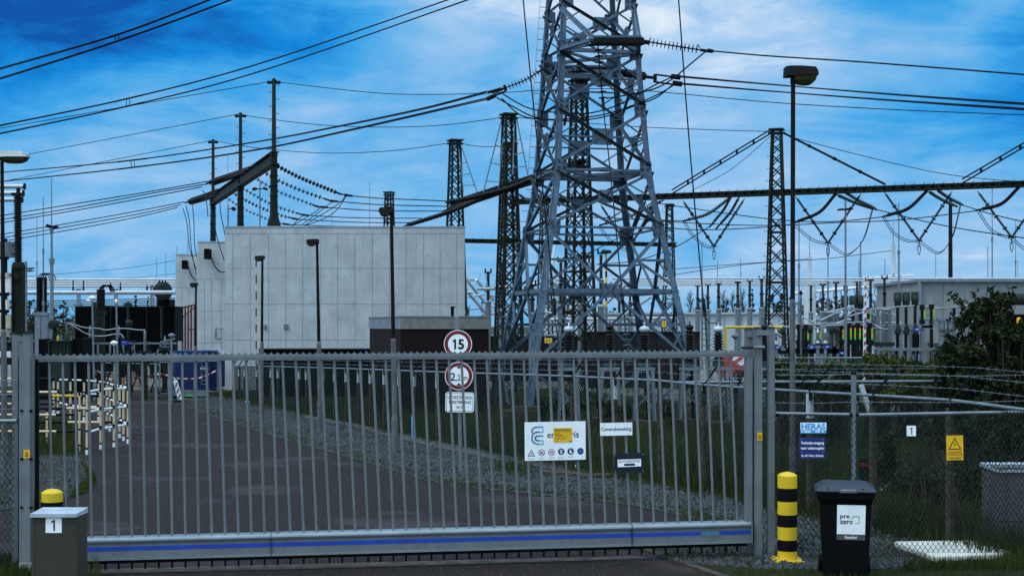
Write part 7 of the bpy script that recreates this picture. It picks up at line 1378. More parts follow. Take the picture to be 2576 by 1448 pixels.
# ================================================================ CABLE TERMINATIONS BEFORE THE PYLON
def term(px, d, ball, label):
    k = d/F; g = V((XD(px, d), d, 0)); zb, zt = ZD(918, d), ZD(836, d); t = thing('cable_termination', label, 'cable termination', g, 'black cable terminations before the pylon')
    mb = MB(); pts = [g+V((0, 0, zb+.06)), g+V((0, 0, zt))]; mb.path(pts, .085, 10); n = 10
    for i in range(n): r = .145+.02*(1-i/n); mb.lathe(g+V((0, 0, zb+.1+(zt-zb-.16)*i/(n-1))), [(.08, -.015), (r-.01, -.025), (r, -.018), (.085, .03)], 14)
    mb.build('insulator', 'porcelain', t); mb = MB()
    if ball: mb.lathe(g+V((0, 0, zt)), [(.05, 0), (.11, .015), (.135, .06), (.135, .10), (.11, .15), (.05, .165), (.02, .17), (.02, .26), (.005, .27)], 16); mb.build('corona_ring', 'alu', t)
    else: mb.lathe(g+V((0, 0, zt)), [(.10, 0), (.12, .02), (.12, .04), (.06, .05), (.09, .09), (.11, .15), (.07, .2), (.02, .22), (.02, .30)], 14); mb.build('terminal_head', 'porcelain', t)
    mb = MB(); mb.lathe(g+V((0, 0, zb-.05)), [(.15, 0), (.15, .12)], 14); mb.build('base_flange', 'glass_green', t)
    mb = MB(); mb.box((g.x, d, zb-.10), .52, .42, .07); [mb.bar(g+V((s*.20, e*.16, zb-.13)), g+V((s*.26, e*.20, .25)), .075, .075) for s in (-1, 1) for e in (-1, 1)]; mb.bar(g+V((-.22, -.17, .6)), g+V((.25, -.17, 1.1)), .04); mb.bar(g+V((.22, -.17, .6)), g+V((-.25, -.17, 1.1)), .04); mb.build('stand', 'galv', t); mb = MB(); mb.box((g.x, d, .12), .9, .8, .28); mb.build('footing', 'concrete_post', t)
    mb = MB(); mb.path(spline([g+V((.05, 0, zb-.1)), g+V((.07, 0, zb*.5)), g+V((.12, .1, 0))]), .04, 8); mb.build('cable', 'black', t)
for px, d, ball, lb in ((1431, 37, True, 'black cable termination with silver ball, left of the three silver ones'), (1534, 38, False, 'black cable termination with dark head before the dark shed, left one'), (1621, 37, True, 'black cable termination with silver ball, middle of the three silver ones'), (1735, 37.5, False, 'black cable termination with dark head before the right pylon leg'), (1807, 36.5, True, 'black cable termination with silver ball, right of the three silver ones'), (1924, 37, False, 'black cable termination with dark head seen between the gate portal posts')): term(px, d, ball, lb)
t = thing('red_drum', 'salmon red cylindrical tank lying behind the right end of the gate', 'tank', V((XD(1840, 44), 44, 0))); mb = MB(); mb.tube(P(1824, 920, 44), P(1862, 918, 45), .36, n=24); mb.build('shell', 'red_bright', t); mb = MB(); [mb.box(P(x, 950, 44.4), .1, .6, .25) for x in (1830, 1855)]; mb.build('cradle', 'steel_dark', t)
mb = MB(); fr = frpx(1872, 912, 43.5, 0, .55); mb.fbox(fr, -.35, .35, -.12, .12, -.03, 0, 0); [mb.fpoly(fr, [(x, -.12), (x+.12, -.12), (x+.22, .12), (x+.1, .12)], 0, .006, 1) for x in (-.3, -.02)]; mb.top('barrier_board', ['white_paint', 'red_bright'], 'tilted red and white barrier board at the rubble behind the gate', 'barrier board')
# ================================================================ LEFT HAND YARD
def q5(zx, zy, d): return P(zx/3, 483+zy/3, d)
# tall insulator column at the far left
d = 34; t = thing('insulator_column', 'tall black ribbed insulator on a dark green steel column at the far left', 'insulator column', V((XD(46, d), d, 0)))
mb = MB(); a, b = P(46, 660, d), P(44.5, 492, d); post_ins(mb, a, b, .115, .075, .055, n=14); mb.build('insulator', 'porcelain', t)
mb = MB(); k = d/F; mb.lathe(P(46.5, 676, d), [(.16, 0), (.17, .05), (.13, .16)], 10); mb.box(P(46.5, 690, d), .16, .2, .26); c0, c1 = XD(34, d), XD(58, d); zt = ZD(676, d); mb.box(((c0+c1)/2, d, zt/2), c1-c0, .10, zt); [mb.box((x, d, zt/2), .03, .22, zt) for x in (c0, c1)]; mb.build('column', 'steel_green', t)
mb = MB(); mb.box(P(45, 489, d), .26, .18, .07); mb.box(P(46, 481, d), .07, .08, .16); mb.build('head_clamp', 'steel_dark', t)
for y, x1, d_, lb in ((469, 63, 34.0, 'top one of three thick pipes sticking out from the far left edge'), (486, 60, 34.6, 'middle one of three thick pipes sticking out from the far left edge'), (502, 57, 35.2, 'lowest of three thick pipes sticking out from the far left edge')):
    mb = MB(); mb.tube(P(-200, y, d_), P(x1-1, y, d_), .055, n=14); mb.lathe(P(x1-3, y, d_), [(.055, 0), (.082, .005), (.082, .03), (.06, .036)], 14, V((1, 0, 0)), m=1); mb.top('pipe_busbar', ['alu', 'steel_dark'], lb, 'busbar', 'thick pipes at the far left')
# stack of pale capacitor cans with grey bushings
for i, (y0, y1, yb, col, w) in enumerate(((608, 645, (616, 637), 'composite_grey', 25), (686, 699, (691,), 'cap_beige', 18), (701, 735, (706, 728), 'white_paint', 25), (754, 778, (758, 772), 'white_paint', 18), (792, 825, (797, 819), 'cap_beige', 25), (827, 846, (838,), 'cap_beige', 18), (884, 898, (888,), 'white_paint', 25))):
    d = 35; t = thing('capacitor_can', ('topmost', 'second', 'third', 'fourth', 'fifth', 'sixth', 'lowest')[i]+' of the pale capacitor cans stacked at the far left edge', 'capacitor', P(5, y1, d), 'pale capacitor cans'); mb = MB(); pbox(mb, -120, w, y0, y1, d, .6); pbox(mb, w-2.5, w-.8, y0-.8, y1+.8, d-.02, .64); mb.build('can', col, t)
    for y in yb: mb = MB(); post_ins(mb, P(w, y, d+.2), P(w+18, y, d+.2), .042, .028, .03); mb.tube(P(w+18, y, d+.2), P(w+23, y, d+.2), .02, n=6); mb.build('bushing', 'composite_grey', t)
t = thing('capacitor_rack', 'dark steel rack holding the capacitor cans at the far left edge', 'rack', V((XD(-10, 35.7), 35.7, 0))); mb = MB(); [mb.bar(V((XD(x, 35.7), 35.7, 0)), P(x, 600, 35.7), .1) for x in (-8, 12)]; [mb.bar(P(-120, y, 35.7), P(22, y, 35.7), .08) for y in (648, 740, 782, 850)]; mb.build('frame', 'steel_dark', t)
# cable end columns
def cols(x0, x1, ytop, yi, d, label, m, w):
    g = V((XD((x0+x1)/2, d), d, 0)); t = thing('cable_column', label, 'cable column', g, 'cable end columns'); mb = MB()
    for x in (x0, x1): p = P(x, yi, d); mb.box((p.x, d, p.z/2), w, .25, p.z)
    mb.box((g.x, d, ZD(yi, d)-.08), XD(x1, d)-XD(x0, d)+w+.1, .3, .12); mb.build('column', m, t)
    mb = MB(); n = 3
    for i in range(n): x = x0+(x1-x0)*i/(n-1); post_ins(mb, P(x, yi-2, d+.1*i), P(x, ytop+4, d+.1*i), .11, .085, .05); mb.box(P(x, ytop+2, d+.1*i), .16, .12, .16)
    mb.build('insulators', 'porcelain', t); mb = MB()
    for i in range(4): a = P(x0-2+i*(x1-x0)/3, ytop+3, d-.1); mb.path(spline([a, a+V((.12, 0, .22)), a+V((.38, 0, .24)), a+V((.5, 0, .0))], 5), .022, 5)
    mb.build('leads', 'wire', t)
cols(249, 258.5, 731, 781, 56, 'double green steel column with black insulators in front of the dark radiators', 'steel_green', .13)
cols(97, 113, 700, 785, 60, 'blue grey cable column with black insulators at left between the lightning rods', 'fascia_clean', .24)
# radiators
for i, (x0, x1) in enumerate(((190, 276), (279, 363), (369, 440.5))):
    d = 74; t = thing('radiator_bank', ('left', 'middle', 'right')[i]+' one of three black transformer radiator banks left of the grey walls', 'radiator', V((XD((x0+x1)/2, d), d, 0)), 'black radiator banks'); mb = MB(); pbox(mb, x0, x1, 772, 858, d, 1.8); n = 24
    for k in range(n): x = x0+(x1-x0)*(k+.5)/n; pbox(mb, x-.7, x+.7, 773.5, 857, d-.06, .07)
    mb.build('fins', 'trafo_dark', t); mb = MB(); pbox(mb, x0-.5, x1+.5, 769.5, 772, d-.1, 2); pbox(mb, x0-1.5, x0, 771, 856, d-.1, .5, 0); mb.build('frame', 'trafo_green', t); mb = MB(); c = P((x0+x1)/2+(2 if i else 6), 768, d-.05); mb.lathe(c, [(.13, -.1), (.19, -.08), (.19, .08), (.13, .1)], 12, V((0, -1, 0))); mb.tube(c-V((0, 0, .1)), c-V((0, 0, 1.7)), .09, n=8); mb.build('valve', 'trafo_green', t); mb = MB(); pbox(mb, x0+8, x1-8, 858, 0, d+.2, 1.3, 0, True); mb.build('base', 'trafo_dark', t)
t = thing('oil_tank', 'round dark green oil tank seen end-on above the right radiator bank', 'tank', P(411, 755, 73)); c = P(410, 731, 71.5); mb = MB(); mb.lathe(c, [(.30, -.06), (.44, -.02), (.45, .1), (.45, 3.0), (.3, 3.1)], 28, V((-.235, 1, 0))); mb.lathe(c+V((0, -.03, 0)), [(.46, 0), (.46, .07)], 28, V((-.235, 1, 0))); mb.build('shell', 'trafo_green', t); mb = MB(); pbox(mb, 395, 426, 752, 770, 72, 1.2); [mb.tube(P(x, 705, 71.6), P(x, 712, 71.6), .04, n=6) for x in (401, 408, 416)]; mb.build('cradle', 'trafo_dark', t)
# small transformer at left
d = 52; t = thing('transformer', 'small green transformer with round dial tank and yellow cap at left behind the gate', 'transformer', V((XD(140, d), d, 0)))
mb = MB(); pbox(mb, 120, 176, 858, 0, d, 1.4, 0, True); [pbox(mb, x, x+2, 862, 900, d-.06, .08) for x in (124, 133, 142, 152, 161, 170)]; pbox(mb, 118, 178, 856, 859, d-.1, 1.6); mb.build('body', 'trafo_green', t)
mb = MB(); pbox(mb, 97, 119, 852, 0, d+.3, .9, 0, True); pbox(mb, 180, 210, 852, 0, d+.3, .9, 0, True); mb.build('radiator', 'trafo_dark', t)
mb = MB(); c = P(133, 816, d); mb.lathe(c, [(.08, -.03), (.15, -.02), (.18, 0), (.18, .9)], 24, V((-.3, 1, 0))); mb.lathe(c-V((0, .02, 0)), [(.10, -.02), (.10, 0)], 18, V((-.3, 1, 0))); mb.tube(c-V((0, -.3, .15)), P(135, 858, d+.3), .09, n=8); mb.build('oil_tank', 'trafo_green', t)
mb = MB(); mb.lathe(P(146, 860, d), [(.045, 0), (.045, .17), (.05, .18), (.03, .215), (.01, .22)], 12); mb.build('yellow_cap', 'yellow', t)
mb = MB(); mb.lathe(P(168.5, 858, d), [(.10, 0), (.10, .30), (.06, .32)], 14); post_ins(mb, P(168, 838, d), P(167, 813, d), .055, .035, .05, 1); mb.build('bushing', ['trafo_green', 'composite_grey'], t)
mb = MB(); mb.path(spline([P(x, y, d-.1) for x, y in ((124, 895), (124, 862), (130, 857), (136, 855))], 5), .03, 6); mb.path(spline([P(x, y, d) for x, y in ((141, 826), (150, 833), (158, 832), (160, 842))], 5), .025, 6); mb.build('pipework', 'trafo_green', t)
# apparatus in front of the radiators
def left_eq(zx, zt, zb, d, kind, label):
    g = V((XD(zx/3, d), d, 0)); a, b = q5(zx, zb, d), q5(zx, zt, d); k = d/F; t = thing('bushing_stand', label, 'switchgear', g, 'apparatus before the left radiators'); mb = MB(); post_ins(mb, a, a.lerp(b, .8), 4.2*k, 3*k, .05); mb.build('insulator', 'composite_grey' if kind != 'ct' else 'steel_green', t); mb = MB(); c = a.lerp(b, .8); (mb.lathe(c, [(3*k, 0), (8*k, .05), (8*k, .16), (8.5*k, .18), (8.5*k, .26), (4*k, .3)], 14) if kind == 'ct' else mb.lathe(c, [(3*k, 0), (3.4*k, .08), (1.4*k, .12), (1.4*k, .2)], 10)); mb.build('head', 'trafo_green' if kind == 'ct' else 'galv', t); mb = MB(); mb.bar(g, a, .16, .16); mb.box(a-V((0, 0, .05)), .42, .36, .1); [mb.bar(a-V((0, 0, .1)), g+V((s*.55, 0, .2)), .05) for s in (-1, 1)]; mb.build('stand', 'steel_green', t)
for a in ((680, 1030, 1095, 54, 'b', 'short grey bushing on a braced stand left of the double green column'), (897, 1035, 1090, 54, 'b', 'short grey bushing on a stand right of the double green column'), (973, 1000, 1118, 54, 'ct', 'green headed current transformer on a stand before the middle radiator'), (1093, 1042, 1195, 52, 'b', 'long grey banded bushing before the right radiator'), (1245, 1110, 1170, 54, 'b', 'low grey bushing on a table frame beside the lowest grey wall')): left_eq(*a)
for x0, x1, y0, y1, lb in ((305, 320, 857, 867, 'left one of two small blue signs before the middle radiator'), (321, 333, 860, 866, 'right one of two small blue signs before the middle radiator')): mb = MB(); pbox(mb, x0, x1, y0, y1, 53, .02); pbox(mb, x0+3, x1-3, y0+2.5, y0+3.5, 52.98, .02, 1); mb.top('equipment_sign', ['blue_sign', 'logo_pale_blue'], lb, 'sign', 'small blue signs at left')
for l, lb in (([(503, 986), (560, 1000), (640, 1022), (740, 1028), (800, 1040), (880, 1030), (960, 1030), (1030, 1038), (1090, 1042)], 'upper pale cable sagging across the black radiators'), ([(510, 990), (570, 1020), (640, 1062), (700, 1082), (780, 1086), (850, 1074), (905, 1070), (928, 1090), (933, 1105)], 'lower pale cable sagging across the black radiators')): mb = MB(); mb.path(spline([q5(x, y, 53.5) for x, y in l], 6), .026, 6); mb.top('connection_tube', 'wire_light', lb, 'cable', 'pale cables before the radiators')
frame_l = lambda bars, d, lb: None
mb = MB(); d = 55
for x0, y0, x1, y1 in ((640, 1140, 1330, 1140), (640, 1225, 700, 1140), (740, 1140, 740, 1240), (900, 1225, 1260, 1225), (1180, 1225, 1220, 1140), (1200, 1170, 1290, 1170), (1200, 1185, 1290, 1185), (1290, 1110, 1290, 1240), (1210, 1130, 1320, 1105), (830, 1150, 830, 1240), (930, 1150, 930, 1250), (1010, 1150, 1010, 1250), (980, 1160, 1025, 1225)): mb.bar(q5(x0, y0, d), q5(x1, y1, d), .07, .07)
mb.top('equipment_stand', 'galv', 'low grey steel frame and rails in front of the left radiators', 'frame')
for x0, x1, ys, d, lb in ((197, 199, 728, 82, 'left thin twin support under the left busbars'), (291, 293, 728, 82, 'middle thin twin support under the left busbars'), (382, 384, 720, 82, 'right thin twin support under the left busbars')):
    mb = MB(); [mb.bar(V((XD(x, d), d, 0)), P(x, ys+4, d), .08) for x in (x0-1.8, x1+1.8)]; mb.box(P((x0+x1)/2, ys+2, d), .42, .2, .08); mb.box(P((x0+x1)/2, ys, d), .2, .2, .1); [mb.bar(P(x0-1.8, y, d), P(x1+1.8, y, d), .05) for y in (745, 757, 769)]; mb.top('busbar_support', 'galv', lb, 'support', 'twin supports under the left busbars')
mb = MB()
for x, y0, y1, d in ((184, 700, 731, 86), (210, 700, 731, 86), (278, 707, 731, 88), (303, 707, 731, 88), (370, 709, 731, 90)): mb.bar(P(x, y0, d), P(x, y1-8, d), .06); mb.bar(P(x-1.2, y1-9, d), P(x-1.2, y1, d), .05); mb.bar(P(x+1.2, y1-9, d), P(x+1.2, y1, d), .05)
mb.top('busbar_hangers', 'steel_dark', 'small dark hangers between the thin and thick left busbars', 'hangers', kind='stuff')
for i, y in enumerate((756, 761, 766, 771)): wire('far_line', [(30, y+2+i), (200, y-1), (441, y-6)], 130+i*6, 130, .045, ('highest', 'second', 'third', 'lowest')[i]+' of the far wires behind the left busbars', 'wire', 'far wires behind the left busbars', 'wire')
# blue tank with ladder
d = 57; t = thing('blue_tank', 'blue box tank with a ladder and small plate left behind the gate', 'tank', V((XD(480, d), d, 0))); mb = MB(); k = d/F
def rbox(mb, x0, x1, y0, y1, d, th, c=.12, m=0):
    a, b, z0, z1 = XD(x0, d), XD(x1, d), ZD(y1, d), ZD(y0, d); prism(mb, [V(p) for p in ((a+c, d, 0), (b-c, d, 0), (b, d+c, 0), (b, d+th-c, 0), (b-c, d+th, 0), (a+c, d+th, 0), (a, d+th-c, 0), (a, d+c, 0))], z0, z1, m)
rbox(mb, 433, 527, 900, 979, d, 1.9); rbox(mb, 430, 530, 888, 903, d-.06, 2.0); rbox(mb, 432, 527, 882, 888, d, 1.9, .2); [rbox(mb, x, x+1.2, 903, 979, d-.03, .2, .01) for x in (462, 486)]; mb.build('shell', 'tank_blue', t)
mb = MB(); [pbox(mb, x, x+2.6, 885, 892, d-.1, .06) for x in (463, 502)]; mb.build('lifting_lug', 'tank_label', t)
mb = MB(); fr = frpx(440, 892, d-.07); mb.fbox(fr, -6.2*k, 6.2*k, -3.8*k, 3.8*k, 0, .01, 0); mb.text(fr, 'V 12', 0, 0, w=9.5*k, h=4.4*k, n0=.012, m=1, bold=.01); mb.build('number_label', ['tank_label', 'white_paint'], t)
mb = MB(); [mb.tube(P(x, 904, d-.12), P(x, 966, d-.12), .022, n=6) for x in (506.5, 520)]; [mb.tube(P(506.5, y, d-.12), P(520, y, d-.12), .016, n=6) for y in (910, 921, 932.5, 944, 955, 966)]; mb.build('ladder', 'galv', t)
mb = MB(); fr = frpx(514, 926, d-.15); mb.fbox(fr, -10.5*k, 10.5*k, -2*k, 2*k, 0, .01, 0); mb.text(fr, '77013 EF', 0, 0, w=17*k, h=2.8*k, n0=.012, m=1); mb.build('number_plate', ['white_paint', 'ink'], t)
mb = MB(); rbox(mb, 529, 547, 893, 975, d+.5, 1.2, .35); mb.build('side_drum', 'tank_blue', t); mb = MB(); mb.tube(P(528, 890, d+.2), P(548, 893, d+.2), .07, n=8); mb.box(P(535, 889, d+.2), .16, .2, .14); mb.build('valve_pipe', 'trafo_dark', t); mb = MB(); pbox(mb, 436, 524, 979, 0, d+.1, 1.6, 0, True); mb.build('skid', 'trafo_dark', t)
t = thing('panel_stack', 'flat stack of galvanised fence panels on the ground in front of the blue tank', 'stack', V((XD(468, 54), 54, 0))); mb = MB(); d = 54
for i, (x0, x1, y) in enumerate(((420, 526, 983), (424, 520, 987), (428, 524, 991), (432, 518, 995))): mb.bar(P(x0, y-2, d+.2*i), P(x1, y, d+.2*i), .5, .035); mb.bar(P(x0, y-2, d-.26), P(x1, y, d-.26), .03, .05)
mb.build('panels', 'galv', t); mb = MB(); pbox(mb, 424, 434, 996, 0, d, .4, 0, True); pbox(mb, 505, 515, 996, 0, d, .4, 0, True); mb.build('bearer', 'bark', t)
mb = MB(); pbox(mb, 466, 489, 993.6, 996.3, 53.4, .06); mb.top('marker_strip', 'strip_green', 'bright yellow green strip lying on the panel stack', 'strip')
# leaning beacon board
g = G(454, 1012); d = g.y; t = thing('beacon_board', 'faded red and white beacon board leaning over on a black foot beside the road', 'beacon board', g); k = d/F; a, b = P(454, 1007, d), P(440.5, 955.5, d); u = (b-a).normalized(); fr = Fr(a, V((u.z, 0, -u.x)), u); L_ = (b-a).length; w = .075*2/2; mb = MB(); mb.fpoly(fr, [(-w, .02), (-w+.03, 0), (w-.03, 0), (w, .02), (w, L_), (-w, L_)], -.02, .01, 0); [mb.fpoly(fr, [(-w+.015, y), (w-.015, y+.13), (w-.015, y+.24), (-w+.015, y+.11)], .01, .013, 1) for y in (.03, .24, .45)]; mb.fbox(fr, -.025, .02, L_, L_+.09, -.015, .008, 0); mb.build('board', ['white_paint', 'composite_grey'], t)
mb = MB(); mb.add([g+V(p) for p in ((-.30, -.12, 0), (.20, -.12, 0), (.20, .12, 0), (-.30, .12, 0), (-.22, -.08, .09), (.10, -.08, .11), (.10, .08, .11), (-.22, .08, .09))], [(0, 1, 5, 4), (1, 2, 6, 5), (2, 3, 7, 6), (3, 0, 4, 7), (4, 5, 6, 7)]); mb.build('foot', 'black_rubber', t)
# building site mesh fences and tape
def site(x0, x1, y0, y1, d0, d1, label, dense):
    t = thing('site_fence', label, 'site fence', V((XD((x0+x1)/2, d0), d0, 0)), 'mesh site fences'); a, b = V((XD(x0, d0), d0, 0)), V((XD(x1, d1), d1, 0)); z0, z1 = max(.12, ZD(y1, d0)), ZD(y0, d0); up = V((0, 0, 1)); mb = MB(); [mb.tube(p+up*(z0-.1), p+up*z1, .03, n=6) for p in (a, b)]; [mb.tube(a+up*z, b+up*z, .022, n=6) for z in (z0, z1)]; mb.build('frame', 'galv', t); mb = MB(); n = int((b-a).length/dense)
    for i in range(1, n): p = a.lerp(b, i/n); mb.tube(p+up*z0, p+up*z1, .007, n=3, cap=False)
    for i in range(1, 9): z = z0+(z1-z0)*i/9; mb.tube(a+up*z, b+up*z, .006, n=3, cap=False)
    mb.build('mesh', 'steel_dark', t); mb = MB(); [mb.box(p+up*.07, .6, .25, .14) for p in (a, b)]; mb.build('foot_block', 'concrete_post', t)
site(96, 182, 912, 982, 58, 58, 'leftmost dark mesh site fence panel behind the pole barrier', .04); site(184, 216, 925, 980, 57, 58, 'narrow dark mesh site fence panel behind the pole barrier', .04); site(402, 548, 911, 990, 53, 55, 'mesh site fence panel in front of the blue tank', .11); site(262, 400, 912, 980, 60, 58, 'mesh site fence panel at the dirt heap', .11)
mb = MB()
for l in ([(430, 946), (450, 951), (475, 952), (500, 950), (522, 942), (545, 931)], [(270, 950), (300, 962), (330, 958), (352, 950), (400, 940), (432, 946)], [(98, 931), (108, 948), (118, 940)], [(195, 945), (215, 934), (240, 930), (262, 945)]):
    pts = spline(pxline(l, 56, 53), 8)
    for i, (p, q) in enumerate(zip(pts, pts[1:])): mb.bar(p, q, .008, .05, m=(i//3) % 2)
mb.top('barrier_tape', ['white_paint', 'red_paint'], 'sagging red and white barrier tape strung along the site fences', 'tape')
t = thing('small_trailer', 'low red machine frame behind the pole barrier', 'machine', V((XD(168, 56), 56, 0))); mb = MB(); d = 56; pbox(mb, 150, 184, 984, 990, d, .5); mb.bar(P(152, 984, d), P(160, 974, d), .07); mb.bar(P(160, 974, d), P(170, 984, d), .07); mb.bar(P(172, 983, d), P(184, 976, d), .06); mb.build('frame', 'red_paint', t); mb = MB(); [mb.lathe(P(x, 992, d-.05), [(.05, 0), (.13, .01), (.13, .10), (.05, .11)], 14, V((0, 1, 0))) for x in (156, 178)]; mb.build('wheels', 'black_rubber', t)
mb = MB(); pbox(mb, -40, 240, 960, 972, 66, .5); mb.top('low_wall', 'concrete_grey', 'low grey concrete wall behind the mesh site fences at left', 'wall')
mb = MB(); pbox(mb, 88, 300, 935, 938, 64, .3); pbox(mb, 88, 300, 942, 943.5, 64, .3); mb.top('guard_rail', 'galv', 'pale double guard rail behind the mesh site fences at left', 'rail')
# ================================================================ WIND TURBINE
d = 420; t = thing('wind_turbine', 'far pale wind turbine seen through the left side of the pylon', 'wind turbine', V((XD(1396, d), d, 0))); c = P(1394, 702, d); mb = MB(); mb.lathe((c.x, d, 0), [(2.0, 0), (1.5, c.z)], 16); mb.build('tower', 'turbine', t)
mb = MB(); mb.lathe(c+V((2.2, 0, 0)), [(.6, -3.4), (1.3, -2.6), (1.45, -1), (1.3, 1.5), (.7, 2.2)], 14, V((1, .5, 0))); mb.build('nacelle', 'turbine', t); h = c+V((-1.2, -2, 0))
for a in (200, 325, 82):
    r = V((math.cos(math.radians(a)), .2, math.sin(math.radians(a)))); mb = MB(); mb.path([h, h+r*2, h+r*5, h+r*10, h+r*15], [.5, .8, .7, .45, .1], 6); mb.build('blade', 'turbine', t)
# ================================================================ TREES AND SHRUBS
def leafcloud(mb, pts, n, size, rng, m=0, spread=1.0):
    """leaf sized faces strewn around clump centres (x, y, z, radius)"""
    for _ in range(n):
        x, y, z, r = pts[int(rng.random()*len(pts))]
        while True:
            v = V((rng.uniform(-1, 1), rng.uniform(-1, 1), rng.uniform(-1, 1)))
            if .1 < v.length < 1: break
        v = v*(r*spread*(.55+.45*v.length)); p = V((x, y, z))+v
        if p.z < .02: continue
        a = V((rng.gauss(0, 1), rng.gauss(0, 1), rng.gauss(0, 1))).normalized(); b = a.cross(V((rng.gauss(0, 1), rng.gauss(0, 1), rng.gauss(0, 1)))).normalized(); s = size*rng.uniform(.6, 1.35)
        mb.add([p-a*s, p-b*s*.45, p+a*s, p+b*s*.45], [(0, 1, 2, 3)], m)
def tree(px, yt, yb, wpx, d, label, kind, seed, grp):
    r = random.Random(seed); g = V((XD(px, d), d, 0)); H = ZD(yt, d); w = wpx*d/F; t = thing('tree', label, 'tree', g, grp); mb = MB(); mb.path([g, g+V((.05, 0, H*.5)), g+V((0, 0, H*.93))], [.16, .10, .02], 6); cl = []
    nb = 26 if kind != 'bare' else 40
    for i in range(nb):
        f = .18+.8*(i+.5)/nb; prof = {'poplar': math.sin(PI*min(1, f*.95))**.7*.9+.1, 'round': math.sin(PI*min(1, f))**.6, 'conifer': (1.05-f), 'bare': math.sin(PI*min(1, f*.9))**.6}[kind]
        a = r.uniform(0, 6.28); q = w/2*prof*r.uniform(.35, 1.0); s = g+V((0, 0, H*(f-.12))); e = g+V((math.cos(a)*q, math.sin(a)*q, H*f+r.uniform(-.2, .2))); mb.path([s, s.lerp(e, .55)+V((0, 0, .1)), e], [.035, .022, .010], 4); cl.append((e.x, e.y, e.z, w*.17*r.uniform(.6, 1.2)*max(.35, prof)))
        if kind == 'bare':
            for _ in range(12): k = s.lerp(e, r.uniform(.3, 1)); mb.path([k, k+V((r.uniform(-.5, .5), r.uniform(-.5, .5), r.uniform(.3, 1.0)))*w*.32], [.014, .006], 3)
    mb.build('trunk', 'twig' if kind == 'bare' else 'bark', t); mb = MB(); leafcloud(mb, cl, {'poplar': 2300, 'round': 2300, 'conifer': 2300, 'bare': 500}[kind], .10 if kind != 'bare' else .055, r, 0, 1.25); mb.build('crown', {'conifer': 'leaf_dark', 'bare': 'twig'}.get(kind, 'leaf_poplar'), t)
TR = [(75, 752, 44, 'poplar'), (100, 758, 36, 'round'), (133, 770, 30, 'poplar'), (160, 757, 34, 'poplar'), (190, 765, 34, 'bare'), (203, 762, 30, 'bare'), (118, 762, 26, 'bare'), (341, 740, 36, 'conifer'), (372, 745, 18, 'conifer'), (310, 765, 30, 'bare'), (1178, 766, 20, 'bare'), (1213, 756, 24, 'conifer'), (1737, 730, 32, 'bare'), (1760, 752, 34, 'poplar'), (1779, 736, 26, 'bare'), (1818, 728, 34, 'bare'), (1826, 752, 34, 'poplar'), (1842, 728, 24, 'bare'), (1868, 728, 30, 'bare'), (1893, 727, 34, 'conifer'), (1860, 755, 34, 'poplar'), (1925, 752, 34, 'poplar'), (1945, 740, 34, 'poplar'), (1968, 736, 34, 'poplar'), (1990, 745, 32, 'poplar'), (2022, 738, 34, 'poplar'), (2048, 745, 30, 'poplar'), (2066, 738, 32, 'poplar'), (2086, 745, 34, 'poplar'), (2108, 752, 34, 'poplar'), (2128, 760, 32, 'bare'), (2148, 768, 30, 'poplar'), (2200, 746, 34, 'bare'), (2238, 746, 30, 'poplar'), (2222, 756, 28, 'bare'), (2262, 762, 26, 'bare'), (1640, 757, 28, 'conifer'), (1668, 752, 30, 'poplar'), (1702, 760, 32, 'poplar'), (1600, 772, 34, 'poplar'), (2290, 768, 26, 'poplar'), (1540, 775, 34, 'poplar'), (1490, 782, 34, 'poplar'), (1440, 780, 30, 'bare')]
ADJ = {'poplar': 'brownish green spring tree', 'round': 'rounded olive tree', 'conifer': 'dark evergreen tree', 'bare': 'nearly bare twiggy tree'}
for i, (px, yt, w, k) in enumerate(TR):
    where = 'behind the left transformers' if px < 250 else 'above the black radiators' if px < 400 else 'just right of the white wall' if px < 1300 else 'behind the pylon' if px < 1720 else 'between pylon and green tower' if px < 1940 else 'right of the green tower' if px < 2130 else 'left of the concrete building'
    same = [q for q in TR if q[3] == k and ((q[0] < 250) == (px < 250)) and ((q[0] < 400) == (px < 400)) and ((q[0] < 1300) == (px < 1300)) and ((q[0] < 1720) == (px < 1720)) and ((q[0] < 1940) == (px < 1940)) and ((q[0] < 2130) == (px < 2130))]
    same.sort(); n = same.index((px, yt, w, k)); ordn = ('first', 'second', 'third', 'fourth', 'fifth', 'sixth', 'seventh', 'eighth', 'ninth')
    lb = 'far '+ADJ[k]+' '+where+(', '+ordn[n]+' from left' if len(same) > 1 else '')
    tree(px, yt, 850, w, 175+(i*37 % 40), lb, k, i+1, 'trees beyond the yard')
mb = MB(); rt = random.Random(77); hedge = [(XD(x, 230), 230+rt.uniform(-5, 5), rt.uniform(.6, 3.6), 1.7) for x in range(30, 460, 9)]+[(XD(x, 230), 230+rt.uniform(-5, 5), rt.uniform(.6, 3.4), 1.7) for x in range(1420, 2330, 9)]
leafcloud(mb, hedge, 24000, .20, rt); mb.top('far_wood', 'leaf_poplar', 'dark continuous undergrowth of the far tree line behind the yard', 'wood', kind='stuff')
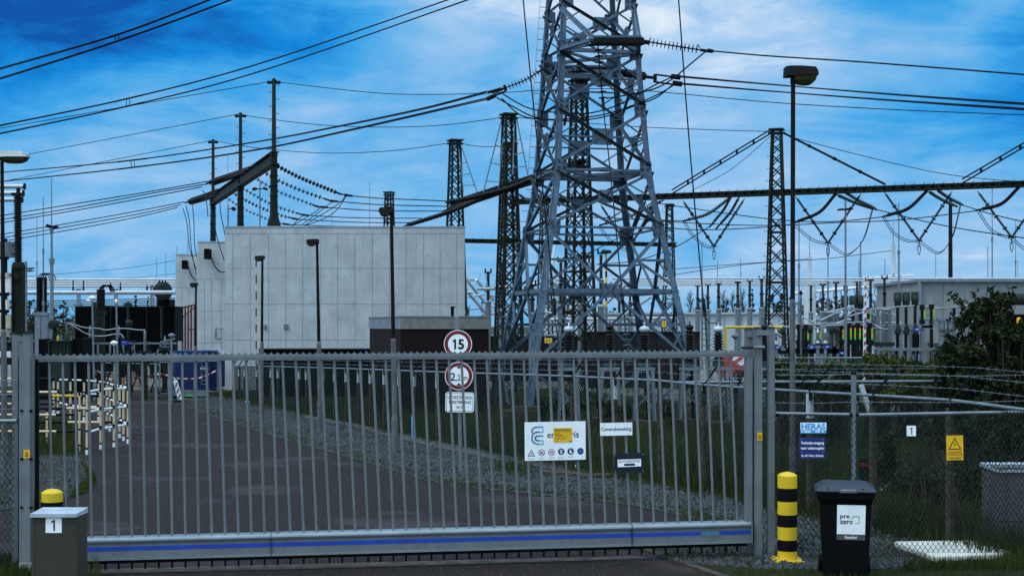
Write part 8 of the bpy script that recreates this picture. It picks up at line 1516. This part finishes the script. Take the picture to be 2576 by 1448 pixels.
# bushes
def bush(name, label, d, clumps, n, size, twigs, mats, seed, grp=None):
    r = random.Random(seed); pts = [(XD(x, d)+0, d+r.uniform(-.7, .7), ZD(y, d), w*d/F) for x, y, w in clumps]; g = V((sum(p[0] for p in pts)/len(pts), d, 0)); t = thing(name, label, 'shrub', g, grp)
    mb = MB(); st = 0
    for p in pts: mb.path([g+V((r.uniform(-.4, .4), r.uniform(-.3, .3), 0)), V((p[0]*.6+g.x*.4, p[1], p[2]*.55)), V((p[0], p[1], p[2]))], [.03, .02, .006], 5)
    for tw in twigs: mb.path(spline(pxline(tw, d, d-.2), 6), .010, 5)
    mb.build('stem', 'bark', t); mb = MB(); leafcloud(mb, pts, n, size, r, 0)
    for tw in twigs:
        for p, tn in resample(spline(pxline(tw, d, d-.2), 6), .045): leafcloud(mb, [(p.x, p.y, p.z, .10)], 5, size*1.05, r, 1)
    leafcloud(mb, [p for p in pts if r.random() < .5], n//5, size, r, 1, 1.08); mb.build('foliage', mats, t); return t
cl = []; rb = random.Random(21)
for _ in range(250):
    x = rb.uniform(2395, 2640); u = (x-2395)/245
    top = {0: 850, 1: 815, 2: 790, 3: 800, 4: 800, 5: 790}[min(5, int(u*6))]+rb.uniform(-6, 20); bot = 1010+230*min(1, u*2.0)
    y = rb.uniform(top+18, bot); cl.append((x, y, rb.uniform(16, 30)))
cl += [(2380+rb.uniform(0, 50), rb.uniform(870, 985), 18) for _ in range(22)]+[(2440+rb.uniform(-12, 14), rb.uniform(770, 850), 13) for _ in range(10)]+[(2490+rb.uniform(-12, 12), rb.uniform(735, 830), 12) for _ in range(12)]+[(2540+rb.uniform(-10, 12), rb.uniform(740, 830), 13) for _ in range(12)]
bush('hawthorn_bush', 'large dark green bush with stray upright shoots at the right edge', 24, cl, 34000, .050, [[(2440, 800), (2420, 765), (2390, 742)], [(2470, 800), (2455, 760), (2452, 733)], [(2490, 790), (2494, 740), (2500, 722)], [(2540, 790), (2545, 745), (2548, 727)], [(2420, 900), (2385, 842), (2372, 833)], [(2430, 860), (2405, 815), (2395, 790)], [(2405, 930), (2380, 900), (2370, 878)], [(2395, 960), (2372, 935), (2362, 925)], [(2520, 800), (2518, 765), (2512, 745)]], ['leaf_dark', 'leaf_dark'], 31)
for i, (x0, x1, yt, d, lb, n) in enumerate(((1945, 2045, 912, 31, 'dark bramble thicket right of the gate portal before the switchgear', 2600), (2035, 2150, 916, 32, 'dark bramble thicket between the lamp post and the fence post', 2600), (2150, 2260, 898, 33, 'taller bright olive shrub in front of the pale steel fence', 3000), (2255, 2345, 915, 33, 'olive shrub left of the big bush', 2600), (2330, 2400, 910, 33, 'olive shrub touching the big bush', 2200))):
    r = random.Random(50+i); c = [(r.uniform(x0, x1), r.uniform(yt+14, 1005), r.uniform(13, 26)) for _ in range(34)]+[(r.uniform(x0, x1), yt+r.uniform(0, 18), 9) for _ in range(10)]; tw = [[(x, yt+25), (x+r.uniform(-6, 6), yt+8), (x+r.uniform(-12, 12), yt-8)] for x in [r.uniform(x0+8, x1-8) for _ in range(5)]]
    bush('shrub', lb, d, c, n, .050, tw, ['leaf_dark' if i < 2 else 'leaf_mid', 'leaf_mid'], 60+i, 'shrubs before the switchgear')
r = random.Random(91); c = [(r.uniform(2040, 2640), r.uniform(1040, 1230), r.uniform(20, 36)) for _ in range(90)]; c = [q for q in c if q[1] > 1050 and q[0] > 2250-(q[1]-1040)*.2]
bush('bramble_thicket', 'dark bramble thicket in the grass behind the fence signs', 20.8, c, 8000, .04, [], ['leaf_dark', 'leaf_dark'], 92)
r = random.Random(93); c = [(r.uniform(1350, 1700), r.uniform(1010, 1065), r.uniform(10, 20)) for _ in range(30)]
bush('bramble_thicket', 'low dark brambles around the pylon feet behind the gate', 38, c, 2600, .07, [], ['leaf_dark', 'leaf_mid'], 94)
